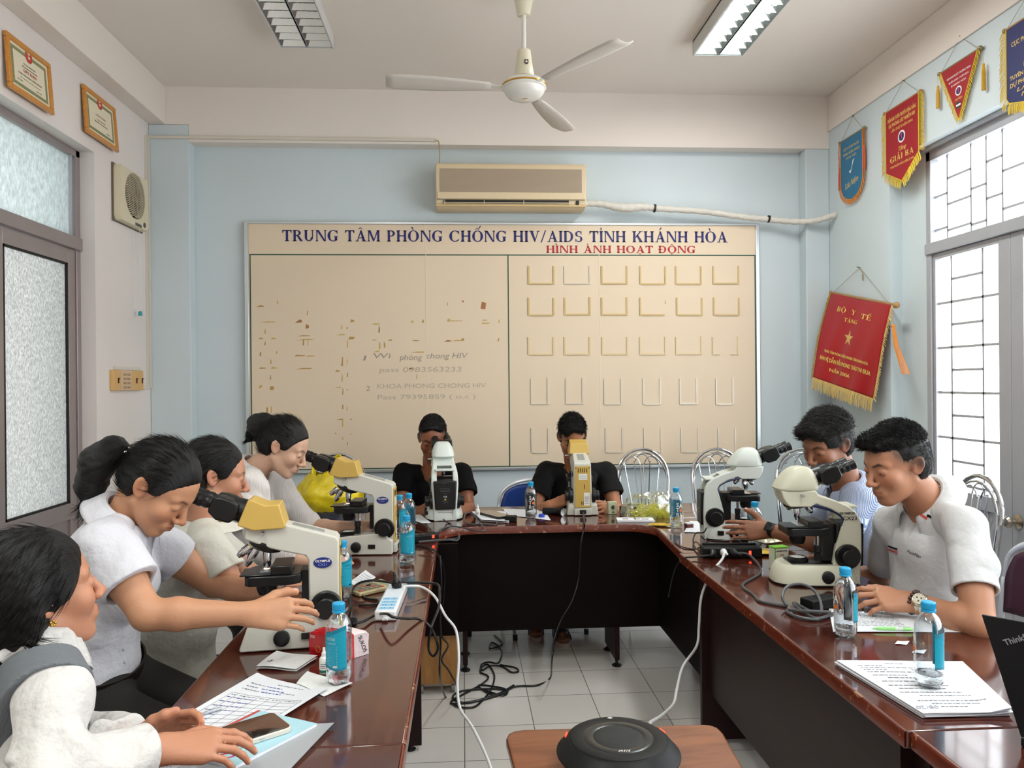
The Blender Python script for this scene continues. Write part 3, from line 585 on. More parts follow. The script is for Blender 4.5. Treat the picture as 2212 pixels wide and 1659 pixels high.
obj('round_dial',MB().lathe([(0,0),(.016,0),(.016,.006),(0,.007)],(0.135,-0.05,-0.135),(0,-1,0)),mat('dial_grey','#4A4B48',0.4),e_)
g=MB(); g.tube([(0.09,-0.04,-0.165),(0.09,-0.04,-0.7)],0.0012,5); g.tube([(0.075,-0.01,-0.165),(0.075,-0.01,-0.69)],0.0012,5); pc=obj('pull_cord',g,wtxt,e_)
obj('cord_pull',MB().lathe([(0.003,0.0),(0.01,-0.004),(0.013,-0.03),(0,-0.032)],(0.09,-0.04,-0.69)),mat('teal_plastic','#2B9AA6',0.4),e_)
# ---- switch panel
sw=thing('switch_panel','row of amber wall switches and a stickered plate beside the left door','switch',(XL,4.9,1.52),(0,0,PI/2))
amb=mat('aged_amber_plastic','#D9AE6E',0.4); amb2=mat('sticker_beige','#D6B896',0.5)
for x0,x1,m_ in ((-.208,-.105,amb),(-.1,.05,amb2),(.055,.15,amb),(.152,.22,amb)):
    s_=obj('switch_plate',MB().bb(x0,x1,-0.024,-0.001,-0.062,0.062),m_,sw,bevel=0.003)
    if m_ is amb:
        g=MB(); c_=(x0+x1)/2+0.01; g.bb(c_-.004,c_+.002,-0.03,-0.022,-0.018,0.012); g.bb(c_-.004,c_+.014,-0.03,-0.022,0.008,0.014); obj('switch_lever',g,mat('dark_switch','#3A2413',0.4),s_)
g=MB()
for i in range(2):
    for j in range(4): g.bb(-.075+i*.055,-.035+i*.055,-0.0255,-0.0235,-.05+j*.026,-.036+j*.026)
obj('socket_marks',g,mat('faded_marks','#A98A68',0.6),sw,smooth=False)
obj('trunking_stub',MB().bb(-.16,.2,-0.016,-0.001,0.064,0.084),trk,sw)
# ---- pennants on the right wall: local x towards the camera along the wall, -y out of the wall
redc=mat('red_velvet','#9C1420',0.55,bump=0.15,bscale=90); bluc=mat('blue_satin','#1F6C93',0.45,bump=0.1,bscale=60); nvc=mat('navy_velvet','#16205A',0.55)
def fringe(outline,ln,m,par,step=0.006,y=-0.02,start=0,name='fringe',thick=0.0017):
    g=MB(); acc=0
    for i in range(len(outline)-1):
        a=Vector((outline[i][0],0,outline[i][1])); b_=Vector((outline[i+1][0],0,outline[i+1][1])); L_=(b_-a).length; n=max(1,int(L_/step)); d=(b_-a).normalized(); nrm=Vector((-d.z,0,d.x))*-1
        for k in range(n):
            p=a+(b_-a)*(k+.5)/n+Vector((0,y+rng.uniform(-.002,.002),0)); q=ln*(outline[i][2] if len(outline[i])>2 else 1)*rng.uniform(.85,1.1)
            dd=(nrm*0.55+Vector((0,0,-0.65 if nrm.z<-.3 else -0.35))).normalized()
            g.tube([p,p+nrm*q*.4+Vector((0,-.002,0)),p+nrm*q*.35+dd*q*.6],[thick,thick,thick*.7],4)
    return tag(obj(name,g,m,par),kind='stuff')
def tassel(par,p,ln,m,sw_=(0,0,0)):
    p=Vector(p); g=MB(); g.tube([p+Vector((0,0,ln*.5)),p],0.001,4); g.ball(p+Vector((0,0,-0.004)),0.007,6)
    for k in range(12):
        a_=2*PI*k/12; r_=0.008; q=Vector((math.cos(a_),math.sin(a_),0)); g.tube([p+q*.003,p+q*r_+Vector((0,0,-ln*.3))+Vector(sw_)*.3,p+q*r_*1.1+Vector((0,0,-ln))+Vector(sw_)],0.0018,4)
    obj('tassel',g,m,par)
def pennant(label,yc,zt,wd,out,cm,fm,rodm,fl,nail=(0,0.13),name='pennant',fstep=0.006):
    """out: outline below the rod in fractions (x -0.5..0.5 of width, z metres below rod), from top left down round to top right"""
    t=thing(name,label,'pennant',(XR,yc,zt),(0,0,-PI/2))
    o_=[(x*wd,-z) for x,z in out]
    g=MB().prism(o_,(0,-0.018,0),(1,0,0),(0,0,1),(0,-0.003,0)); obj('cloth',g,cm,t,smooth=False)
    g=MB(); ol=[Vector((x*0.995,-0.0215,z)) for x,z in o_]; g.tube(ol,0.0025,5); obj('edge_braid',g,fm,t)
    obj('hanging_rod',MB().cyl((-wd/2-.012,-0.017,0.0),(wd/2+.012,-0.017,0.0),0.006,n=10),rodm,t)
    g=MB(); g.ball((-wd/2-.014,-0.017,0),0.012,8); g.ball((wd/2+.014,-0.017,0),0.012,8); obj('rod_finial',g,rodm,t)
    g=MB(); g.tube([(-wd/2,-0.017,0),(nail[0],-0.008,nail[1]),(wd/2,-0.017,0)],0.0013,4); obj('hanging_cord',g,cordm,t)
    obj('nail',MB().cyl((nail[0],0,nail[1]),(nail[0],-0.014,nail[1]+.003),0.003),brass,t)
    fringe([(x*1.01,z) for x,z in o_],fl,fm,t,step=fstep)
    return t
YT=-0.0215
def PT(t,s,z,w_,sz,m_=gtxt,x=0,sh=0,bold=0.0,rz=0): return text(s,sz,m_,t,(x,YT,z),width=w_,shear=sh,bold=bold,rot=(PI/2,rz,0))
def emblem(t,z,r,x=0):
    g=MB(); g.lathe([(0,0),(r,0),(r,.0012),(0,.0012)],(x,YT+.0005,z),(0,-1,0)); g.cur=1; g.lathe([(0,0),(r*.72,0),(r*.72,.0018),(0,.0018)],(x,YT+.0005,z),(0,-1,0)); g.cur=2; g.prism([(-.1*r,-.5*r),(.15*r,-.4*r),(.3*r,-.1*r),(.1*r,.1*r),(.35*r,.5*r),(-.15*r,.55*r),(-.1*r,.1*r),(.05*r,-.1*r)],(x,YT-.0012,z),(1,0,0),(0,0,1),(0,-.001,0)); obj('emblem',g,[wtxt,navy,redp],t,smooth=False)
rd=[(-.5,0),(-.5,.30)]+[(-.5+.5*(1-math.cos(a_)) *0.98 if 0 else -.5*math.cos(a_)**.8,.30+.115*math.sin(a_)**1.2) for a_ in [PI/2*k/7 for k in range(1,7)]]+[(0,.42)]
rd=rd+[(-x,z) for x,z in rd[::-1][1:]]
p1=pennant('small blue pennant with orange fringe, nearest the back corner of the right wall',4.94,3.10,.29,rd,bluc,oran,brass,.035)
PT(p1,'HỘI THI TUYÊN TRUYỀN',-.07,.2,.022); PT(p1,'PHÒNG CHỐNG HIV/AIDS',-.105,.21,.02); PT(p1,'KHU VỰC',-.135,.13,.02); PT(p1,'Lưu Niệm',-.31,.17,.055,gtxt,sh=.3,rz=-.15)
g=MB(); g.prism([(-.03,-.03),(-.01,-.045),(.03,.03),(.045,.04),(.02,.035),(0,-.02)],(0,YT,-.2),(1,0,0),(0,0,1),(0,-.001,0)); obj('map_motif',g,wtxt,p1,smooth=False)
tassel(p1,(-.16,-.02,-.17),.15,mat('orange_red_tassel','#D0603A',0.6)); tassel(p1,(.16,-.02,-.11),.15,mat('orange_red_tassel','#D0603A',0.6))
o2=[(-.5,0),(-.5,.37),(0,.455),(.5,.33),(.5,0)]
p2_=pennant('red pennant lettered GIẢI BA with yellow fringe, beside the lit window head',4.355,3.105,.34,o2,redc,gold2,wood,.055)
PT(p2_,'DIỄN ĐÀN TUYÊN TRUYỀN ĐỒNG ĐẲNG',-.065,.29,.03,bold=.01); PT(p2_,'DỰ PHÒNG LÂY NHIỄM HIV',-.1,.27,.03,bold=.01); PT(p2_,'LẦN THỨ II NĂM 2010',-.135,.22,.022); emblem(p2_,-.195,.036); PT(p2_,'Tặng',-.262,.08,.034,sh=.3)
serif('GIẢI BA',.036,gtxt,p2_,(0,YT,-.325),(1,0,0),(0,0,1),width=.24,center=True,thick=.001); PT(p2_,'TUYÊN TRUYỀN PHÒNG CHỐNG TỆ NẠN',-.352,.24,.018)
p3_=pennant('small triangular red pennant with yellow tassels above the window',3.835,3.13,.3,[(-.5,0),(0,.30),(.5,0)],redc,gold2,brass,.03)
PT(p3_,'HỘI NGHỊ SƠ KẾT CHƯƠNG TRÌNH',-.06,.19,.014,wtxt); PT(p3_,'QUÂN DÂN Y NĂM 2015',-.085,.16,.014,wtxt); PT(p3_,'KHÁNH HÒA',-.108,.12,.014,wtxt); emblem(p3_,-.15,.025); PT(p3_,'Lưu Niệm',-.19,.06,.018,gtxt,sh=.3)
g=MB(); g.bb(-.018,.018,YT-.001,YT,-.24,-.208); g.cur=1; g.bb(-.018,.018,YT-.0015,YT,-.229,-.219); obj('patch',g,[mat('dark_green_patch','#1F3B36',0.5),wtxt],p3_,smooth=False)
tassel(p3_,(-.175,-.02,-.06),.12,gold); tassel(p3_,(.19,-.02,-.09),.13,gold)
p4_=pennant('navy blue pennant with yellow fringe cut off at the right edge of the photo',3.27,3.135,.43,[(-.5,0),(-.5,.33),(-.46,.355),(-.2,.385),(0,.41),(.2,.385),(.46,.355),(.5,.33),(.5,0)],nvc,gold2,wood,.05,nail=(.0,.17))
PT(p4_,'BỘ Y TẾ',-.05,.13,.03); PT(p4_,'CỤC PHÒNG CHỐNG HIV/AIDS',-.09,.36,.03,bold=.01); emblem(p4_,-.15,.035); PT(p4_,'DIỄN ĐÀN',-.21,.2,.03); PT(p4_,'TUYÊN TRUYỀN ĐỒNG ĐẲNG',-.245,.38,.026,bold=.01); PT(p4_,'DỰ PHÒNG LÂY NHIỄM HIV',-.28,.38,.028,bold=.01); PT(p4_,'LẦN THỨ I',-.312,.3,.026,sh=.2); PT(p4_,'Năm 2009',-.342,.24,.026,sh=.2)
# ---- the big red banner, hung askew and swung away from the wall
TL,TR,BL,BR=at(1796,632,Y=5.22),at(1926,657,Y=4.47),at(1757,815,Y=5.13),at(1885,860,Y=4.60)
bn=thing('award_banner','large red satin award banner with a gold star, hanging askew on the right wall','banner',TL)
satin=mat('red_satin','#A8121E',0.36)
NR=(TR-TL).cross(BL-TL).normalized()
if NR.x>0: NR=-NR
def bq(u,v,off=0):
    p=(TL*(1-u)+TR*u)*(1-v)+(BL*(1-u)+BR*u)*v
    return p+NR*(0.006*math.sin(u*9+v*2)*(.4+v)+0.006*math.sin(u*21+v*5)*v+0.012*math.sin(v*PI)+off)-TL
obj('cloth',MB().grid(lambda u,v:bq(u,v),40,40),satin,bn,solid=0.0015)
U=(TR-TL).normalized(); V=(TL-BL).normalized()
def onb(o,off=0.0025):
    """lay flat lettering built in banner fractions (x,z as u,1-v) on the cloth"""
    for v in o.data.vertices:
        u_,v_=v.co.x,-v.co.z; y_=v.co.y; v.co=bq(u_,v_,off-y_)
    o.matrix_basis=Matrix.Identity(4); o.parent=bn; return o
def sb(s,u,v,w_,h,tilt=0):
    o_=serif(s,h,gtxt,None,(u-w_/2,0,-v-h/2),(1,0,-tilt),(0,0,1),width=w_,thick=0.0012); return onb(o_)
for s_,u_ in (('BỘ',.27),('Y',.47)): sb(s_,u_,.17,.15 if len(s_)>1 else .07,.055)
sb('TẾ',.69,.19,.17,.055); sb('TẶNG',.46,.27,.22,.042)
def tb(s,u,v,w_,sz,bold=0.02,m_=gtxt):
    o_=text(s,sz,m_,None,(0,0,0),width=w_,bold=bold,ext=0.0004); 
    for v_ in o_.data.vertices: x,y,z=v_.co; v_.co=(x+u,-z,y-v)
    o_.rotation_euler=(0,0,0); return onb(o_,0.003)
tb('TRUNG TÂM PHÒNG CHỐNG HIV/AIDS TỈNH KHÁNH HÒA',.5,.67,.74,.04); tb('ĐƠN VỊ DẪN ĐẦU PHONG TRÀO THI ĐUA',.49,.76,.84,.06,.03); tb('NĂM 2006',.43,.86,.36,.052,.02)
st=[(math.sin(2*PI*k/10)*(.085 if k%2==0 else .033),math.cos(2*PI*k/10)*(.095 if k%2==0 else .037)) for k in range(10)]
g=MB(); c_=(0.48,-0.003,-0.46)
for k in range(10): g.add([(.48,-.0035,-.46),(.48+st[k][0],0,-.46+st[k][1]),(.48+st[(k+1)%10][0],0,-.46+st[(k+1)%10][1])],[(0,1,2)])
onb(obj('gold_star',g,mat('gold_star','#D8B767',0.35,0.3),None,smooth=False),0.002)
g=MB(); rv=TR-TL; g.cyl(-rv*.02-NR*.004,rv*1.05-NR*.004,0.009,n=10); g.ball(rv*1.06-NR*.004,0.02,8); g.ball(-rv*.02-NR*.004,0.013,8); obj('hanging_rod',g,wood,bn)
nl=at(1857,578,X=XR-0.004)-TL
g=MB(); g.tube([rv*.03,nl,rv*.97],0.0016,4); g.tube([nl+Vector((0,-.0,0)),nl+Vector((-.01,-.06,-.05)),nl+Vector((-.01,-.065,-.09)),nl+Vector((-.01,-.05,-.085)),nl+Vector((-.01,-.05,-.05))],0.002,4,sm=3); obj('hanging_cord',g,cordm,bn)
obj('nail',MB().cyl(nl+Vector((.004,0,0)),nl+Vector((-.02,0,.004)),0.003),brass,bn)
def bfr(pts,ln,m_,nm,dirn,thick=.002):
    g=MB()
    for p in pts: q=ln*rng.uniform(.85,1.1); s2=Vector((rng.uniform(-.003,.003),rng.uniform(-.003,.003),0)); g.tube([p,p+dirn*q*.5+s2+NR*.003,p+dirn*q+s2*1.5],[thick,thick,thick*.7],4)
    return tag(obj(nm,g,m_,bn),kind='stuff')
dn=-V*0.6+Vector((0,0,-.4))
bfr([bq(k/150,1.0) for k in range(151)],.085,mat('pale_gold_fringe','#CDB16A',0.6),'bottom_fringe',dn.normalized())
bfr([bq(-.005,k/80) for k in range(81)],.03,gold,'side_fringe',(-U*.8+Vector((0,0,-.5))).normalized(),.0028)
bfr([bq(1.005,k/80) for k in range(81)],.03,mat('pale_gold_fringe','#CDB16A',0.6),'side_fringe',(U*.8+Vector((0,0,-.5))).normalized(),.0028)
g=MB(); p=rv*1.02; g.tube([p,p+Vector((0,0,-.12))],.0015,4); g.ball(p+Vector((0,0,-.13)),.012,6)
for k in range(18): a_=2*PI*k/18; q=Vector((math.cos(a_),math.sin(a_),0)); g.tube([p+Vector((0,0,-.12))+q*.006,p+Vector((0,-.03,-.25))+q*.012,p+Vector((0,-.13,-.42))+q*.02],.0018,4)
obj('tassel',g,oran,bn)
# ================================================================== TABLES
TZ=0.76; TT=0.038
def woodmat(name,c1,c2,rough=0.12,coat=0.6,scale=(1.2,14,14),chips=False,dirn='Y',spec=.5):
    m=bpy.data.materials.new(name); m.use_nodes=True; nt=m.node_tree; n=nt.nodes; L_=nt.links; b=n['Principled BSDF']
    g=n.new('ShaderNodeNewGeometry'); mp=n.new('ShaderNodeMapping'); mp.inputs['Scale'].default_value=scale if dirn=='X' else (scale[1],scale[0],scale[2]); L_.new(g.outputs['Position'],mp.inputs[0])
    t=n.new('ShaderNodeTexNoise'); t.inputs['Scale'].default_value=2.5; t.inputs['Detail'].default_value=7; t.inputs['Distortion'].default_value=1.2; L_.new(mp.outputs[0],t.inputs[0])
    r=n.new('ShaderNodeValToRGB'); r.color_ramp.elements[0].position=0.32; r.color_ramp.elements[0].color=(*S(c1),1); r.color_ramp.elements[1].position=0.7; r.color_ramp.elements[1].color=(*S(c2),1); L_.new(t.outputs[0],r.inputs[0])
    out=r.outputs[0]
    if chips:
        t2=n.new('ShaderNodeTexNoise'); t2.inputs['Scale'].default_value=28; t2.inputs['Detail'].default_value=6; t2.inputs['Roughness'].default_value=.75; L_.new(g.outputs['Position'],t2.inputs[0])
        mr=n.new('ShaderNodeMapRange'); mr.inputs['From Min'].default_value=.60; mr.inputs['From Max'].default_value=.63; L_.new(t2.outputs[0],mr.inputs[0])
        mx=n.new('ShaderNodeMix'); mx.data_type='RGBA'; L_.new(mr.outputs[0],mx.inputs[0]); L_.new(out,mx.inputs[6]); mx.inputs[7].default_value=(*S('#A87B5C'),1); out=mx.outputs[2]
    L_.new(out,b.inputs['Base Color']); b.inputs['Roughness'].default_value=rough; b.inputs['Coat Weight'].default_value=coat; b.inputs['Coat Roughness'].default_value=0.06; b.inputs['Specular IOR Level'].default_value=spec
    return m
tw=woodmat('polished_mahogany','#401A13','#57281C'); twx=woodmat('polished_mahogany_crosswise','#401A13','#55261B',dirn='X')
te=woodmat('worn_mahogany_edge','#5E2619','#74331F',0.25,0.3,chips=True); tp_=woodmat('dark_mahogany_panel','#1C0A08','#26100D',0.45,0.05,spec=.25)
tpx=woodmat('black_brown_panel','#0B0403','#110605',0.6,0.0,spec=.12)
glide=mat('black_glide','#121212',0.4)
def slab(poly,z0,z1): return MB().prism(poly,(0,0,z0),(1,0,0),(0,1,0),(0,0,z1-z0))
def top(par,poly,name='tabletop',m=tw,edges=None):
    o=par.location; P=[(x-o.x,y-o.y) for x,y in poly]
    a=obj(name,slab(P,TZ-TT,TZ),[m],par,bevel=0.004,seg=2)
    return a
def edge(par,pts,w_=0.0035,m=te):
    """thin band glued on the visible edge of a top, with a rounded worn lip"""
    o=par.location; g=MB(); vs=[];n=len(pts)
    prof=[(0,TZ-TT+.001),(w_,TZ-TT+.002),(w_,TZ-.004),(w_*.4,TZ-.0005),(-.002,TZ+.0004)]
    R=[]
    for i,(x,y) in enumerate(pts):
        a=Vector(pts[max(i-1,0)]); b_=Vector(pts[min(i+1,n-1)]); d=(b_-a).normalized(); nn=Vector((d.y,-d.x))
        R.append([Vector((x+nn.x*u-o.x,y+nn.y*u-o.y,z)) for u,z in prof])
    vs=[p for r in R for p in r]; k=len(prof)
    g.add(vs,[(i*k+j,i*k+j+1,(i+1)*k+j+1,(i+1)*k+j) for i in range(n-1) for j in range(k-1)])
    return obj('edge_band',g,m,par)
XI,XO=-0.125,-0.665; RI,RO=0.907,1.47; YS=3.27; YN=1.56
def arc(cx,cy,r,a0,a1,n=10): return [(cx+r*math.cos(math.radians(a0+(a1-a0)*i/n)),cy+r*math.sin(math.radians(a0+(a1-a0)*i/n))) for i in range(n+1)]
def lt(par,mb): return rel(par,mb)
def long_table(label,xi,xo,y0,y1,ends,foot):
    xa,xb=min(xi,xo),max(xi,xo); s=1 if xi>xo else -1
    t=thing('conference_table',label,'table',((xa+xb)/2,(y0+y1)/2,0))
    top(t,[(xa,y0+.0015),(xb,y0+.0015),(xb,y1-.0015),(xa,y1-.0015)])
    pts=[(xi,y1-.002),(xi,y0+.002)] if s<0 else [(xi,y0+.002),(xi,y1-.002)]
    edge(t,pts)
    xm=xi-s*0.095
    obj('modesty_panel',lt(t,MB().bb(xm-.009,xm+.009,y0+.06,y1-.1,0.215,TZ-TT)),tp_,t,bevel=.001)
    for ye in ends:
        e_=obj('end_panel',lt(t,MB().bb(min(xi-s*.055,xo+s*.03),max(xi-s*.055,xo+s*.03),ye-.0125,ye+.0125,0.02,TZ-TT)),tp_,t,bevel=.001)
        for xx in (xi-s*.1,xo+s*.08): obj('foot',lt(t,MB().lathe([(.02,0),(.022,.004),(.012,.01),(.008,.03)],(xx,ye,0))),glide,e_)
    return t
long_table('glossy dark red conference table on the left carrying the near microscope and tissue pack',XI,XO,YN,YS,(1.68,3.14),1)
long_table('glossy dark red table section at the bottom left corner under the papers and phone',XI,XO,0.0,YN,(.1,1.44),1)
long_table('glossy dark red conference table on the right with a chipped inner edge and two bottles',RI,RO,1.53,YS-.08,(1.66,3.09),1)
long_table('glossy dark red table section at the bottom right corner under the laptop',RI+.012,RO,0.0,1.53,(.1,1.4),1)
# head table: a U-shaped end with rounded inner corners
hp=[(XO,YS),(XI-.002,YS),(XI,3.64)]+arc(0.07,3.68,.2,180,90,8)[1:]+[(.2,3.882),(.6,3.878)]+arc(.78,3.70,.175,90,10,8)+[(RI+.012,YS-.08),(RO,YS-.08),(RO,4.5),(XO,4.5)]
ht=thing('head_table','glossy dark red U-shaped head table across the room under the two rear microscopes','table',(.4,4.2,0))
top(ht,hp,m=twx); edge(ht,[(x,y) for x,y in hp[1:-3]][::-1] if False else hp[1:-3],w_=.0035)
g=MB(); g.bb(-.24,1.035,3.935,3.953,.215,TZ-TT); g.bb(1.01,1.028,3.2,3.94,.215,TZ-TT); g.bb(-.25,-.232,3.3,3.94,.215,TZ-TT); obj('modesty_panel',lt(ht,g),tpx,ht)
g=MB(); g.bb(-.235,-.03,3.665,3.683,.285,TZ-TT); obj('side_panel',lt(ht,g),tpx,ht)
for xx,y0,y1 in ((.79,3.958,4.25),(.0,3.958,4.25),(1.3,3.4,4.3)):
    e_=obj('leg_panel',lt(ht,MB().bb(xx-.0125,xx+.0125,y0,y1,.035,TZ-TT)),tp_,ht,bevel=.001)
    for yy in (y0+.02,y1-.03): obj('foot',lt(ht,MB().lathe([(.024,0),(.026,.006),(.016,.012),(.008,.016),(.008,.04)],(xx,yy,0))),glide,e_)
# low wooden cabinet under the head table
oakc=woodmat('light_oak_veneer','#9A6A35','#B98549',0.4,0.1,scale=(12,1.5,2),dirn='X')
cb=thing('rolling_cabinet','low light oak cabinet tucked under the left end of the head table','cabinet',(-.13,3.8,0))
obj('body',lt(cb,MB().bb(-.225,-.04,3.69,3.79,.045,.275)),oakc,cb,bevel=.002)
for xx in (-.21,-.06):
    for yy in (3.71,3.77): obj('caster',lt(cb,MB().cyl((xx-.008,yy,.021),(xx+.008,yy,.021),.02,n=14).bb(xx-.006,xx+.006,yy-.008,yy+.008,.03,.048)),mat('grey_caster','#8C8A85',0.5),cb)
# ---- small wooden table with the speakerphone
swd=woodmat('brown_wood_top','#6B3A20','#8A5231',0.3,0.3,scale=(1.5,9,9),dirn='X')
st_=thing('side_table','small brown wooden table in the foreground under the black speakerphone','table',(.32,1.3,0)); lo=st_.location
ptop=[(.125,.98),(.5,.98)]+[(.545,1.6),(.542,1.625),(.53,1.64),(.515,1.643)]+[(.125,1.65),(.105,1.647),(.09,1.635),(.084,1.615)]
obj('top',MB().prism([(x-lo.x,y-lo.y) for x,y in ptop],(0,0,.715),(1,0,0),(0,1,0),(0,0,.025)),swd,st_,bevel=.006,seg=3)
for sx in (-.16,.15):
    for sy in (-.24,.27): obj('leg',MB().cyl((sx,sy,0),(sx*.95,sy*.95,.715),.014,.02,10),swd,st_)
obj('apron',MB().bb(-.15,.14,-.24,.27,.66,.715),swd,st_)
bk=mat('black_matte_plastic','#0B0C0D',0.5,spec=.3); bk2=mat('charcoal_mesh','#191B1C',0.6,bump=.2,bscale=900); bk3=mat('dark_glossy_ring','#1D1F20',0.25); led=mat('red_led','#FF2A1A',0.3,emit='#FF3B25',estr=3)
sp_=thing('speakerphone','round black conference speakerphone with a red light on each side','speakerphone',(.293,1.468,.74)); 
obj('body',MB().lathe([(.07,0),(.085,0.004),(.112,.022),(.119,.03),(.119,.033),(.115,.037),(.098,.056),(.093,.058)],n=64),bk,sp_)
obj('top_ring',MB().lathe([(.093,.0575),(.092,.0595),(.086,.061),(.068,.0605),(.066,.0600),(.066,.05)],n=64),bk,sp_)
obj('touch_ring',MB().lathe([(.068,.0603),(.066,.0612),(.05,.0612),(.048,.0602)],n=64),bk3,sp_)
obj('speaker_grille',MB().lathe([(.0485,.0604),(.046,.0618),(.03,.0628),(0,.0632)],n=48),bk2,sp_)
for sg in (-1,1):
    a_=math.radians(90+sg*70); 
    obj('status_light',MB().box((.102*math.cos(a_),.102*math.sin(a_)-.0,.0525),(.003,.016,.003),rotm(0,0,a_)@rotm(0,0,0)),led,sp_)
g=MB(); g.prism([(0,0),(.006,.004),(0,.009),(-.006,.004)],(0,.078,.0612),(1,0,0),(0,1,0),(0,0,.0006)); obj('microphone_mark',g,mat('logo_grey','#B9B9B4',0.4),sp_,smooth=False)
text('AVer',.011,mat('logo_grey','#B9B9B4',0.4),sp_,(0,-.0585,.0616),rot=(0,0,PI),bold=.02)
# ================================================================== CHAIRS
chrome=mat('chrome_tube','#C9CBCE',0.12,1.0); vinyl=mat('black_vinyl','#18181A',0.45,bump=.1,bscale=80)
def arch(w,z0,z1,r,y=0,lean=0.0,n=12):
    h=w/2; P=[(-h*.86,y,z0)]
    zc_=z1-h*1.05
    P+=[(-h,y+lean*.6,zc_-.02)]
    for i in range(n+1):
        a_=PI-PI*i/n; P.append((h*math.cos(a_),y+lean*(.7+.3*math.sin(a_)),zc_+h*1.05*math.sin(a_)))
    P+=[(h,y+lean*.6,zc_-.02),(h*.86,y,z0)]
    return P
def arch_chair(label,loc,rz,top_=1.02,w_=.345,group=None):
    """local +y is the side the sitter faces; the back is at -y"""
    t=thing('arch_back_chair',label,'chair',loc,(0,0,rz),group)
    obj('seat',MB().lathe([(0,.445),(.17,.445),(.195,.452),(.2,.468),(.185,.485),(.0,.492)],n=32),vinyl,t)
    g=MB(); g.tube(arch(w_,.43,top_,.01,-.19,-.07),.0105,10,sm=1); g.tube([(x*.93,y+.006,z-.012 if z>.6 else z) for x,y,z in arch(w_,.47,top_-.012,.01,-.185,-.065)],.0055,8); obj('back_frame',g,chrome,t)
    for cx_ in (-.062,0.0,.062):
        g=MB(); hh=.052; zt=top_-.035-abs(cx_)*.25; P=[(cx_*.55-hh*.35,-.19,.50)]
        for i in range(9): a_=PI-PI*i/8; P.append((cx_+hh*math.cos(a_),-.255,zt-hh*1.6+hh*1.6*math.sin(a_)))
        P.append((cx_*.55+hh*.35,-.19,.50)); g.tube(P,.0036,6,sm=3); obj('back_wire',g,chrome,t)
    g=MB(); g.tube([(-.15,-.14,.50),(0,-.215,.5),(.15,-.14,.5)],.006,8,sm=4); obj('cross_rail',g,chrome,t)
    for sx in (-1,1):
        for sy in (-1,1):
            l_=obj('leg',MB().tube([(sx*.12,sy*.1,.45),(sx*.16,sy*.15,.43),(sx*.19,sy*.2,.02)],.011,8),chrome,t)
            obj('foot_cap',MB().cyl((sx*.1895,sy*.1995,.026),(sx*.192,sy*.202,0),.014,.015,10),black,l_)
    g=MB(); g.tube([(.15*math.cos(a_),.15*math.sin(a_),.27) for a_ in [2*PI*k/20 for k in range(20)]],.006,6,close=True); obj('leg_ring',g,chrome,t)
    return t
G='chrome arch-backed chairs standing behind the tables'
c0=arch_chair('chrome arch-backed chair beneath the board, directly right of the man with the gold chain',(1.20,4.86,0),PI,1.03,group=G)
for x,y,r,l_ in ((1.68,4.80,PI-.05,'chrome arch-backed chair beneath the board at its right end, behind the far right microscope'),
               (-.79,4.80,PI+.1,'chrome arch-backed chair beside the yellow plastic bag, behind the bun-haired woman'),
               (2.16,4.72,PI-.35,'chrome arch-backed chair in the back right corner, behind the eyepieces of the far right microscope'),
               (at(1895,1400,Y=3.12).x+.05,3.14,PI/2,'chrome arch-backed chair the man in the striped shirt sits on'),
               (2.15,3.45,PI/2,'chrome arch-backed chair against the window, behind the white polo shirt')):
    copy_tree(c0,None,(x,y,0),r,l_)
bluv=mat('blue_padded_vinyl','#1F3E86',0.45); cw=mat('white_painted_tube','#D8DCE2',0.25,.3); marv=mat('maroon_plastic','#4A2A35',0.35)
def fold_chair(label,loc,rz,padm,tubem,name='folding_chair',zt=.86,w_=.43):
    t=thing(name,label,'chair',loc,(0,0,rz))
    obj('seat',MB().prism([(-.19,-.18),(.19,-.18),(.2,.12),(.16,.19),(-.16,.19),(-.2,.12)],(0,0,.43),(1,0,0),(0,1,0),(0,0,.035)),padm,t,bevel=.012,seg=3)
    g=MB(); h=w_/2; P=[(-h,-.22,.45),(-h,-.245,zt-.2)]+[(h*math.cos(PI-PI*i/10)*(1),-.255-.01*math.sin(PI*i/10),zt-.17+.17*math.sin(PI*i/10)**.7) for i in range(11)]+[(h,-.245,zt-.2),(h,-.22,.45)]
    g.tube(P,.0125,10,sm=2); obj('back_frame',g,tubem,t)
    def bp(u,v): x=(u-.5)*2*(h-.012)*(1-.25*max(0,v-.55)**1.5*2.2); return Vector((x,-.238-.03*(1-(2*u-1)**2)-.015*v,zt-.3+.275*v-(.05*abs(2*u-1)**3*v)))
    obj('backrest',MB().grid(bp,14,10),padm,t,solid=.02)
    for sx in (-1,1):
        for sy,y1 in ((-.2,.2),(.17,-.26)):
            l_=obj('leg',MB().tube([(sx*h*.97,sy,.45),(sx*h,y1,.02)],.011,8),tubem,t); obj('foot_cap',MB().cyl((sx*h,y1,.03),(sx*h,y1+.004*np.sign(y1),0),.014,n=10),black,l_)
    return t
fold_chair('blue padded chair with a white tube frame under the man with the gold chain',(.47,4.66,0),PI+.15,bluv,cw,zt=.86)
fold_chair('chair with dark legs under the man looking into the grey-white rear microscope',(-.19,4.72,0),PI,vinyl,chrome,zt=.8)
fold_chair('maroon-backed chair at the right edge of the photo behind the man in the white polo',(1.88,2.62,0),PI/2+.1,marv,cw,zt=.88,w_=.46)
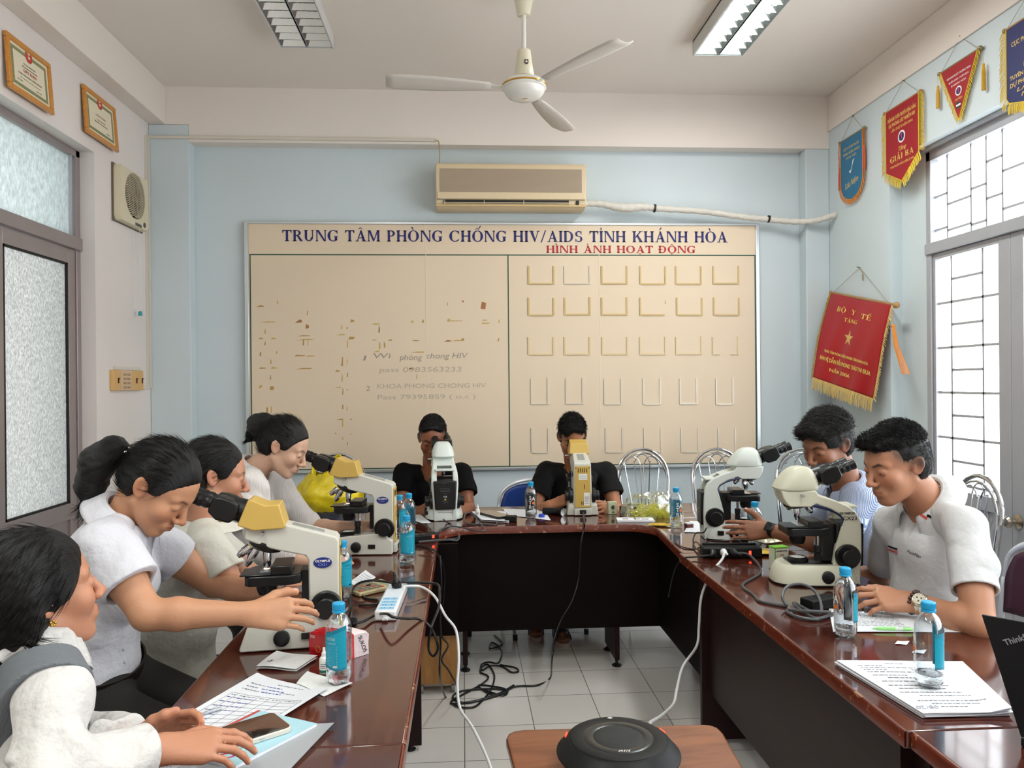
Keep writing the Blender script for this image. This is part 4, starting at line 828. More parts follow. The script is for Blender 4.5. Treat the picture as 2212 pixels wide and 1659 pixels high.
# ================================================================== MICROSCOPES
mw=mat('microscope_grey_white','#C9C8BE',0.4,var=0.02,vscale=8); mw2=mat('microscope_warm_white','#D3D3BE',0.38); mwh=mat('microscope_mint_white','#D5DCD6',0.38)
tan=mat('microscope_mustard_head','#C9A755',0.45,var=0.03,vscale=8); mb_=mat('microscope_black','#0E0F10',0.38); mb3=mat('microscope_stage_black','#131415',0.28)
steel=mat('objective_steel','#C8C9CC',0.15,1.0); lens=mat('eyepiece_lens','#20242C',0.05,coat=1); mblue=mat('oval_badge_navy','#1D2C7A',0.35); lampc=mat('lamp_glass','#F0F2EE',0.2); sticker=mat('white_sticker','#E5E6E2',0.5); glowm=mat('lit_condenser','#FFD9C9',0.3,emit='#FFB9A0',estr=2.2)
accent=mat('deep_blue_accent','#1C2450',0.35)
def taper(mb,fn):
    mb.v=[fn(*v) for v in mb.v]; return mb
def eyehead(par,cx,zc,rot,kind,k='head'):
    """binocular head turning about the turret axis; local +f is where the eyepieces point"""
    s=math.cos(rot); Rz=Matrix.Rotation(rot,3,'Z')
    def P(f,y,z): q=Rz@Vector((f,y,0)); return (cx+q.x,q.y,z)
    def build(mb): mb.v=[P(*v) for v in mb.v]; return mb
    g=MB()
    if kind=='CX21':
        prof=[(.066,.331),(.04,.396),(.031,.398),(-.004,.382),(-.041,.383),(-.058,.324),(-.054,.319),(.024,.316)]
        g.prism(prof,(0,-.053,0),(1,0,0),(0,0,1),(0,.106,0)); taper(g,lambda x,y,z:(x,y*(1-(max(0,z-.33))*2.2),z)); hm=tan
    else:
        hm=mwh if kind=='CX23B' else mw2
        R_=[]
        for z,b,f,w_ in ((.324,-.078,.062,.052),(.330,-.081,.067,.054),(.352,-.070,.066,.052),(.375,-.052,.058,.045),(.393,-.032,.046,.036),(.402,-.014,.034,.028),(.404,-.0,.02,.02)):
            n=20; ring=[]
            for j in range(n):
                a_=2*PI*j/n; c_,s_=math.cos(a_),math.sin(a_); e=.55
                ring.append((( (f+b)/2+(f-b)/2*abs(c_)**e*np.sign(c_)), w_*abs(s_)**e*np.sign(s_), z+(.0 if c_<0 else .0)))
            R_.append(ring)
        g.rings(R_)
    h=obj('viewing_head',build(g),hm,par,bevel=.004 if kind=='CX21' else 0,seg=3,ang=30 if kind=='CX21' else 28)
    ax=Vector((.935,0,.355)).normalized(); o0=Vector((.035,0,.354)); up=Vector((-.355,0,.935)).normalized()
    g=MB(); g.cyl(o0,o0+ax*.055,.034,.031,28); obj('prism_hub',build(g),mb_,h)
    for sy in (-1,1):
        g=MB(); c0=o0+ax*.05+Vector((0,sy*.03,0)); 
        g.prism([(-.006,-.034),(-.018,-.018),(-.014,.02),(.008,.026),(.03,.026),(.05,.022),(.056,.015),(.056,-.022),(.03,-.036)],c0-Vector((0,.021,0)),ax,up,(0,.042,0))
        p_=obj('prism_box',build(g),mb_,h,bevel=.006,seg=3)
        a0=c0+ax*.05; g=MB(); prof=[(.0,-.002),(.0155,-.002),(.0155,.012),(.0175,.013),(.0175,.022),(.0165,.024),(.0165,.03),(.0185,.031),(.0185,.04),(.017,.042),(.0175,.05),(.019,.064),(.017,.066),(.014,.064),(.012,.06)]
        g.lathe(prof,a0,ax,24); obj('eyepiece',build(g),mb_,p_)
        g=MB().lathe([(0,.0585),(.0125,.0585),(.0125,.06),(0,.061)],a0,ax,16); obj('lens',build(g),lens,p_)
    g=MB(); g.cyl((0,-.054,.309),(0,-.068,.309),.0045,n=12); obj('lock_screw',MB().cyl((cx,-.03,.309),(cx,-.072,.309),.0042,.005,12),steel,h)
    return h
def objectives(par,cx,z0,dirs,tilt,nm=mb_):
    t=Vector((math.sin(tilt),0,math.cos(tilt))); c0=Vector((cx,0,z0))
    ns=obj('nosepiece',MB().lathe([(0,.022),(.045,.02),(.047,.012),(.044,.002),(.03,-.006),(0,-.008)],c0,tuple(t),32,1,1),nm,par)
    for d,ln,off in dirs:
        d=Vector(d).normalized(); p=c0+Vector(off)
        prof=[(.011,0),(.012,.004),(.012,ln*.5),(.0105,ln*.52),(.0105,ln*.78),(.0085,ln*.86),(.006,ln),(0,ln)]
        obj('objective_lens',MB().lathe(prof,p,tuple(d),20),steel,ns)
def stage(par,cx,z,kind,sy=-1):
    a,b=cx-.05,cx+.095
    g=MB(); g.prism([(a,-.055),(a+.012,-.068),(b-.03,-.068),(b,-.05),(b,.05),(b-.03,.068),(a+.012,.068),(a,.055)],(0,0,z-.03),(1,0,0),(0,1,0),(0,0,.026)); 
    s_=obj('stage',g,mb3,par,bevel=.003)
    obj('slide_holder',MB().bb(cx+.018,cx+.07,-.06,.05,z-.003,z+.02).bb(a-.012,cx+.02,-.064,.02,z-.003,z+.001),mb3,s_,bevel=.002)
    obj('glass_slide',MB().bb(cx-.013,cx+.013,-.038,.038,z+.0012,z+.0024),mat('slide_glass','#AEB8BC',0.05,coat=1),s_)
    if kind=='lit': obj('light_spot',MB().lathe([(0,0),(.008,0),(.008,.001),(0,.001)],(cx,0,z+.0025)),glowm,s_)
    obj('condenser',MB().lathe([(.0,z-.03),(.026,z-.03),(.028,z-.05),(.022,z-.066),(.0,z-.068)],(cx,0,0)),mb_,s_)
    k=obj('stage_control_rod',MB().cyl((cx+.05,sy*.056,z-.03),(cx+.05,sy*.056,z-.062),.006,n=12),steel,s_)
    obj('stage_control_knob',MB().lathe([(.0,0),(.0105,0),(.012,.002),(.012,.024),(.0105,.025),(.0105,.028),(.013,.03),(.013,.052),(0,.053)],(cx+.05,sy*.056,z-.114),(0,0,1),18),mb_,k)
    return s_
def knobs(par,x,z,hw):
    for sy in (-1,1):
        obj('focus_knob',MB().lathe([(0.02,0),(.04,0.001),(.042,.004),(.042,.015),(.039,.018),(.028,.018),(.027,.021),(.028,.024),(.028,.036),(.025,.039),(0,.039)],(x,sy*hw,z),(0,sy,0),40),mb_,par)
def cx21(label,loc,rz,sy=-1,back=True):
    t=thing('microscope',label,'microscope',loc,(0,0,rz),None)
    bw=.082
    g=MB().prism([(0,.003),(0,.055),(-.035,.088),(-.105,.083),(-.20,.074),(-.232,.07),(-.238,.062),(-.256,.01),(-.254,.003)],(0,-bw,0),(1,0,0),(0,0,1),(0,2*bw,0))
    taper(g,lambda x,y,z:(x,y*(1-.16*min(1,max(0,z-.01)/.07)),z)); b_=obj('base',g,mw,t,bevel=.004,seg=3)
    obj('base_top_plate',MB().bb(-.225,-.1,-.055,.055,.072,.0775),mb_,b_,bevel=.001)
    obj('lamp_housing',MB().lathe([(.034,.0765),(.034,.083),(.027,.087),(.026,.084),(0,.084)],(-.195,0,0)),mb_,b_)
    obj('lamp_window',MB().lathe([(.0255,.0845),(.02,.087),(0,.088)],(-.195,0,0)),lampc,b_)
    obj('brightness_dial',MB().lathe([(.0,0),(.02,0),(.021,.002),(.021,.011),(.018,.013),(0,.0135)],(-.148,sy*.0785,.035),(0,sy,0),28),mb_,b_)
    obj('switch',MB().bb(-.098,-.07,sy*.0765,sy*.083,.028,.044),mb_,b_)
    for fx_,fy_ in ((-.235,-.06),(-.235,.06),(-.02,-.06),(-.02,.06)): obj('rubber_foot',MB().cyl((fx_,fy_,0),(fx_,fy_,.005),.009,n=10),black,b_)
    A=[(0,.02),(0,.278),(-.008,.289),(-.142,.328),(-.16,.330),(-.242,.330),(-.247,.326),(-.247,.292),(-.19,.268),(-.155,.258),(-.088,.242),(-.081,.230),(-.080,.09),(-.05,.05),(-.05,.02)]
    g=MB().prism(A,(0,-.05,0),(1,0,0),(0,0,1),(0,.10,0)); taper(g,lambda x,y,z:(x,y*(1-.26*min(1,max(0,z-.24)/.09)),z))
    a_=obj('arm',g,mw,t,bevel=.005,seg=3)
    obj('carry_recess',MB().prism([(-.04,.2795),(-.125,.3045),(-.125,.3055),(-.04,.2805)],(0,-.018,.0185),(1,0,0),(0,0,1),(0,.036,0)),mat('recess_grey','#8F918D',0.5),a_)
    obj('stage_bracket',MB().bb(-.1,-.078,-.03,.03,.1,.2),mb_,t)
    g=MB().lathe([(0,0),(1,0),(1,1),(0,1)],(0,0,0),n=36); g.v=[(-.043+v[0]*.0245,sy*(.0492+.0016*v[2]),.222+v[1]*.0145) for v in g.v]; bd=obj('brand_badge',g,mblue,a_)
    Rt=Matrix(((1,0,0),(0,0,-1),(0,1,0))) if sy<0 else Matrix(((-1,0,0),(0,0,1),(0,1,0)))
    text('OLYMPUS',.0085,wtxt,bd,(-.043,sy*.0512,.2265),width=.039,bold=.03,R=Rt); text('CX21',.009,mat('pale_blue_print','#93A3D8',0.5),bd,(-.043,sy*.0512,.2165),width=.022,R=Rt)
    if back:
        bp=obj('back_panel',MB().bb(.0002,.0035,-.04,.04,.045,.268),tan,a_,bevel=.001)
        g=MB()
        for q in (-.022,-.011,0,.011,.022): g.bb(.003,.0042,q-.0018,q+.0018,.235,.258)
        for q,z0,z1 in ((-.01,.145,.17),(.006,.06,.078),(-.002,.06,.078)): g.bb(.003,.0042,-q-.0015,-q+.0015,z0,z1)
        for q in (-.034,.034): g.cyl((.003,q,.26),(.0045,q,.26),.003,n=10)
        obj('vent_slots',g,mb_,bp)
        [obj('label_sticker',MB().bb(.0035,.004,*q),sticker,bp,smooth=False) for q in ((-.02,.024,.195,.227),(.006,.036,.055,.125))]
        g=MB()
        for q in range(5): g.bb(.004,.0043,.010,.032,.065+q*.009,.067+q*.009)
        for q in range(4): g.bb(.004,.0043,-.016,.02,.202+q*.006,.2028+q*.006)
        obj('label_print',g,mat('label_print_dark','#3C3C3C',0.5),bp,smooth=False)
        g=MB(); g.bb(-.0,.014,-.045,.045,.004,.04); obj('power_housing',g,mw,a_,bevel=.003); obj('power_socket',MB().bb(.012,.019,-.016,.016,.012,.034),mb_,a_,bevel=.002)
    objectives(t,-.200,.261,[((0,0,-1),.046,(.006,0,-.012)),((-.5,-.05,-.86),.052,(-.022,-.006,-.002)),((-.78,-.1,-.6),.040,(-.036,-.012,.006)),((.1,.75,-.65),.035,(.0,.028,-.004))],.36)
    stage(t,-.195,.2,'lit',sy)
    knobs(t,-.034,.105,.049)
    eyehead(t,-.197,.0,PI,'CX21')
    return t
def cx23(label,loc,rz,sy=-1,headrot=PI,kind='CX23',paint=None,lettered=True):
    paint=paint or mw2
    t=thing('microscope',label,'microscope',loc,(0,0,rz),None)
    R_=[]
    for z,s_,o_ in ((.003,1,0),(.02,1.0,0),(.05,.93,.0),(.066,.86,0),(.07,.82,0)):
        pts=[]
        for j in range(32):
            a_=2*PI*j/32; c_,q_=math.cos(a_),math.sin(a_); pts.append((-.148+.145*s_*abs(c_)**.6*np.sign(c_),.088*s_*abs(q_)**.6*np.sign(q_)*(1-.12*(c_<0)*abs(c_)),z))
        R_.append(pts)
    b_=obj('base',MB().rings(R_),paint,t,ang=30)
    obj('base_skirt',MB().rings([[(x*1.003,y*1.01,z) for x,y,z in R_[0]],[(x*1.003,y*1.01,.007) for x,y,z in R_[0]]]),black,b_)
    obj('base_top_plate',MB().bb(-.235,-.09,-.05,.05,.068,.0735),mb_,b_,bevel=.002)
    obj('lamp_housing',MB().lathe([(.036,.0725),(.036,.081),(.028,.088),(.0265,.086),(0,.086)],(-.2,0,0),n=36),mb_,b_)
    obj('lamp_window',MB().lathe([(.026,.0862),(.02,.088),(0,.0885)],(-.2,0,0)),lampc,b_)
    obj('brightness_dial',MB().lathe([(.0,0),(.02,0),(.021,.002),(.021,.012),(.018,.014),(0,.0145)],(-.125,sy*.078,.034),(0,sy,0),28),mb_,b_)
    obj('switch',MB().bb(-.082,-.056,sy*.078,sy*.0885,.026,.044),mb_,b_)
    A=[(-.004,.0),(-.002,.06),(-.0,.12),(-.002,.19),(-.006,.225),(-.018,.25),(-.045,.272),(-.085,.290),(-.14,.3075),(-.15,.324),(-.268,.324),(-.262,.298),(-.248,.275),(-.24,.268),(-.17,.268),(-.152,.279),(-.105,.262),(-.072,.243),(-.062,.225),(-.072,.19),(-.088,.13),(-.098,.06),(-.1,0)]
    a_=None
    fl=lambda x,y,z:(x,y*(1-.22*min(1,max(0,z-.24)/.08))*(1-.14*min(1,max(0,.17-z)/.1)),z)
    for s2 in (-1,1):
        g=MB().prism(A,(0,s2*.062 if s2<0 else .038,0),(1,0,0),(0,0,1),(0,.024,0)); taper(g,fl); o_=obj('arm' if a_ is None else 'arm_cheek',g,paint,t if a_ is None else a_,bevel=.005,seg=3)
        a_=a_ or o_
    C=[(-.075,.286),(-.14,.3078),(-.15,.3235),(-.266,.3235),(-.26,.298),(-.246,.27),(-.17,.269),(-.152,.279),(-.105,.266)]
    g=MB().prism(C,(0,-.05,0),(1,0,0),(0,0,1),(0,.10,0)); taper(g,fl); obj('arm_bridge',g,paint,a_,bevel=.003)
    g=MB(); g.bb(-.06,-.01,-.045,.045,.262,.272) ; obj('top_crosspiece',g,paint,a_,bevel=.003)
    bp=obj('back_cover',MB().prism([(-.05,.062),(-.056,.21),(.056,.21),(.05,.062)],(.01,0,0),(0,1,0),(0,0,1),(-.08,0,0)) if False else taper(MB().bb(-.085,.01,-.054,.054,.062,.212),lambda x,y,z:(x,y*(.86+.14*(z-.062)/.15),z)),mb_,a_,bevel=.006,seg=3)
    g=MB(); 
    for z,w_ in ((.2,.03),(.172,.045),(.165,.045),(.158,.045),(.145,.02),(.105,.03),(.098,.02)): g.bb(.0102,.0106,-w_/2,w_/2,z,z+.0016)
    obj('cover_print',g,mat('faint_grey_print','#55585C',0.5),bp,smooth=False); text('CE',.010,sticker,bp,(.0108,.0,.13),width=.016,R=Matrix(((0,0,1),(1,0,0),(0,1,0))))
    g=MB().prism([(-.006,0),(.006,0),(0,.01)],(.0104,0,.112),(0,1,0),(0,0,1),(.0004,0,0)); obj('warning_triangle',g,mat('yellow_print','#D8C23A',0.5),bp,smooth=False)
    obj('lower_frame',MB().bb(-.07,-.006,-.05,.05,.045,.062),paint,a_,bevel=.002); obj('lower_sill',MB().bb(-.07,-.004,-.05,.05,.003,.014),paint,a_); obj('cable_bay',MB().bb(-.075,-.045,-.045,.045,.012,.046),mb_,a_)
    g=MB(); g.tube([(-.16,-.052 if sy<0 else .052,.272),(-.105,sy*.052,.258),(-.072,sy*.055,.24),(-.063,sy*.056,.225),(-.07,sy*.056,.205)],.0045,8,sm=4); obj('blue_accent',g,accent,a_)
    obj('stage_bracket',MB().bb(-.125,-.07,-.035,.035,.08,.205),mb_,t)
    if lettered:
        Rt=Matrix(((1,0,0),(0,0,-1),(0,1,0))) if sy<0 else Matrix(((-1,0,0),(0,0,1),(0,1,0)))
        text('OLYMPUS',.0105,mat('logo_black','#16181C',0.4),a_,(-.052,sy*.0650,.248),width=.05,bold=.03,R=Rt); text('CX23',.017,mat('logo_black','#16181C',0.4),a_,(-.043,sy*.0655,.2305),width=.047,bold=.01,R=Rt)
    objectives(t,-.2,.266,[((0,0,-1),.045,(-.0,0,-.006)),((.55,-.1,-.83),.03,(.035,0,.0)),((.3,.8,-.6),.04,(.01,.03,0)),((-.2,.7,-.7),.03,(-.01,.03,0))],-.14)
    stage(t,-.2,.2,'plain',sy)
    knobs(t,-.05,.1,.052)
    eyehead(t,-.2,0,headrot,kind)
    return t
pl=at(530,1410,Z=TZ); pr=at(733,1396,Z=TZ); M1=cx21('mustard-headed microscope nearest the camera on the left table, its oval badge in clear view',pr,math.atan2(pr.y-pl.y,pr.x-pl.x))
pr=at(848,1198,Z=TZ); M2=cx21('mustard-headed microscope on the corner of the left table in front of the bun-haired woman',pr,-.06)
pr=at(1259,1114,Z=TZ); M3=cx21('mustard-headed microscope on the head table seen from behind, with two stickers on its back',pr,-PI/2-.04)
pr=at(962,1126,Z=TZ); M4=cx23('grey-white microscope on the head table seen from behind, with a black back cover',pr,-PI/2+.08,kind='CX23B',paint=mwh,lettered=False)
pr=at(1868,1268,Z=TZ); M5=cx23('cream microscope lettered CX23 in front of the man in the white polo',pr,-.1,headrot=0.06)
pr=at(1522,1168,Z=TZ); M6=cx23('mint-white microscope in front of the man in the striped shirt',pr,PI-.12,sy=1,kind='CX23B',paint=mwh,lettered=False)
for m_,dy in ((M1,.075),(M2,.07),(M5,.08),(M6,-.08)):
    R_=Matrix.Rotation(m_.rotation_euler.z,3,'Z'); m_.location+=R_@Vector((0,dy,0)); m_.scale=(1.03,1.03,1.03)
M4.scale=(1,1.14,1); M3.scale=(1,1.06,1)
# ================================================================== WATER BOTTLES
clear=clear_mat('clear_bottle_plastic',(0.93,0.97,0.99),0.2,0.02); teal=mat('teal_label_film','#1E9DB8',0.35); tealb=mat('bright_cap_blue','#27A3D6',0.35); tdk=mat('dark_teal_wave','#0E4E6C',0.4); orn=mat('orange_dot','#E8792B',0.4)
water=bpy.data.materials.new('clear_water'); water.use_nodes=True; wb=water.node_tree.nodes['Principled BSDF']; wb.inputs['Transmission Weight'].default_value=1; wb.inputs['Roughness'].default_value=0; wb.inputs['IOR'].default_value=1.33; wb.inputs['Base Color'].default_value=(.97,.99,1,1)
BP=[(.018,.001),(.026,.004),(.0295,.012),(.031,.022),(.0312,.03),(.0312,.128),(.0305,.137),(.027,.150),(.021,.161),(.0145,.168),(.0125,.171),(.0125,.18)]
def lab_map(o,r,sgn=1):
    """wrap flat lettering (x along, z up) round the bottle, centred on local -y"""
    for v in o.data.vertices:
        x,z,y=v.co.x,v.co.z,v.co.y; a_=x/r-PI/2; rr=r+.0003-y*sgn; v.co=(rr*math.cos(a_),rr*math.sin(a_),z)
    return o
def flat_text(s,size,m,x,z,par,width=None,bold=.0,rot=0):
    o_=text(s,size,m,par,(0,0,0),width=width,bold=bold,ext=.0002); o_.rotation_euler=(0,0,0)
    for v in o_.data.vertices: a,b,c=v.co; v.co=(a*math.cos(rot)-b*math.sin(rot)+x,-c,a*math.sin(rot)+b*math.cos(rot)+z)
    return o_
def bottle(label,p,rz,level=.0,proto=[None]):
    if proto[0] is None:
        t=thing('water_bottle',label,'bottle',(0,0,0),(0,0,0),'blue-capped water bottles')
        n=40; R_=[]
        for r,z in BP:
            k=max(0,1-z/.02); R_.append([( (r-(.004*k*(.5+.5*math.cos(5*2*PI*j/n)))) *math.cos(2*PI*j/n),(r-(.004*k*(.5+.5*math.cos(5*2*PI*j/n))))*math.sin(2*PI*j/n),z-(.0 if k==0 else -.004*k*(.5+.5*math.cos(5*2*PI*j/n)))) for j in range(n)])
        obj('bottle_body',MB().rings(R_,caps=False),clear,t,ang=60)
        g=MB(); g.lathe([(.0,.180),(.0148,.1795),(.0155,.183),(.0155,.1905),(.0148,.194),(.013,.1955),(0,.1958)],n=32)
        for j in range(40): a_=2*PI*j/40; g.box((.0155*math.cos(a_),.0155*math.sin(a_),.188),(.0009,.0009,.008),rotm(0,0,a_))
        c_=obj('cap',g,tealb,t); obj('cap_ring',MB().lathe([(.0132,.1725),(.0158,.1728),(.0158,.1775),(.0135,.1785)]),tealb,c_)
        r=.0316
        def lb(u,v): a_=PI/2+(u-.5)*2.5; top_=.130-.004*math.sin(u*5)+(.012*u); bot=.044+.004*math.sin(u*5+1); return (r*math.cos(a_),r*math.sin(a_),bot+(top_-bot)*v)
        l_=obj('label',MB().grid(lb,28,10),teal,t)
        g=MB()
        for q in (0,.0035,.007):
            g.tube([Vector(lb(i/20,1))*1.0+Vector((0,0,-q-.001)) for i in range(21)],.0006,4); g.tube([Vector(lb(i/20,0))+Vector((0,0,q*.6)) for i in range(21)],.0005,4)
        obj('wave_stripes',g,tdk,l_)
        g=[flat_text('SATORI',.009,wtxt,0,.115,l_,width=.022),flat_text('NƯỚC UỐNG ĐÓNG CHAI',.003,wtxt,0,.105,l_,width=.026)]
        mbx=MB()
        for q in range(13): mbx.bb(-.016,-.016+.02+.012*((q*7)%5)/5,-.0002,.0002,.053+q*.0036,.0538+q*.0036)
        mbx.bb(-.016,-.006,-.0002,.0002,.047,.052)
        g.append(obj('x',mbx,wtxt,l_,smooth=False)); bl_=merge(g,'label_print')
        for v in bl_.data.vertices:
            x,y,z=v.co; a_=x/r+PI/2-0.0; a_=PI/2+x/r; rr=r+.0006; v.co=(rr*math.cos(a_)*-1*-1,rr*math.sin(a_),z)
        for v in bl_.data.vertices: v.co.x=-v.co.x
        bl_.data.flip_normals()
        big=[]
        for s_,x,z in (('S',-.009,.113),('A',.008,.108),('T',-.009,.088),('R',-.009,.064),('I',.006,.062)): big.append(flat_text(s_,.027,wtxt,x,z,t,bold=.015))
        b2=merge(big,'printed_lettering'); lab_map(b2,.0314)
        g=MB().lathe([(0,0),(.0072,0),(.0072,.0006),(0,.0006)],(.0075,0,.086),(0,-1,0),20); d_=obj('orange_dot',g,orn,t); lab_map(d_,.0314)
        proto[0]=t; c=t
    else: c=copy_tree(proto[0],None,None,None,label)
    c.location=p; c.rotation_euler=(0,0,rz)
    if level>0:
        P_=[(0,.006)]+[(r-.0012,z+.003) for r,z in BP if z<level]+[(.0295 if level<.14 else .02,level),(0,level)]
        obj('water',MB().lathe(P_,n=40),water,c,ang=60)
    return c
bz=lambda x,y: at(x,y,Z=TZ+.001)
bottle('nearest bottle on the left table, in front of the red tissue pack',bz(733,1475),2.65,.03)
bottle('bottle just behind the badge side of the near mustard microscope',bz(740,1292),-2.4,.07)
bottle('bottle at the left table corner beside the black power strip',bz(879,1218),-2.7,.012)
bottle('left one of the two bottles side by side behind the corner microscope',bz(864,1158),-1.9,0)
bottle('right one of the two bottles side by side behind the corner microscope',bz(884,1153),-.5,0)
bottle('bottle alone on the head table between the two rear microscopes, letters facing the camera',bz(1147,1120),.1,.155)
bottle('bottle beside the bag of yellow tape at the right end of the head table',bz(1461,1138),.25,.0)
bottle('bottle among the snack packets by the far right microscope',bz(1631,1180),-.1,.12)
bottle('full water bottle standing in front of the cream CX23 microscope',bz(1827,1375),-1.65,.16)
bottle('bottle standing on the thick stack of printed sheets',bz(2007,1494)+Vector((0,0,.014)),-2.05,.012)
# ================================================================== THINGS ON THE TABLES
T0=TZ+.0008
def tz(x,y,dz=0): return at(x,y,Z=T0+dz)
whp=mat('white_paper','#E4E7EC',0.6); inkg=mat('grey_print','#5A5D66',0.6); inkb=mat('blue_pen_ink','#4A5FA8',0.6); tis=mat('tissue_paper','#E6E8E6',0.8,bump=.4,bscale=50)
def sheet(name,label,cat,px,m,par=None,dz=0.0,th=.0005,curl=0.0,group=None,world=None,layers=0,wave=.0008):
    """flat paper: corners given near-left, near-right, far-right, far-left"""
    P=[Vector(p) for p in world] if world else [tz(x,y,dz) for x,y in px]
    c=(P[0]+P[1]+P[2]+P[3])/4; c.z=T0+dz
    def f(u,v,o=0): q=(P[0]*(1-u)+P[1]*u)*(1-v)+(P[3]*(1-u)+P[2]*u)*v; return q-c+Vector((0,0,wave*(1+math.sin(u*5+v*3))+curl*((2*u-1)**4)*v+o))
    o=obj(name,MB().grid(lambda u,v:f(u,v,th),14,14).grid(lambda u,v:f(u,v,0)*1.0 if 0 else Vector(((f(u,v,0)).x,(f(u,v,0)).y,(f(u,v,0)).z)),14,14),m,par,loc=c if par is None else c-par.location,fix=False)
    # close the rim
    if label: tag(o,label,cat,group)
    return o,(lambda u,v,o_=0: f(u,v,th+.0003+o_)),c
def prints(f,rows,m,par,name='printed_text',h=.012,thick=.0000):
    """rows: (u0,u1,v) lines of small words following the sheet"""
    g=MB()
    for u0,u1,v in rows:
        u=u0
        while u<u1:
            w_=min(rng.uniform(.018,.05),u1-u); hh=h*rng.uniform(.6,1)
            g.add([f(u,v-hh/2),f(u+w_,v-hh/2),f(u+w_,v+hh/2),f(u,v+hh/2)],[(0,1,2,3)]); u+=w_+rng.uniform(.006,.014)
    return tag(obj(name,g,m,par,smooth=False,fix=False),kind='stuff')
# --- left foreground: form, booklet, folder, phone, handwriting
o,f,c=sheet('printed_form','large printed results form with a filled-in table, under the hands at the lower left','form',[(318,1594),(560,1580),(708,1494),(556,1459)],whp,curl=.006)
g=MB()
def ln(a,b,w_=.0011):
    A,B=f(*a),f(*b); d=(B-A).normalized(); n=Vector((-d.y,d.x,0))*w_/2; N=10
    for i in range(N):
        p=f(a[0]+(b[0]-a[0])*i/N,a[1]+(b[1]-a[1])*i/N); q=f(a[0]+(b[0]-a[0])*(i+1)/N,a[1]+(b[1]-a[1])*(i+1)/N); g.add([p-n,p+n,q+n,q-n],[(0,1,2,3)])
for k in range(9): ln((.08,.68-.07*k),(.93,.68-.07*k))
for u in (.08,.16,.28,.42,.56,.72,.93): ln((u,.68),(u,.12))
tag(obj('ruled_table',g,inkg,o,smooth=False,fix=False),kind='stuff')
prints(f,[(.4,.75,.92),(.1,.3,.86),(.1,.25,.81),(.1,.32,.76),(.55,.75,.79),(.1,.15,.65),(.2,.27,.65),(.3,.4,.65),(.45,.55,.65),(.6,.7,.65),(.75,.9,.65)],inkg,o)
prints(f,[(.32,.52,.86),(.3,.6,.81),(.35,.6,.76)]+[(.1,.15,.61-.07*k) for k in range(6)]+[(.18,.27,.61-.07*k) for k in range(6)]+[(.3,.41,.61-.07*k) for k in range(4)],inkb,o,'handwriting',.016)
o,f,c=sheet('handwritten_sheet','sheet covered in small handwriting at the bottom edge under the blue booklet','paper',[(300,1680),(520,1690),(520,1600),(352,1600)],whp,dz=.0012)
prints(f,[(.03,.97,.95-.045*k) for k in range(20)],inkg,o,'handwriting',.016)
foil=clear_mat('clear_folder_film',(.93,.95,.96),.12,.12)
fm=mat('clear_folder_plastic','#C5CBD0',0.25,alpha=.55)
o,f,c=sheet('plastic_folder','clear plastic folder sticking out beneath the blue booklet','folder',[(370,1668),(600,1690),(722,1566),(560,1560)],fm,dz=.0035,curl=.003)
# booklet
bkb=mat('booklet_pale_blue','#A9D3DF',0.35); rdl=mat('booklet_red_band','#C4504A',0.45,var=.2,vscale=200); mg=mat('magenta_logo','#C2356B',0.45)
Pb=[tz(509,1662,.004),tz(684,1570,.004),tz(558,1541,.004),tz(372,1632,.004)]; c=sum(Pb,Vector())/4; c.z=T0+.0045
bkt=thing('booklet','pale blue booklet with a red band, lying under the phone','book',c)
def fb(u,v,z=0): q=(Pb[3]*(1-u)+Pb[2]*u)*v+(Pb[0]*(1-u)+Pb[1]*u)*(1-v); return Vector((q.x-c.x,q.y-c.y,z))
g=MB(); q=[fb(0,0),fb(1,0),fb(1,1),fb(0,1)]; g.prism([(a.x,a.y) for a in q],(0,0,0),(1,0,0),(0,1,0),(0,0,.006)); obj('pages',g,whp,bkt)
g=MB(); g.prism([(a.x*1.004,a.y*1.004) for a in q],(0,0,.006),(1,0,0),(0,1,0),(0,0,.0007)); obj('cover',g,bkb,bkt)
g=MB(); g.add([fb(0,.93,.0071),fb(1,.95,.0071),fb(1,1.0,.0071),fb(0,1,.0071)],[(0,1,2,3)]); obj('red_band',g,rdl,bkt,smooth=False)
g=MB(); 
for u,v,r in ((.72,.72,.017),(.12,.3,.012)):
    for j in range(24):
        a_,b_=2*PI*j/24,2*PI*(j+1)/24; cc=fb(u,v,.0071); g.add([cc+Vector((math.cos(a_)*r*1.5,math.sin(a_)*r*.8,0)),cc+Vector((math.cos(b_)*r*1.5,math.sin(b_)*r*.8,0)),cc+Vector((math.cos(b_)*r*.9,math.sin(b_)*r*.5,0)),cc+Vector((math.cos(a_)*r*.9,math.sin(a_)*r*.5,0))],[(0,1,2,3)])
obj('logo',g,mg,bkt,smooth=False)
dd=(Pb[2]-Pb[3]); text('SƯNS',.026,mat('dark_red_print','#8C2A2A',0.5),bkt,tuple(fb(.5,.66,.0072)),rot=(0,0,math.atan2(dd.y,dd.x)+PI),bold=.02)
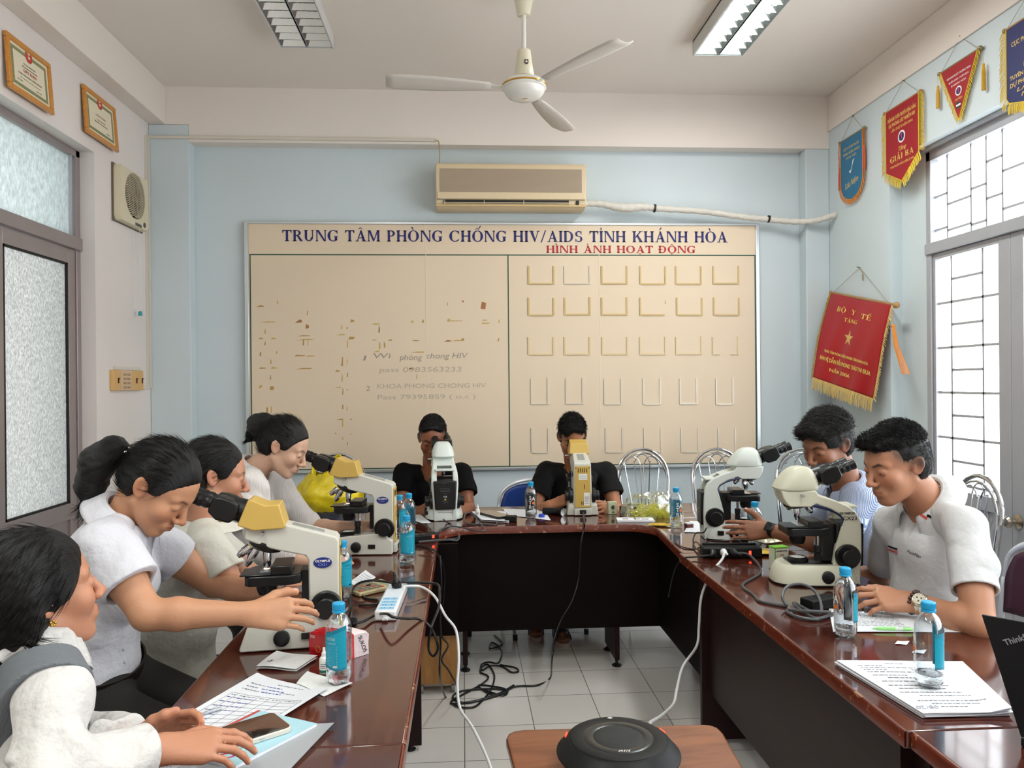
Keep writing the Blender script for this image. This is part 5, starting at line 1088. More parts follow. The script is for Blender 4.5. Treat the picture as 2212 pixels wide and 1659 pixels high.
# phone in clear case
def phone(label,P,th,casem,scrm,h0,name='smartphone'):
    c=sum(P,Vector())/4; c.z=h0; t=thing(name,label,'phone',c)
    a,b=P[1]-P[0],P[3]-P[0]; L_,W_=a.length,b.length; an=math.atan2(a.y,a.x); t.rotation_euler=(0,0,an)
    def rr(L_,W_,r,n=6): 
        o_=[]
        for cx_,cy_,a0 in ((L_/2-r,W_/2-r,0),(-L_/2+r,W_/2-r,90),(-L_/2+r,-W_/2+r,180),(L_/2-r,-W_/2+r,270)): o_+=arc(cx_,cy_,r,a0,a0+90,n)
        return o_
    obj('case',MB().prism(rr(L_,W_,.014),(0,0,0),(1,0,0),(0,1,0),(0,0,th)),casem,t,bevel=.002,seg=3)
    obj('screen',MB().prism(rr(L_-.006,W_-.006,.012),(0,0,th-.0001),(1,0,0),(0,1,0),(0,0,.0006)),scrm,t,bevel=.0003)
    g=MB(); g.cyl((-L_/2-.0006,0,th*.5),(-L_/2+.002,0,th*.5),.0018,n=10); g.box((-L_/2,.0,th*.5),(.0012,.009,.0025)); obj('charging_port',g,black,t)
    g=MB(); 
    for x in (-.03,-.012,.02): g.box((x,-W_/2,th*.5),(.011,.0012,.002))
    obj('side_button',g,steel,t,smooth=False)
    return t
scr=mat('dark_phone_screen','#1A1413',0.03,coat=1); cas=mat('clear_phone_case','#D9CFC2',0.12,coat=.6)
phone('smartphone in a clear case lying on the pale blue booklet',[tz(449,1642,.008),tz(633,1583,.008),tz(594,1554,.008),tz(412,1603,.008)],.0105,cas,scr,T0+.0115)
# tissues, vial, tissue pack
o,f,c=sheet('folded_tissue','crumpled white wipe with a pen mark beside the near microscope base','tissue',[(553,1446),(640,1450),(686,1424),(598,1412)],tis,th=.006,wave=.002)
text('Zn',.014,inkg,o,(-.04,-.008,.0105),rot=(0,0,1.1))
o,f,c=sheet('flat_tissue','unfolded white wipe under the nearest bottle','tissue',[(640,1478),(700,1505),(762,1478),(664,1452)],tis,th=.001,wave=.0015)
def vial(label,p,h=.062,r=.0115,capc='#EDEDEA'):
    t=thing('dropper_bottle',label,'small bottle',p); wm=mat('white_vial_plastic','#E6E6E0',.4)
    obj('body',MB().lathe([(0,0),(r,0),(r,h*.55),(r*.8,h*.62),(r*.5,h*.66),(.0,h*.66)],n=24),wm,t); obj('dropper_cap',MB().lathe([(r*.55,h*.64),(r*.5,h*.8),(r*.32,h*.84),(r*.25,h),(0,h)],n=20),wm,t)
    l_=obj('label',MB().lathe([(r*1.015,h*.1),(r*1.015,h*.48)],n=24) if 0 else MB().grid(lambda u,v:(r*1.02*math.cos(2*PI*u),r*1.02*math.sin(2*PI*u),h*(.16+.32*v)),24,2),sticker,t); obj('green_stripe',MB().grid(lambda u,v:(r*1.025*math.cos(2*PI*u),r*1.025*math.sin(2*PI*u),h*(.03+.11*v)),24,2),mat('green_stripe','#1D6B55',.5),l_)
    g=MB(); 
    for q in range(3): g.grid(lambda u,v:(r*1.035*math.cos(-2.2+1.2*u),r*1.035*math.sin(-2.2+1.2*u),h*(.22+.07*q+.025*v)),6,1)
    tag(obj('label_print',g,inkg,l_),kind='stuff'); return t
vial('small white dropper bottle beside the nearest water bottle',tz(700,1452))
tr=mat('tissue_pack_red','#C3161F',0.25,var=.15,vscale=30,coat=.4,bump=.3,bscale=25); tw_=mat('tissue_pack_white','#E3D2D4',0.3,coat=.4,bump=.5,bscale=30)
A_,B_,C_=tz(668,1413),tz(738,1430),tz(797,1412); u_=(B_-A_); v_=(C_-B_)
tp0=thing('tissue_pack','red and white plastic tissue pack on the left table beside the near microscope','tissue pack',((A_+C_)/2))
an=math.atan2(u_.y,u_.x)
def pack(w0,w1):
    def fn(u,v):
        q=A_+u_*u+v_*(w0+(w1-w0)*.5)-tp0.location; return q
    g=MB(); n=14; R_=[]
    for i in range(n+1):
        s=w0+(w1-w0)*i/n; ring=[]
        for (a,b) in ((0,0),(.5,0),(1,0),(1,.5),(1,.93),(.93,1),(.5,1.04),(.07,1),(0,.93),(0,.5)):
            q=A_+u_*a+v_*s-tp0.location; ring.append((q.x+rng.uniform(-.0012,.0012),q.y+rng.uniform(-.0012,.0012),b*.066*(1-.12*abs(2*s-1)**4)+rng.uniform(-.001,.001) if b>0 else 0))
        R_.append(ring)
    return g.rings(R_)
obj('red_wrapper',pack(0,.45),tr,tp0); obj('white_wrapper',pack(.45,1),tw_,tp0)
# lettering on near face
nrm=Vector((u_.y,-u_.x,0)).normalized(); Rf=Matrix((u_.normalized(),Vector((0,0,1)),nrm)).transposed(); base_=A_-tp0.location
text('300',.012,mat('pale_pink_print','#F0D0C8',.5),tp0,tuple(base_+u_*.12+nrm*.002+Vector((0,0,.05))),R=Rf); 
for q,(a,b) in enumerate(((.55,.035),(.3,.02),(.75,.018))):
    g=MB(); cc=base_+u_*a+nrm*.0022+Vector((0,0,b)); g.tube([cc+u_.normalized()*math.cos(t_)*.008+Vector((0,0,math.sin(t_)*.008)) for t_ in [2*PI*k/16 for k in range(16)]],.0006,4,close=True); obj('gold_motif',g,gold,tp0)
vv=v_.normalized(); nr2=Vector((vv.y,-vv.x,0)); Rf2=Matrix((vv,Vector((0,0,1)),nr2)).transposed()
text('SUKOS',.016,mat('logo_black','#16181C',0.4),tp0,tuple(B_-tp0.location+v_*.75+nr2*.002+Vector((0,0,.032))),rot=(0,0,0),R=Rf2@Matrix.Rotation(-1.2,3,'Z'))
# power strip (white)
wpl=mat('white_plastic','#E6E8EA',0.25,coat=.3); bst=mat('blue_outlet_print','#8CC3E6',.4); bpl=mat('black_cable','#141416',0.35); gcab=mat('grey_cable','#4A4B4D',0.4); wcab=mat('white_cable','#D7D8D8',.35)
def strip(label,a,b,w_,h,m,name='power_strip'):
    a=Vector(a);b=Vector(b); L_=(b-a).length; d=(b-a).normalized(); t=thing(name,label,'power strip',(a+b)/2,(0,0,math.atan2(d.y,d.x)))
    obj('body',MB().bb(-L_/2,L_/2,-w_/2,w_/2,0,h),m,t,bevel=.006,seg=3); return t,L_
a,b=tz(832,1342),tz(860,1278); ps,L_=strip('white power strip with blue outlet stickers hanging near the left table edge',a,b,.066,.032,wpl)
g=MB(); g.bb(-L_/2+.012,L_/2-.03,-.026,.026,.0318,.0322); obj('outlet_plate',g,mat('pale_plate','#DDE6EE',.4),ps,smooth=False)
for k in range(4):
    x=-L_/2+.028+k*.034; o_=obj('outlet',MB().bb(x-.0125,x+.0125,-.024,.024,.0322,.0326),bst,ps,smooth=False); g=MB()
    for yy in (-.012,.006,.014): g.bb(x-.003,x+.004,yy-.001,yy+.0015,.0326,.0329)
    obj('outlet_slot',g,mat('slot_dark_blue','#33506E',.5),o_,smooth=False)
obj('mounting_tab',MB().bb(-L_/2-.012,-L_/2+.002,-.009,.009,.004,.012),wpl,ps,bevel=.002)
pg=tz(858,1275,.04)
def plug(p,d,m=bpl,name='plug',label=None,up=0,s=1):
    d=Vector(d).normalized(); x,y,z=frame_to(d); g=MB(); p=Vector(p)
    g.rings([[p+z*q*s+x*(r1*s*math.cos(2*PI*j/16))+y*(r2*s*math.sin(2*PI*j/16)) for j in range(16)] for q,r1,r2 in ((0,.012,.016),(.014,.013,.018),(.022,.012,.015),(.03,.007,.008),(.034,.0065,.0065),(.036,.005,.005),(.04,.0062,.0062),(.042,.005,.005),(.046,.0056,.0056),(.048,.0045,.0045),(.055,.004,.004))])
    return g
cables=[]
def cable(label,pts,r,m,cat='cable',plugs=(),sm=8,name='power_cable'):
    P=[Vector(p) for p in pts]; o_=P[0].copy(); t=thing(name,label,cat,o_)
    obj('cord',MB().tube([p-o_ for p in P],r,8,sm=sm),m,t,fix=False)
    for q,d,mm in plugs: obj('plug',MB().add(*(lambda g:(g.v,g.f))(plug(Vector(q)-o_,d))),mm,t)
    return t
t_=lambda x,y,z=.004: at(x,y,Z=TZ+z)
# near microscope cable: big plug in the white strip
e_=at(858,1262,Z=TZ+.05)
cable('thick black cable curling from the white power strip round to the near microscope',[e_+Vector((0,0,.0)),t_(835,1257,.045),t_(800,1254,.05),t_(770,1263,.035),t_(758,1285,.012),t_(757,1310,.005),t_(750,1322,.02),t_(742,1330,.04)],.0042,bpl,plugs=[(at(858,1270,Z=TZ+.033),(-.2,.05,1),bpl)])
cable('black cable looping off the left table edge and back up past the white power strip',[t_(762,1347,.012),t_(785,1342,.012),t_(812,1328,.012),t_(835,1326,.04),t_(850,1333,.04),t_(880,1336,.02),t_(905,1337,.006),Vector((-.105,2.36,.74)),Vector((-.09,2.4,.69)),Vector((-.085,2.41,.655)),Vector((-.1,2.41,.635)),Vector((-.115,2.42,.66)),Vector((-.105,2.44,.72)),Vector((-.085,2.5,.76)),Vector((-.085,2.6,.78)),Vector((-.1,2.68,.79)),t_(880,1258,.04),t_(862,1258,.055)],.0042,bpl,plugs=[(t_(770,1346,.01),(-1,.1,0),bpl)])
cable('thin black loop lying on the table behind the white power strip',[t_(800,1262,.02),t_(778,1275,.006),t_(790,1292,.004),t_(815,1296,.004),t_(812,1305,.004),t_(775,1307,.004)],.0035,bpl)
def drop(*L_): return [Vector(p) for p in L_]
wy=2.62
cable('white cable running from the white power strip over the table edge to the floor',[t_(868,1268,.03),t_(890,1266,.03),t_(915,1270,.02),at(940,1290,Y=2.62),at(962,1330,Y=2.6),at(985,1362,Y=2.58),at(991,1420,Y=2.5),at(988,1480,Y=2.45),at(992,1530,Z=.012) if 0 else at(994,1530,Y=2.4),at(1020,1570,Y=2.3),at(1045,1620,Y=2.2),at(1062,1665,Y=2.1),at(1075,1720,Y=2.0)],.0045,wcab)
# calculators and papers behind
def calc(label,P,m,h=.014):
    c=sum(P,Vector())/4; t=thing('calculator',label,'calculator',c); a=P[1]-P[0]; b=P[3]-P[0]; L_,W_=a.length,b.length; t.rotation_euler=(0,0,math.atan2(a.y,a.x)); t.location.z=T0
    obj('body',MB().bb(-L_/2,L_/2,-W_/2,W_/2,0,h),m,t,bevel=.004,seg=3); obj('display',MB().bb(L_*.25,L_*.44,-W_*.4,W_*.4,h-.0005,h+.0006),mat('lcd_green_grey','#8E9577',.3),t)
    for i in range(5):
        for j in range(4): obj('key',MB().bb(-L_*.44+i*L_*.13,-L_*.44+i*L_*.13+L_*.09,-W_*.4+j*W_*.21,-W_*.4+j*W_*.21+W_*.15,h-.0005,h+.002),mat('calc_key_grey','#77766B',.5) if (i+j)%4 else mat('calc_key_red','#A4503F',.5),t)
    return t
calc('beige desk calculator with worn keys behind the white power strip',[tz(762,1292),tz(848,1272),tz(838,1258),tz(752,1274)],mat('beige_calc_plastic','#B9AC84',.4))
def packet(label,p,sx,sy,sz,rz,m,tilt=0,name='snack_packet',cat='packet'):
    g=MB(); n=12
    def top_(u,v): e=(1-abs(2*u-1)**3)*(1-abs(2*v-1)**2.5); nz=mnoise.noise(Vector((u*4+p[0]*9,v*4+p[1]*9,sz*50))); return Vector(((u-.5)*sx,(v-.5)*sy,sz*.5+sz*.5*e+sz*.25*nz*e))
    def bot_(u,v): e=(1-abs(2*u-1)**3)*(1-abs(2*v-1)**2.5); return Vector(((u-.5)*sx,(v-.5)*sy,sz*.5-sz*.48*e))
    g.grid(top_,n,n); g.grid(bot_,n,n); o_=obj(name,g,m,None,loc=p,rot=(tilt,0,rz)); tag(o_,label,cat); return o_
ypk=mat('yellow_packet_foil','#D9B23C',.3,.3,var=.3,vscale=40); spk=mat('silver_yellow_foil','#CFCBB0',.22,.5,var=.35,vscale=30,bump=.6,bscale=25); gpk=mat('green_yellow_foil','#C8C24A',.25,.4,var=.4,vscale=35,bump=.5,bscale=25)
packet('small yellow packet under the papers behind the beige calculator',tz(778,1258),.09,.06,.012,.3,ypk)
o,f,c=sheet('note_paper','small white note leaning behind the calculator and the second bottle','paper',[(752,1262),(782,1268),(812,1248),(790,1232)],whp,dz=.012); prints(f,[(.1,.8,.8-.13*k) for k in range(5)],inkg,o,h=.03)
o,f,c=sheet('white_cloth','white cloth piece beside the focus knob of the near microscope','cloth',[(700,1390),(722,1380),(738,1345),(705,1345)],tis,wave=.01,th=.004)
# ---- left-rear: black strip with red light, papers, vial, phone, adapter
a,b=tz(893,1163),tz(938,1160); s2,L_=strip('black power strip with a lit red switch at the left inner corner of the tables',tz(886,1172),tz(944,1166),.06,.034,bk)
obj('red_switch',MB().bb(.03,.042,-.031,-.02,.016,.03),led,s2,bevel=.001)
for x in (-.04,-.008): obj('outlet',MB().lathe([(.017,0),(.016,.001),(.0,-.0)],(x,0,.0342),(0,0,1),24),bk3,s2)
cable('black cable hooking out of the black power strip at the left inner corner',[t_(905,1170,.02),t_(950,1166,.02),t_(985,1163,.03),at(992,1160,Y=3.42)+Vector((0,0,.01)),at(988,1167,Y=3.38),at(965,1166,Y=3.36),t_(905,1172,.028)],.0038,gcab)
cable('black cable drooping from the black power strip to the floor by the left table',[t_(900,1178,.004),t_(925,1182,.006),t_(938,1190,.004),at(950,1205,Y=3.36),at(960,1240,Y=3.38),at(958,1290,Y=3.4),at(952,1340,Y=3.4),at(955,1375,Y=3.42),at(968,1395,Y=3.4),at(954,1425,Y=3.38),at(970,1450,Y=3.4),at(985,1478,Y=3.45),at(990,1500,Z=.008)],.0038,bpl)
cable('long black cable falling from the left tables and coiling on the floor tiles',[at(950,1200,Y=3.33),at(953,1260,Y=3.3),at(950,1330,Y=3.28),at(952,1400,Y=3.25),at(950,1460,Y=3.2)]+[at(x,y,Z=.007) for x,y in ((962,1505),(985,1525),(1020,1528),(1040,1515),(1060,1490),(1068,1460),(1055,1436),(1042,1440),(1038,1452),(1055,1462),(1040,1478),(1000,1500),(975,1515),(985,1520),(1035,1512),(1070,1500),(1092,1496),(1090,1488),(1060,1482),(1035,1480),(1040,1488),(1070,1500),(1110,1480))],.0045,bpl)
cable('black cable dropping from the seen-from-behind mustard microscope to the floor coil',[M3.location+Vector((.0,-.02,.022)),at(1262,1128,Z=TZ+.02),at(1262,1140,Y=3.84),at(1255,1175,Y=3.82),at(1250,1250,Y=3.8),at(1235,1300,Y=3.75),at(1212,1340,Y=3.7),at(1198,1380,Y=3.65),at(1192,1430,Y=3.6)]+[at(x,y,Z=.007) for x,y in ((1188,1465),(1160,1480),(1112,1483),(1085,1498),(1040,1512),(1000,1518),(978,1505),(1000,1492),(1060,1488),(1095,1492),(1085,1502),(1045,1490))],.0045,bpl)
cable('loose black cable tangle on the floor between the head table legs',[at(x,y,Z=.007) for x,y in ((1068,1372),(1080,1382),(1085,1390),(1072,1398),(1058,1400),(1062,1388),(1078,1396),(1084,1410),(1076,1432),(1055,1430),(1040,1436),(1042,1448),(1060,1438),(1085,1440),(1105,1452),(1120,1450),(1112,1442),(1080,1436))],.0045,bpl)
cable('black cable looping across the head table from the grey-white rear microscope',[t_(958,1122,.03),t_(965,1128,.006),t_(975,1132,.004),t_(960,1142,.004),t_(945,1150,.01),t_(955,1142,.012),t_(975,1137,.012),t_(1000,1140,.008),t_(1025,1146,.006),t_(1045,1147,.006),t_(1046,1140,.008),t_(1034,1128,.01),t_(1020,1110,.03),t_(1006,1110,.03),t_(1003,1125,.01),t_(1015,1132,.004),t_(1040,1132,.004),t_(1070,1134,.004),t_(1072,1126,.006)],.0038,gcab)
cable('dark cables bunched behind the left corner microscope',[t_(850,1120,.02),t_(862,1112,.04),t_(880,1125,.03),t_(900,1128,.02),t_(920,1136,.02),t_(930,1144,.03)],.0042,bpl)
o,f,c=sheet('white_sheet','white sheet under the base of the grey-white rear microscope','paper',[(862,1132),(932,1130),(908,1112),(862,1112)],whp); 
vial('small white dropper bottle right of the grey-white rear microscope',tz(1032,1117),.07,.012)
o,f,c=sheet('stack_of_papers','white papers under the dark phone on the head table','papers',[(1040,1126),(1100,1130),(1092,1108),(1018,1108)],whp,th=.008)
prints(f,[(.05,.4,.3),(.05,.4,.5)],inkg,o,h=.05)
phone('phone with a brown screen lying on papers on the head table',[tz(1062,1123,.01),tz(1094,1119,.01),tz(1072,1105,.01),tz(1040,1108,.01)],.012,mat('black_phone_case','#17171A',.35),mat('brown_screen','#5C4A40',.08,coat=1),T0+.0095)
g=MB().bb(-.03,.03,-.024,.024,0,.03); tag(obj('power_adapter',g,bk,None,loc=tz(1104,1126),rot=(0,0,-.15),bevel=.005,seg=3),'black square power adapter near the front edge of the head table','adapter')
o,f,c=sheet('ruled_paper','white ruled paper under the head table bottle','paper',[(1100,1114),(1190,1124),(1175,1102),(1085,1099)],whp); prints(f,[(.05,.9,.2+.15*k) for k in range(5)],inkg,o,h=.012)
g=MB().lathe([(0,0),(.017,0),(.017,.012),(.012,.016),(0,.016)],n=24); tag(obj('plastic_disc',g,mat('deep_blue_cap','#2440B8',.35),None,loc=tz(1170,1117)),'deep blue round plastic piece on paper right of the head table bottle','disc')
tl=thing('torch','black torch with a clear lens lying by the mustard microscope seen from behind','torch',tz(1208,1113)+Vector((0,0,.02)))
obj('barrel',MB().cyl((-.085,.03,0),(.0,0,0),.018,.019,20),bk,tl); obj('lamp_head',MB().lathe([(.018,0),(.024,.012),(.0245,.03),(.022,.034),(.0,.022)],(0,0,0),(.6,-.8,0),24),bk,tl); obj('reflector',MB().lathe([(.022,.0345),(.008,.026),(0,.026)],(0,0,0),(.6,-.8,0),24),mat('reflector','#D8DADC',.15,.9),tl)
# banknote-print boxes, booklet, plastic bag
bn_=mat('banknote_green_print','#BFC3A2',.6,var=.2,vscale=120); bnd=mat('banknote_dark_print','#3A4038',.6)
def bill(label,p,sx,sy,sz,rz):
    t=thing('banknote_print_box',label,'box',p,(0,0,rz)); obj('carton',MB().bb(-sx/2,sx/2,-sy/2,sy/2,0,sz),bn_,t,bevel=.002)
    obj('portrait_print',MB().lathe([(0,0),(.011,0),(.011,.0006),(0,.0006)],(0,-sy/2,sz*.55),(0,-1,0),20,.8,1),bnd,t); text('100',.012,bnd,t,(0,-sy/2-.0006,sz*.16),bold=.03); g=MB(); g.tube([(.0135*math.cos(k*PI/8)*.8,-sy/2-.0005,sz*.55+.0135*math.sin(k*PI/8)) for k in range(16)],.0005,4,close=True); obj('portrait_ring',g,bnd,t); return t
bill('banknote-patterned box standing by the man\'s right hand on the head table',tz(1322,1110),.052,.03,.068,.15)
bill('banknote-patterned box half inside the clear bag on the head table',tz(1372,1112),.055,.03,.062,-.1)
g=MB(); g.bb(-.018,.018,-.01,.01,0,.045); tag(obj('small_black_box',g,[bk],None,loc=tz(1346,1111),bevel=.002),'small black box between the two banknote-patterned boxes','box')
t=thing('rear_booklet','white glossy booklet with printed pictures near the head table edge','book',tz(1372,1126)); t.rotation_euler=(0,0,-.12)
obj('pages',MB().bb(-.095,.095,-.04,.045,0,.012),whp,t,bevel=.001); g=MB()
for x,y,sx,sy in ((-.05,.0,.03,.02),(0,.01,.01,.05),(.015,.0,.02,.012),(.05,-.005,.035,.016)): g.bb(x-sx/2,x+sx/2,y-sy/2,y+sy/2,.0118,.0125)
obj('cover_print',g,[mat('brown_cover_print','#6E4A38',.5)],t,smooth=False)
film=clear_mat('thin_bag_film',(.96,.97,.97),.22,.1)
yb=thing('bag_of_tape','clear plastic bag full of thin yellow tape strips on the head table','bag',tz(1408,1120)+Vector((0,.05,0)))
g=MB()
for k in range(230):
    a_=rng.uniform(0,2*PI); r_=rng.uniform(0,1)**.5; p=Vector((r_*.11*math.cos(a_)+.02,r_*.06*math.sin(a_),rng.uniform(.004,.085)*(1-r_*.6))); q=[p]
    for j in range(3): d=Vector((rng.normal(0,.02),rng.normal(0,.012),rng.normal(0,.012))); q.append(q[-1]+d); q[-1].z=max(.003,q[-1].z)
    g.tube(q,.0013,4,sm=3)
tag(obj('yellow_strips',g,mat('lemon_yellow_tape','#E0DC3C',.45),yb),kind='stuff')
def bagf(u,v):
    a_=2*PI*u; t_=v*PI/2; r_=math.cos(t_)**.6; n_=mnoise.noise(Vector((math.cos(a_)*2,math.sin(a_)*2,v*4)))
    return Vector((.15*r_*math.cos(a_)*(1+.15*n_),.08*r_*math.sin(a_)*(1+.15*n_),.003+.12*math.sin(t_)*(1+.35*n_*(v>.1))))
obj('plastic_film',MB().grid(bagf,40,16),film,yb,fix=False)
packet('flat orange and yellow packet beneath the bag of yellow tape',tz(1425,1136),.11,.05,.014,-.3,ypk)
# yellow shopping bag on the chair
ybm=mat('yellow_bag_film','#E0C81E',.35,bump=.5,bscale=20,var=.1)
def ybag(u,v):
    a_=2*PI*u; prof=.12*(1-.45*max(0,v-.55)/.45)*(.75+.5*math.sin(min(1,v*1.6)*PI*.5)); n_=mnoise.noise(Vector((math.cos(a_)*1.6+3,math.sin(a_)*1.6,v*3)))+.5*mnoise.noise(Vector((math.cos(a_)*4,math.sin(a_)*4+5,v*7)))
    return Vector((prof*1.25*math.cos(a_)*(1+.22*n_),prof*.8*math.sin(a_)*(1+.22*n_),.25*v*(1+.1*n_)))
yb2=thing('yellow_plastic_bag','bright yellow plastic bag standing behind the left corner microscope','bag',(at(722,1120,Z=TZ).x-.02,4.18,TZ))
obj('bag_body',MB().grid(ybag,48,24),ybm,yb2,fix=False,ang=60)
for sx in (-1,1):
    g=MB(); 
    def hf(u,v): a_=PI*u; w_=.016+.01*abs(math.cos(a_)); return Vector((sx*.05+(.035+w_*(v-.5))*math.cos(a_),.005*math.sin(v*6),.22+.12*math.sin(a_)*(1 if 1 else 0)+w_*(v-.5)*math.sin(a_)))
    obj('bag_handle',MB().grid(hf,20,5),ybm,yb2,solid=.002)
def nb2(u,v):
    a_=2*PI*u; r_=math.cos(v*PI/2)**.5; n_=mnoise.noise(Vector((math.cos(a_)*2,math.sin(a_)*2+9,v*3))); return Vector((.11*r_*math.cos(a_)*(1+.3*n_),.07*r_*math.sin(a_),.07*math.sin(v*PI/2)*(1+.3*n_)))
tag(obj('dark_cloth_bundle',MB().grid(nb2,36,12),mat('navy_nylon','#14182A',.5,bump=.5,bscale=20),None,loc=(at(735,1120,Z=TZ).x,4.0,TZ),fix=False),'dark navy cloth bundle on the table below the yellow bag','cloth')
# ---- right side things
a=tz(1524,1212); s3,L_=strip('wide black power strip with three plugs at the right inner corner of the tables',tz(1520,1205)+Vector((0,.03,0)),tz(1648,1205)+Vector((0,.03,0)),.075,.042,bk)
obj('red_switch',MB().bb(L_*.27,L_*.31,-.0385,-.034,.012,.03),led,s3,bevel=.001); obj('raised_rim',MB().bb(-L_/2+.01,L_/2-.01,.02,.034,.04,.05),bk,s3,bevel=.003)
s0=s3.location
def R3(x,y,z): return s0+Vector((x,y,z))
cable('white cable with a round plug falling from the right power strip to the floor',[R3(-.045,-.05,.03),at(1560,1208,Y=3.0),at(1535,1240,Y=2.95),at(1515,1290,Y=2.93),at(1510,1350,Y=2.93),at(1505,1395,Y=2.9),at(1475,1440,Y=2.8),at(1462,1490,Y=2.6),at(1455,1520,Y=2.5),at(1430,1545,Y=2.3),at(1405,1560,Y=2.1)],.005,wcab,plugs=[(R3(-.045,-.035,.024),(.0,-1,.1),wpl)])
cable('black cable from the left plug of the right power strip hanging over the inner edge',[R3(-.1,-.06,.02),t_(1500,1203,.01),t_(1480,1205,.01),at(1468,1212,Y=3.3),at(1455,1240,Y=3.3),at(1447,1275,Y=3.35),at(1444,1290,Y=3.35)],.0036,bpl,plugs=[(R3(-.085,-.035,.024),(-.5,-1,0),bpl)])
cable('dark grey cable snaking from the right power strip to the cream microscope',[R3(-.0,-.05,.024),R3(.05,-.06,.02),t_(1640,1222),t_(1640,1240),t_(1610,1258),t_(1605,1268),t_(1628,1285),t_(1640,1298),t_(1670,1305),t_(1700,1310)],.005,gcab,plugs=[(R3(-.01,-.035,.024),(.5,-1,0),bpl)])
cable('coil of dark grey cable round a black adapter in front of the cream microscope',[t_(1700,1308,.01),t_(1690,1290,.03),t_(1700,1268,.05),t_(1730,1262,.06),t_(1758,1275,.05),t_(1772,1300,.03),t_(1772,1325,.01),t_(1745,1318,.01),t_(1716,1302,.015),t_(1722,1312,.012),t_(1760,1335,.008),t_(1790,1330,.008),t_(1800,1325,.008),t_(1760,1338,.006),t_(1715,1330,.006),t_(1700,1318,.006),t_(1735,1320,.02),t_(1795,1322,.02)],.005,gcab)
g=MB().bb(-.06,.06,-.028,.028,0,.034); tag(obj('laptop_adapter',g,bk,None,loc=tz(1772,1312),rot=(0,0,.35),bevel=.005,seg=3),'black brick adapter inside the cable coil on the right table','adapter')
cable('thin black cables trailing along the inner corner of the head table',[t_(1458,1172),t_(1475,1182),t_(1500,1186),t_(1512,1182,.02),t_(1530,1170,.04),t_(1560,1168,.05),t_(1595,1168,.05),t_(1602,1178,.03)],.0028,bpl)
cable('black lead running up to the far right microscope',[t_(1524,1190,.02),t_(1505,1186,.01),t_(1497,1170,.012),t_(1503,1152,.02),t_(1520,1150,.04),t_(1526,1140,.06)],.0032,bpl)
packet('shiny silver and yellow snack packet on the right table',tz(1668,1185)+Vector((0,.03,.012)),.12,.085,.035,.35,spk)
packet('yellow snack packet under the shiny silver one',tz(1665,1200)+Vector((0,.03,0)),.13,.09,.02,-.2,ypk)
packet('green-yellow snack packet leaning behind the cream microscope stage',tz(1692,1185)+Vector((.02,.06,.015)),.11,.08,.035,-.5,gpk)
bx_=thing('slide_carton','small green and white carton standing behind the man\'s hand on the right table','box',tz(1694,1234)+Vector((0,.05,0)),(0,0,.2)); obj('carton',MB().bb(-.03,.03,-.02,.02,0,.085),mat('white_carton','#DCE0D0',.5),bx_,bevel=.001)
g=MB(); g.bb(-.031,.031,-.021,-.0195,.0,.004); g.bb(-.031,-.027,-.0212,-.0195,0,.085); g.bb(-.031,.031,-.0212,.0212,.08,.0855); obj('green_border',g,mat('bright_green_print','#7BBF3A',.5),bx_,smooth=False); text('BUNNET STYLE',.007,inkg,bx_,(0,-.0205,.07),width=.046,bold=.04); text('SLIDE',.007,redp,bx_,(0,-.0205,.055))
# pen, sheets and stack, dish, stickers
o,f,c=sheet('printed_page','printed page under the green pen in front of the man in the white polo','paper',[(1800,1366),(2082,1366),(2010,1325),(1790,1315)],whp); prints(f,[(.05,.6-.0*k,.93-.06*k) for k in range(12)],inkg,o,h=.02)
pn=thing('green_pen','bright green ballpoint pen lying on the printed page','pen',tz(1929,1358,.007)); d=(tz(1974,1358)-tz(1884,1356)); 
hl=d.length/2; dn_=d.normalized(); lm=mat('lime_green_plastic','#9BE08A',.3,coat=.4)
obj('barrel',MB().lathe([(0,-hl),(.001,-hl),(.0045,-hl+.018),(.005,-hl+.03),(.005,hl*.5),(.0047,hl*.85),(.003,hl*.9),(.0025,hl),(0,hl)],(0,0,0),tuple(dn_),14),lm,pn); obj('clip',MB().box(dn_*hl*.55+Vector((0,0,.0062)),(.035,.003,.001),rotm(0,0,math.atan2(dn_.y,dn_.x))),wpl,pn); obj('clear_grip',MB().cyl(dn_*hl*.1,dn_*hl*.45,.0053,n=14),mat('pale_grip','#D5E3D5',.3),pn)
Ps=[tz(1993,1553),tz(2184,1548),tz(2075,1438),tz(1805,1437)]
c=sum(Ps,Vector())/4; stk=thing('document_stack','thick stack of stapled printed sheets near the right table edge','papers',c)
for k in range(8):
    j=Vector((rng.uniform(-.004,.004),rng.uniform(-.004,.004),0)); R_=rng.uniform(-.012,.012)
    def sf(u,v,o_=0,k=k,j=j,R_=R_): q=(Ps[0]*(1-u)+Ps[1]*u)*(1-v)+(Ps[3]*(1-u)+Ps[2]*u)*v-c+j; q=Matrix.Rotation(R_,3,'Z')@q; return Vector((q.x,q.y,.0008+k*.0016+.004*max(0,u-.75)*(k/8)*8*(1-v)*1.2+.0006*math.sin(u*6+k)+o_))
    g=MB(); g.grid(lambda u,v:sf(u,v,.0012),16,16); g.grid(lambda u,v:sf(u,v,0),16,16)
    for e in (lambda s:(s,0),lambda s:(1,s),lambda s:(s,1),lambda s:(0,s)): g.grid(lambda u,v:sf(*e(u),.0012*v),16,1)
    o=obj('sheet_bundle',g,whp,stk,fix=False)
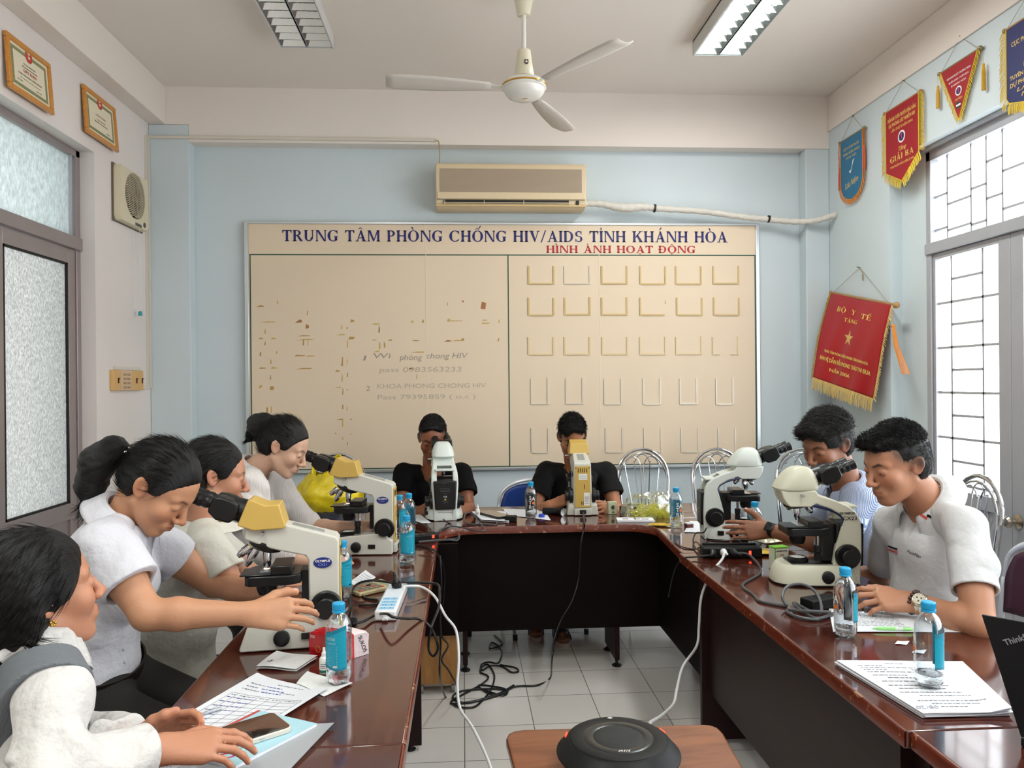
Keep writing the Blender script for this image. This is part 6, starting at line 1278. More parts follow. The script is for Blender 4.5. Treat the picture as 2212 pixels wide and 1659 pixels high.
prints(lambda u,v:sf(u,v,.0016),[(.35,.5,.93),(.1,.3,.88),(.1,.75,.84),(.1,.3,.8),(.5,.7,.8),(.1,.75,.75),(.1,.4,.68),(.2,.7,.63),(.1,.5,.56),(.1,.65,.48),(.15,.6,.42),(.1,.7,.35),(.25,.75,.29),(.15,.85,.2),(.25,.75,.15),(.3,.6,.1)],inkg,stk,h=.014)
dd=Ps[1]-Ps[0]; text('08/20',.022,mat('pencil_grey','#A8AAB4',.6),stk,tuple(sf(.15,.09,.0022)),rot=(0,0,math.atan2(dd.y,dd.x)+PI),shear=.2)
dsh=thing('metal_dish','small round steel dish with a clear lid by the man\'s bracelet hand','dish',tz(1868,1328)); obj('tin',MB().lathe([(0,0),(.026,0),(.027,.002),(.027,.014),(.025,.015),(.024,.004),(0,.003)],n=36),steel,dsh)
for i,(x,y,l_) in enumerate(((1945,1389,'upper one of two blank sticker tabs beyond the document stack'),(1982,1408,'lower one of two blank sticker tabs beside the sheets bottle'))): sheet('sticker_tab',l_,'sticker',[(x-12,y+3),(x+14,y+4),(x+20,y-3),(x-6,y-4)],whp,group=None)
# laptop: lid seen from behind, seen leaning away
lpm=mat('laptop_black','#0E0F12',.55,spec=.3); lpz=tz
E0,E1=at(2205,1592,Z=TZ+.02),at(2120,1328,Z=TZ+.245)
lt_=thing('laptop','open black laptop at the right edge with its lid back towards the room','laptop',E0)
lw_=Vector((.235,-.245,0)).normalized()*.33; upv=E1-E0
nl_=lw_.cross(upv).normalized()
g=MB(); q=[Vector((0,0,0)),lw_,lw_+upv,upv]; g.add([p for p in q]+[p+nl_*-.008 for p in q],[(0,1,2,3),(7,6,5,4),(0,4,5,1),(1,5,6,2),(2,6,7,3),(3,7,4,0)]); obj('lid',g,lpm,lt_,bevel=.0015)
bd_=Vector((.7,.7,0)).normalized()*.22
g=MB(); q=[Vector((0,0,0)),lw_,lw_+bd_,bd_]; g.add([p+Vector((0,0,-.018)) for p in q]+[p+Vector((0,0,-.002)) for p in q],[(3,2,1,0),(4,5,6,7),(0,1,5,4),(1,2,6,5),(2,3,7,6),(3,0,4,7)]); obj('keyboard_base',g,lpm,lt_,bevel=.0015)
lx=lw_.normalized(); lz=lx.cross(upv).normalized(); lz=lz if lz.dot(E0-Vector((0,0,CH)))<0 else -lz; ly=lz.cross(lx); Rl=Matrix((lx,ly,lz)).transposed()
off=.0006 if nl_.dot(lz)>0 and False else .0
text('ThinkPad',.016,mat('laptop_logo_grey','#8D8F94',.35),lt_,tuple(upv*.85+lw_*.17+lz*.0015+(nl_*-.008 if nl_.dot(lz)<0 else Vector((0,0,0)))),R=Rl@Matrix.Rotation(.5,3,'Z'),bold=.02)
# small things by the far right microscope
o,f,c=sheet('blank_page','white page beside the far right microscope base','paper',[(1478,1150),(1530,1152),(1525,1126),(1490,1126)],whp)
t=thing('wire_rack','small bent wire rack on the head table behind the caps','rack',tz(1495,1120)); obj('wire',MB().tube([(-.05,.0,0),(-.05,0,.035),(.06,0,.04),(.06,.03,.0),(-.04,.03,0),(-.04,.03,.03)],.0015,6),steel,t)
g=MB().bb(-.018,.018,-.014,.014,0,.022); g.cur=1; g.bb(-.019,.019,-.015,.015,.02,.026); tag(obj('tiny_box',g,[mat('maroon_card','#5A2A26',.5),wpl],None,loc=tz(1488,1140),rot=(0,0,.3),bevel=.001),'tiny maroon and white box right of the head table corner bottle','box')
# pen resting on the form
pn=thing('metal_pen','slim clear pen lying across the printed form beside the fingers','pen',tz(455,1537,.006)); d=(tz(478,1530)-tz(430,1545)); hl=d.length/2; dn_=d.normalized()
obj('barrel',MB().lathe([(0,-hl),(.0012,-hl),(.004,-hl+.015),(.0042,hl*.9),(.002,hl),(0,hl)],(0,0,0),tuple(dn_),12),mat('pen_clear_grey','#AEB3BA',.2,.3),pn)
# ================================================================== FIGURE SCULPTING: signed-distance shapes meshed into one surface
A3=lambda *v: np.array(v,dtype=np.float32)
def npv(v): return np.array([v[0],v[1],v[2]],dtype=np.float32)
def smin(a,b,k):
    h=np.clip(.5+.5*(b-a)/k,0,1); return b+(a-b)*h-k*h*(1-h)
def smax(a,b,k): return -smin(-a,-b,k)
def rcone(P,a,b,ra,rb):
    a=npv(a);b=npv(b);ba=b-a; pa=P-a; h=np.clip(pa@ba/max(float(ba@ba),1e-9),0,1)[:,None]
    return np.linalg.norm(pa-ba*h,axis=1)-(ra+(rb-ra)*h[:,0])
def ellip(P,c,r,R=None):
    q=P-npv(c)
    if R is not None: q=q@R
    r=npv(r); k0=np.linalg.norm(q/r,axis=1); k1=np.linalg.norm(q/(r*r),axis=1); return k0*(k0-1)/np.maximum(k1,1e-6)
def plane(P,p,n): n=npv(n); n=n/np.linalg.norm(n); return (P-npv(p))@n
def wob0(P,f=1.0,seed=0.0):
    x,y,z=P[:,0]*f+seed,P[:,1]*f+seed*1.7,P[:,2]*f-seed
    return (np.sin(21*x+9*z+2.1*np.sin(17*y))+np.sin(25*y-11*z+1.7*np.sin(19*x+3))*.8+np.sin(31*z+14*x+2*np.sin(23*y+1))*.6)/2.4
def wob(P,f=1.0,seed=0.0):
    a=wob0(P,f,seed); b=wob0(P[:,[1,2,0]],f*.62,seed+4); return (a*.45+(.55-1.5*np.abs(b))*.9)*1.35
def mesh_sdf(name,f,lo,hi,h,m,parent=None,attrs=None,ang=180):
    lo=np.array(lo,np.float32);hi=np.array(hi,np.float32); B=8
    nb=np.ceil((hi-lo)/(h*B)).astype(int)+1; n=nb*B
    bi=np.stack(np.meshgrid(*[np.arange(k) for k in nb],indexing='ij'),-1).reshape(-1,3)
    cen=lo+(bi*B+B/2-.5)*h; d=np.concatenate([f(c) for c in np.array_split(cen.astype(np.float32),max(1,len(cen)//200000+1))])
    act=np.abs(d)<h*B*1.35
    F=np.empty(n,np.float32); Fv=F.reshape(nb[0],B,nb[1],B,nb[2],B).transpose(0,2,4,1,3,5)
    Fv[...]=d.reshape(nb)[:,:,:,None,None,None]
    ab=bi[act]; off=np.stack(np.meshgrid(*[np.arange(B)]*3,indexing='ij'),-1).reshape(-1,3)
    for chunk in np.array_split(np.arange(len(ab)),max(1,len(ab)*512//600000+1)):
        if len(chunk)==0: continue
        bb_=ab[chunk]; pts=(lo+((bb_[:,None,:]*B+off[None])*h)).reshape(-1,3).astype(np.float32)
        v=f(pts).reshape(-1,B,B,B); Fv[bb_[:,0],bb_[:,1],bb_[:,2]]=v
    F=np.ascontiguousarray(Fv.transpose(0,3,1,4,2,5)).reshape(n)
    S_=F<0
    cnt=np.zeros(tuple(n-1),np.int8)
    for i in (0,1):
        for j in (0,1):
            for k in (0,1): cnt+=S_[i:n[0]-1+i,j:n[1]-1+j,k:n[2]-1+k]
    cells=np.argwhere((cnt>0)&(cnt<8)); idx=np.full(tuple(n-1),-1,np.int32); idx[tuple(cells.T)]=np.arange(len(cells))
    corner=np.array([[i,j,k] for i in(0,1) for j in(0,1) for k in(0,1)]); cv=np.stack([F[tuple((cells+c).T)] for c in corner],1)
    acc=np.zeros((len(cells),3),np.float32); num=np.zeros(len(cells),np.float32)
    for a in range(8):
        for b in range(a+1,8):
            dif=np.abs(corner[a]-corner[b])
            if dif.sum()!=1: continue
            va,vb=cv[:,a],cv[:,b]; mk=(va<0)!=(vb<0); t=np.where(mk,va/np.where(mk,va-vb,1),0)
            p=corner[a]+(corner[b]-corner[a])*t[:,None]; acc+=p*mk[:,None]; num+=mk
    V=lo+(cells+acc/num[:,None])*h
    quads=[]
    for ax in range(3):
        sl0=[slice(None)]*3; sl1=[slice(None)]*3; sl0[ax]=slice(0,-1); sl1[ax]=slice(1,None)
        ch=S_[tuple(sl0)]!=S_[tuple(sl1)]; e=np.argwhere(ch); u,v=(ax+1)%3,(ax+2)%3
        ok=(e[:,u]>0)&(e[:,v]>0)&(e[:,u]<n[u]-1)&(e[:,v]<n[v]-1); e=e[ok]
        du=np.zeros(3,int);du[u]=1;dv=np.zeros(3,int);dv[v]=1
        q=np.stack([idx[tuple((e-du-dv).T)],idx[tuple((e-dv).T)],idx[tuple(e.T)],idx[tuple((e-du).T)]],1)
        fl=~S_[tuple(e.T)]; q[fl]=q[fl][:,::-1]; quads.append(q)
    Q=np.concatenate(quads); Q=Q[(Q>=0).all(1)]
    me=bpy.data.meshes.new(name); me.vertices.add(len(V)); org=np.zeros(3) if parent is None else npv(parent.location)
    me.vertices.foreach_set('co',(V-org).astype(np.float32).ravel()); me.loops.add(len(Q)*4); me.loops.foreach_set('vertex_index',Q.astype(np.int32).ravel())
    me.polygons.add(len(Q)); me.polygons.foreach_set('loop_start',np.arange(0,len(Q)*4,4,dtype=np.int32)); me.polygons.foreach_set('use_smooth',np.ones(len(Q),bool)); me.update(calc_edges=True)
    me.materials.append(m)
    if attrs:
        for an,fn in attrs.items():
            a=me.attributes.new(an,'FLOAT_COLOR','POINT'); c=fn(V.astype(np.float32)); a.data.foreach_set('color',np.concatenate([c,np.ones((len(V),1))],1).astype(np.float32).ravel())
    o=bpy.data.objects.new(name,me); COL.objects.link(o)
    if parent is not None: o.parent=parent
    o['_']=0; del o['_']
    return o,V
# ------------------------------------------------------------------ heads
def head_local(q,g,eye):
    """q: points in head space (x right, y forward, z up), metres for a standard head"""
    ax=np.abs(q[:,0]); m=np.stack([ax,q[:,1],q[:,2]],1)   # mirrored
    fem=g=='f'
    d=ellip(q,(0,-.012,.036),(.073,.092,.083))
    d=smin(d,ellip(q,(0,.03,.034),(.062,.060,.058)),.02)
    d=smin(d,ellip(q,(0,.034,-.03),(.057,.056,.066)),.02)
    d=smin(d,ellip(q,(0,.030,-.066),(.044 if fem else .049,.048,.038)),.02)
    d=smin(d,rcone(m,(.046,-.006,-.045),(.018,.062,-.092),.019,.017),.018)
    d=smin(d,ellip(q,(0,.070,-.094),(.020,.017,.017)),.016)
    d=smin(d,ellip(m,(.038,.060,-.022),(.026,.024,.026)),.018)
    d=smin(d,rcone(m,(.006,.084,.024),(.044,.070,.024),.010 if fem else .012,.008),.014)
    d=smax(d,-ellip(m,(.031,.106,.006),(.019,.016,.012)),.014)
    d=smin(d,ellip(m,(.031,.0775,.004),(.0165,.0135,.0125)),.005)
    if eye=='open': d=smax(d,-ellip(m,(.031,.094,.003),(.0125,.010,.0042)),.003)
    elif eye=='down': d=smax(d,-ellip(m,(.031,.093,-.001),(.0115,.008,.0022)),.002)
    d=smin(d,rcone(q,(0,.086,.016),(0,.1085,-.027),.0068,.010),.010)
    d=smin(d,ellip(q,(0,.1095,-.030),(.0115,.0105,.0095)),.006)
    d=smin(d,ellip(m,(.0125,.0995,-.0335),(.0078,.010,.0075)),.005)
    d=smax(d,-ellip(m,(.0062,.105,-.0425),(.0036,.005,.004)),.003)
    d=smin(d,ellip(q,(0,.083,-.062),(.026,.014,.018)),.012)
    d=smin(d,rcone(m,(.0,.0965,-.0565),(.019,.0875,-.060),.0052,.0022),.004)
    d=smin(d,rcone(m,(.0,.0945,-.0665),(.016,.0865,-.0635),.0066,.003),.004)
    d=smax(d,-rcone(m,(0,.1035,-.0612),(.021,.0905,-.0615),.0022,.001),.0025)
    # ears
    th=.18; cy,sy=math.cos(th),math.sin(th); e=(m-A3(.0755,-.012,.002))*1.1; e2=np.stack([e[:,0],e[:,1]*cy+e[:,2]*sy*.0,e[:,2]],1); e2[:,1]+=e[:,2]*.25; e2[:,0]+=e[:,1]*.45
    ear=ellip(e2,(0,0,0),(.0085,.0185,.031)); ear=smax(ear,-ellip(e2,(.009,.004,.001),(.0075,.0115,.021)),.004); ear=smin(ear,ellip(e2,(.003,.012,-.002),(.004,.004,.007)),.004)/1.1
    d=smin(d,ear,.006)
    return d
def head_color(q,V,base,lip,g,P):
    ax=np.abs(q[:,0]); m=np.stack([ax,q[:,1],q[:,2]],1)
    col=np.tile(np.array(base,np.float32),(len(q),1)); inh=(np.linalg.norm(q,axis=1)<.2)
    def mixto(c,w): nonlocal col; w=np.clip(w,0,1)[:,None]; col=col*(1-w)+np.array(c,np.float32)*w
    red=np.array(base)*np.array([1.05,.80,.76])
    for c_,r_ in (((.04,.075,-.025),.03),((0,.115,-.03),.022),((.085,-.01,0),.032)): mixto(red,(1-np.linalg.norm(m-A3(*c_),axis=1)/r_)*.7*inh)
    s=lambda d,w: np.clip(.5-d/w,0,1)
    lipd=np.minimum(rcone(m,(0,.0985,-.0565),(.020,.088,-.0600),.0048,.0015),rcone(m,(0,.096,-.0665),(.017,.087,-.0632),.006,.0025))
    mixto(lip,s(lipd,.003)*.85*inh); mixto(np.array(lip)*.45,s(rcone(m,(0,.100,-.0613),(.021,.089,-.0615),.0016,.001),.0022)*.9*inh)
    bz=rcone(m,(.014,.093,.0225),(.032,.0875,.0285),.0024,.0032); bz=np.minimum(bz,rcone(m,(.032,.0875,.0285),(.049,.072,.0215),.0032,.0012))
    mixto((.012,.009,.008),s(bz-(.001 if g=='m' else 0),.004)*(.92 if g=='m' else .8)*inh)
    ll=rcone(m,(.020,.091,-.0025),(.031,.0925,-.0045),.0010,.0013); ll=np.minimum(ll,rcone(m,(.031,.0925,-.0045),(.0425,.084,-.002),.0013,.001))
    if P.get('eye')=='down': mixto((.02,.014,.012),s(ll,.0025)*.9*inh)
    else:
        ul=np.minimum(rcone(m,(.0195,.088,.002),(.031,.0925,.0078),.001,.0012),rcone(m,(.031,.0925,.0078),(.044,.083,.003),.0012,.001)); mixto((.02,.014,.012),s(ul,.0026)*.85*inh)
    if g=='m':
        fade=s(-(q[:,2]-(.0+.72*q[:,1])),.03)*s(q[:,1]-.055,.02)*s(-(q[:,2]+.06),.02)*inh; mixto((.035,.028,.025),fade*.75*(ax>.045))
        mixto(np.array(base)*.72,s(np.minimum(rcone(m,(0,.102,-.048),(.022,.088,-.054),.003,.003),ellip(q,(0,.085,-.085),(.03,.02,.018))),.012)*.35*inh)
    return col
def skinmat():
    m=mat('skin',(.5,.3,.2),0.42,attr='albedo',bump=.12,bscale=350,sss=.12,spec=.45); return m
SK=skinmat()
hairm=bpy.data.materials.new('black_hair'); hairm.use_nodes=True
def _h():
    nt=hairm.node_tree; n=nt.nodes; L_=nt.links; b=n['Principled BSDF']; b.inputs['Roughness'].default_value=.42; b.inputs['Specular IOR Level'].default_value=.3
    a=n.new('ShaderNodeAttribute'); a.attribute_name='strand'; mp=n.new('ShaderNodeMapping'); mp.inputs['Scale'].default_value=(260,6,6); L_.new(a.outputs['Vector'],mp.inputs[0])
    t=n.new('ShaderNodeTexNoise'); t.inputs['Scale'].default_value=1; t.inputs['Detail'].default_value=3; L_.new(mp.outputs[0],t.inputs[0])
    r=n.new('ShaderNodeValToRGB'); r.color_ramp.elements[0].color=(.0025,.002,.0022,1); r.color_ramp.elements[1].color=(.010,.008,.008,1); r.color_ramp.elements[0].position=.35; r.color_ramp.elements[1].position=.75; L_.new(t.outputs[0],r.inputs[0]); L_.new(r.outputs[0],b.inputs['Base Color'])
    bp=n.new('ShaderNodeBump'); bp.inputs['Strength'].default_value=.7; bp.inputs['Distance'].default_value=.004; L_.new(t.outputs[0],bp.inputs['Height']); L_.new(bp.outputs[0],b.inputs['Normal'])
_h()
strm=mat('hair_strand','#0A0808',.45,spec=.3); strg=mat('greying_hair_strand','#2A2725',.45,spec=.35)
eyew=mat('eye_white','#C9C2BC',.15); iris=mat('dark_iris','#1A0F0B',.05,coat=1)
def frame_head(a,p,r=0):
    a,p,r=map(math.radians,(a,p,r)); f=Vector((math.cos(a)*math.cos(p),math.sin(a)*math.cos(p),-math.sin(p)))
    u=Vector((math.cos(a)*math.sin(p),math.sin(a)*math.sin(p),math.cos(p))); x=f.cross(u).normalized()
    x2=x*math.cos(r)+u*math.sin(r); u2=u*math.cos(r)-x*math.sin(r); return x2,f,u2
def hand_prims(w,f,u,side,s,curl,spread,thumb):
    """w wrist, f forward, u back-of-hand normal, side +1 right / -1 left; returns [(a,b,ra,rb,k)]"""
    f=Vector(f).normalized(); u=Vector(u); u=(u-f*u.dot(f)).normalized(); y=u.cross(f)*side   # towards the thumb
    W=lambda x,yy,z: Vector(w)+(f*x+y*yy+u*z)*s
    out=[]; tips=[]
    base=[(.088,.028,0),(.093,.0085,.002),(.089,-.011,.001),(.080,-.029,-.002)]; lens=[(.041,.024,.019),(.045,.027,.020),(.041,.025,.020),(.033,.019,.018)]; rad=[.0092,.0095,.0090,.0078]
    for i,(b,l,r) in enumerate(zip(base,lens,rad)):
        out.append((W(.0,b[1]*.45,0),W(*b),.0155*s,.0115*s,.014))
    out.append((W(.0,-.018,-.002),W(.07,-.031,-.004),.013*s,.011*s,.012)); out.append((W(-.015,0,0),W(.03,0,-.002),.021*s,.02*s,.012))
    for i,(b,l,r) in enumerate(zip(base,lens,rad)):
        c=curl[i] if isinstance(curl,(list,tuple)) else (curl,)*3
        if not isinstance(c,(list,tuple)): c=(c,c*1.1,c*.7)
        an=0; p=b; sp=spread*(1.5-i)/1.5
        for j in range(3):
            an+=math.radians(c[j]); dx=math.cos(an); dz=-math.sin(an); q=(p[0]+l[j]*dx*math.cos(sp),p[1]+l[j]*dx*math.sin(sp),p[2]+l[j]*dz)
            out.append((W(*p),W(*q),(r-.0009*j)*s,(r-.0009*(j+1))*s,.003)); p=q
        tips.append((W(*p),(f*math.sin(an)+u*math.cos(an)).normalized()))
    tp_=thumb or [(.022,.024,-.010),(.052,.050,-.020),(.079,.060,-.026),(.100,.060,-.027)]
    rr=[.0165,.0128,.0112,.0092]
    for j in range(3): out.append((W(*tp_[j]),W(*tp_[j+1]),rr[j]*s,rr[j+1]*s,.006 if j else .012))
    tips.append((W(*tp_[3]),(y*.6+u*.6).normalized()))
    return out,tips
def hair_strands(par,V,N,n,ln,comb,r=.0007,lift=.3,m=None,curve=.3,jit=.25,name='hair_strands',sel=None,org=None):
    g=MB(); ids=rng.choice(len(V),size=min(n,len(V)),replace=False) if sel is None else rng.choice(sel,size=min(n,len(sel)),replace=False)
    for i in ids:
        p=Vector(V[i]); nn=Vector(N[i]); c=comb(p,nn); c=(c-nn*c.dot(nn)); 
        c=c.normalized() if c.length>1e-4 else Vector((0,0,-1)); j=Vector(rng.normal(0,jit,3)); d=(c+nn*lift+j*.5).normalized(); L_=ln*rng.uniform(.6,1.25)
        p0=p-nn*.0015; p1=p+d*L_*.5; p2=p1+(d*(1-curve)+c*curve*1.2-nn*lift*curve*1.3).normalized()*L_*.5
        x,y,_=frame_to(d); x=x*r;y=y*r
        a=len(g.v); g.v+=[tuple(p0+x-org),tuple(p0-x*.5+y*.87-org),tuple(p0-x*.5-y*.87-org),tuple(p1+x*.8-org),tuple(p1-(x*.4)+y*.7-org),tuple(p1-(x*.4)-y*.7-org),tuple(p2-org)]
        g.f+=[(a,a+1,a+4,a+3),(a+1,a+2,a+5,a+4),(a+2,a,a+3,a+5),(a+3,a+4,a+6),(a+4,a+5,a+6),(a+5,a+3,a+6)]; g.m+=[0]*6
    return tag(obj(name,g,m or strm,par,fix=False,ang=180),kind='stuff')
def vnormals(o,V):
    N=np.zeros(len(o.data.vertices)*3,np.float32); o.data.vertices.foreach_get('normal',N); return N.reshape(-1,3)
def decal(o,px,py):
    """point and normal of a garment where the camera sees it"""
    d=RC@Vector(((px-1106)/FPX,-(py-829.5)/FPX,-1)); mw=o.matrix_world.copy(); org=(o.parent.location if o.parent else Vector((0,0,0)))
    ok,loc,nn,_=o.ray_cast(Vector((0,0,CH))-org,d.normalized()); return (loc,nn) if ok else (None,None)
# ------------------------------------------------------------------ a person
def person(label,P):
    """joint positions in room metres; P['side'] joints are dicts with keys R and L (the person's own right and left)"""
    s=P.get('s',1.0); hs=P.get('hs',s); hc=Vector(P['head']); X,Fw,U=frame_head(*P['look']); RH=np.array([X,Fw,U],np.float32).T
    t=thing('person',label,'person',(P['pelvis'][0],P['pelvis'][1],0)); g=P['sex']; base=np.array(S(P['skin'])); lip=np.array(S(P.get('lip','#9C5A50')))
    toh=lambda Q: ((Q-npv(hc))@RH)/hs
    pel,che,nek=Vector(P['pelvis']),Vector(P['chest']),Vector(P['neck']); SH,EL,WR=P['sh'],P['el'],P['wr']
    sr=(Vector(SH['R'])-Vector(SH['L'])); upv=(nek-pel).normalized(); rt=(sr-upv*sr.dot(upv)).normalized(); fr=upv.cross(rt).normalized()
    RT=np.array([rt,fr,upv],np.float32).T; hw=sr.length/2
    cup=(nek-che).normalized(); 
    def Rl(u_): x=(rt-u_*rt.dot(u_)).normalized(); f_=u_.cross(x); return np.array([x,f_,u_],np.float32).T
    RCh=Rl((nek-che).normalized()); RPe=Rl((che-pel).normalized()); dp=P.get('depth',.105)*s
    fat=P.get('fat',1.0)
    hands={}
    for k,sd in (('R',1),('L',-1)):
        if k in P.get('hand',{}): h_=P['hand'][k]; hands[k]=hand_prims(WR[k],h_['f'],h_['u'],sd,h_.get('s',s),h_.get('curl',25),h_.get('spread',.12),h_.get('thumb'))
    nb=nek+Vector(hc-nek)*0.0
    skull=hc+U*(-.062*hs)+Fw*(-.028*hs)
    def torso(Q,o):
        d=ellip(Q,che+(nek-che)*.28-fr*.01,(hw*.86+o,dp*.98+o,.155*s+o),RCh)
        d=smin(d,ellip(Q,che-(nek-che)*.25,(hw*.78*fat+o,dp*.98*fat+o,.15*s+o),RCh),.04)
        d=smin(d,ellip(Q,pel*.45+che*.55,(hw*.72*fat+o,dp*.98*fat+o,.14*s+o),RPe),.05)
        d=smin(d,ellip(Q,pel,(hw*.82*fat+o,dp*1.1*fat+o,.12*s+o),RPe),.05)
        for k in 'RL': d=smin(d,rcone(Q,nek+(Vector(SH[k])-nek)*.25,SH[k],.038*s+o,.047*s+o),.03)
        if g=='f': 
            for sg in (-1,1): d=smin(d,ellip(Q,che+rt*sg*.068*s+fr*(dp*.72)+(nek-che)*.02,(.058*s+o,.05*s+o,.055*s+o),RCh),.03)
        return d
    ar=P.get('arm',1.0)*s
    def arms(Q,o,d,upto=None):
        for k in 'RL':
            S0,E0,W0=Vector(SH[k]),Vector(EL[k]),Vector(WR[k]); up_,fo=(E0-S0),(W0-E0)
            d=smin(d,rcone(Q,S0,S0+up_*.5,.047*ar+o,.046*ar+o),.02); d=smin(d,rcone(Q,S0+up_*.5,E0,.046*ar+o,.037*ar+o),.015)
            d=smin(d,rcone(Q,E0,E0+fo*.3,.037*ar+o,.038*ar+o),.015); d=smin(d,rcone(Q,E0+fo*.3,W0,.038*ar+o,.0255*ar+o),.015)
        return d
    def body(Q):
        d=arms(Q,0,torso(Q,-.012)); d=smin(d,rcone(Q,nek-upv*.02,nek+(skull-nek)*.5,.062*s,.052*s if g=='m' else .046*s),.03); d=smin(d,rcone(Q,nek+(skull-nek)*.5,skull,(.054 if g=='m' else .047)*s,.052*hs),.02)
        mk=np.linalg.norm(Q-npv(hc),axis=1)<.22*hs
        if mk.any(): dh=head_local(toh(Q[mk]),g,P.get('eye','down'))*hs; d[mk]=smin(d[mk],dh,.014)
        for k,(pr,tips) in hands.items():
            cc=npv(Vector(WR[k])+Vector(P['hand'][k]['f']).normalized()*.085*s); mk=np.linalg.norm(Q-cc,axis=1)<.16*s
            if mk.any():
                q=Q[mk]; dh=None
                for a,b,ra,rb,kk in pr: e=rcone(q,a,b,ra,rb); dh=e if dh is None else smin(dh,e,kk)
                d[mk]=smin(d[mk],dh,.012)
        return d
    def colr(V):
        c=head_color(toh(V),V,base,lip,g,P)
        for k,(pr,tips) in hands.items():
            for tp_,nn in tips:
                dd_=np.linalg.norm(V-npv(tp_),axis=1); w=np.clip(1-dd_/.018,0,1)[:,None]*.45; c=c*(1-w)+(base*np.array([1.08,.82,.78]))*w
                dn=np.linalg.norm(V-npv(tp_+nn*.0075*s),axis=1); w=np.clip((.0062-dn)/.002,0,1)[:,None]*.7; c=c*(1-w)+np.array(S('#E0B7A6'))*w
        return c
    pts=[hc+Vector((sx,sy,sz))*.16*hs for sx in(-1,1) for sy in (-1,1) for sz in (-1,1)]+[Vector(v)+Vector((a,a,a)) for dct in (SH,EL,WR) for v in dct.values() for a in (-.07,.07)]+[pel+Vector((a,a,a*.6)) for a in (-.2,.2)]+[che+Vector((a,a,a)) for a in (-.2,.2)]
    for k,(pr,tips) in hands.items(): pts+=[tp_[0]+Vector((a,a,a)) for tp_ in tips for a in (-.02,.02)]
    lo=[min(p[i] for p in pts)-.01 for i in range(3)]; hi=[max(p[i] for p in pts)+.01 for i in range(3)]
    bo,BV=mesh_sdf('body',body,lo,hi,P.get('h',.0038),SK,t,{'albedo':colr})
    # eyes
    for sx in (-1,1):
        c=hc+(X*(.031*sx)+Fw*.0765+U*.003)*hs; e=obj('eye',MB().ball(c-t.location,.0122*hs,8),eyew,bo)
        gz=(Fw+U*(-.28 if P.get('eye')=='down' else -.12)+X*P.get('gaze',0)).normalized(); obj('iris',MB().lathe([(0,.0126*hs),(.004*hs,.0122*hs),(.0055*hs,.0108*hs),(.0055*hs,.009*hs)],c-t.location,tuple(gz),16),iris,e)
    # ---- hair
    H=P['hair']
    def hair(Q):
        q=toh(Q); ax=np.abs(q[:,0]); st=H['style']
        tk=H.get('thick',.008)
        sd_=H.get('side',.75); d=ellip(q,(0,-.014+H.get('back',0),.038),(.074+tk*sd_,.093+tk*(sd_+.25),.084+tk*H.get('top',1.3)))
        if H.get('vol'):
            for c_,r_ in H['vol']: d=smin(d,ellip(q,c_,r_),.015)
        d=smin(d,ellip(q,(0,-.035,-.01),(.066+tk*.8*sd_,.068+tk*1.1*sd_,.06)),.02)
        fo_=H.get('oval',(.061,.080,.086)); d=smax(d,-ellip(q,(0,.100,H.get('oz',-.013)),fo_),.005)
        y0,z0=H.get('cheek',(-.024,-.002)); d=smax(d,np.minimum(q[:,1]-y0,z0-q[:,2]),.014)
        if H.get("front"): fa,fb=H['front']; d=smax(d,(q[:,1]-(fa+fb*q[:,2]))*.8,.008)
        d=smax(d,-(q[:,2]-H.get('nape',-.070)-.35*np.maximum(0,q[:,1]+.03)),.008)
        if H.get('earcut',True): d=smax(d,-ellip(np.stack([ax,q[:,1],q[:,2]],1),(.086,-.006,-.004),(.020,.023,.033)),.006)
        d=d+.0012*np.sin(q[:,0]*420+3*np.sin(q[:,1]*60))*H.get('rough',1)
        d*=hs
        for a_,b_,ra,rb,kk in H.get('extra',[]):
            d=smin(d,rcone(Q,hc+(X*a_[0]+Fw*a_[1]+U*a_[2])*hs,hc+(X*b_[0]+Fw*b_[1]+U*b_[2])*hs,ra*hs,rb*hs)+.0018*wob(Q,7,2),kk)
        return d
    tie=A3(*H.get('tie',(0,-.1,.03))); fdir=A3(*H.get('flow',(0,-.9,.2))); fdir=fdir/np.linalg.norm(fdir)
    def strand(V):
        q=toh(V)-tie; ax_=fdir; al=q@ax_; pr=q-al[:,None]*ax_; e1=np.cross(ax_,A3(1,0,.01)); e1/=np.linalg.norm(e1); e2=np.cross(ax_,e1); an=np.arctan2(pr@e1,pr@e2)
        return np.stack([an/3.0 if H.get('radial',True) else (toh(V)[:,0]*5),al,np.linalg.norm(pr,axis=1)],1)
    ex=[hc+(X*b_[0]+Fw*b_[1]+U*b_[2])*hs for a_,b_,*_ in H.get('extra',[])]
    hp_=[hc+Vector((sx,sy,sz))*.15*hs for sx in(-1,1) for sy in (-1,1) for sz in (-1,1)]+[e+Vector((a,a,a))*.06 for e in ex for a in (-1,1)]
    ho,HV=mesh_sdf('hair',hair,[min(p[i] for p in hp_) for i in range(3)],[max(p[i] for p in hp_) for i in range(3)],P.get('h',.0038)*.95,hairm,t,{'strand':strand})
    NV=vnormals(ho,HV); tw_=hc+(X*float(tie[0])+Fw*float(tie[1])+U*float(tie[2]))*hs
    ht_=H['style']
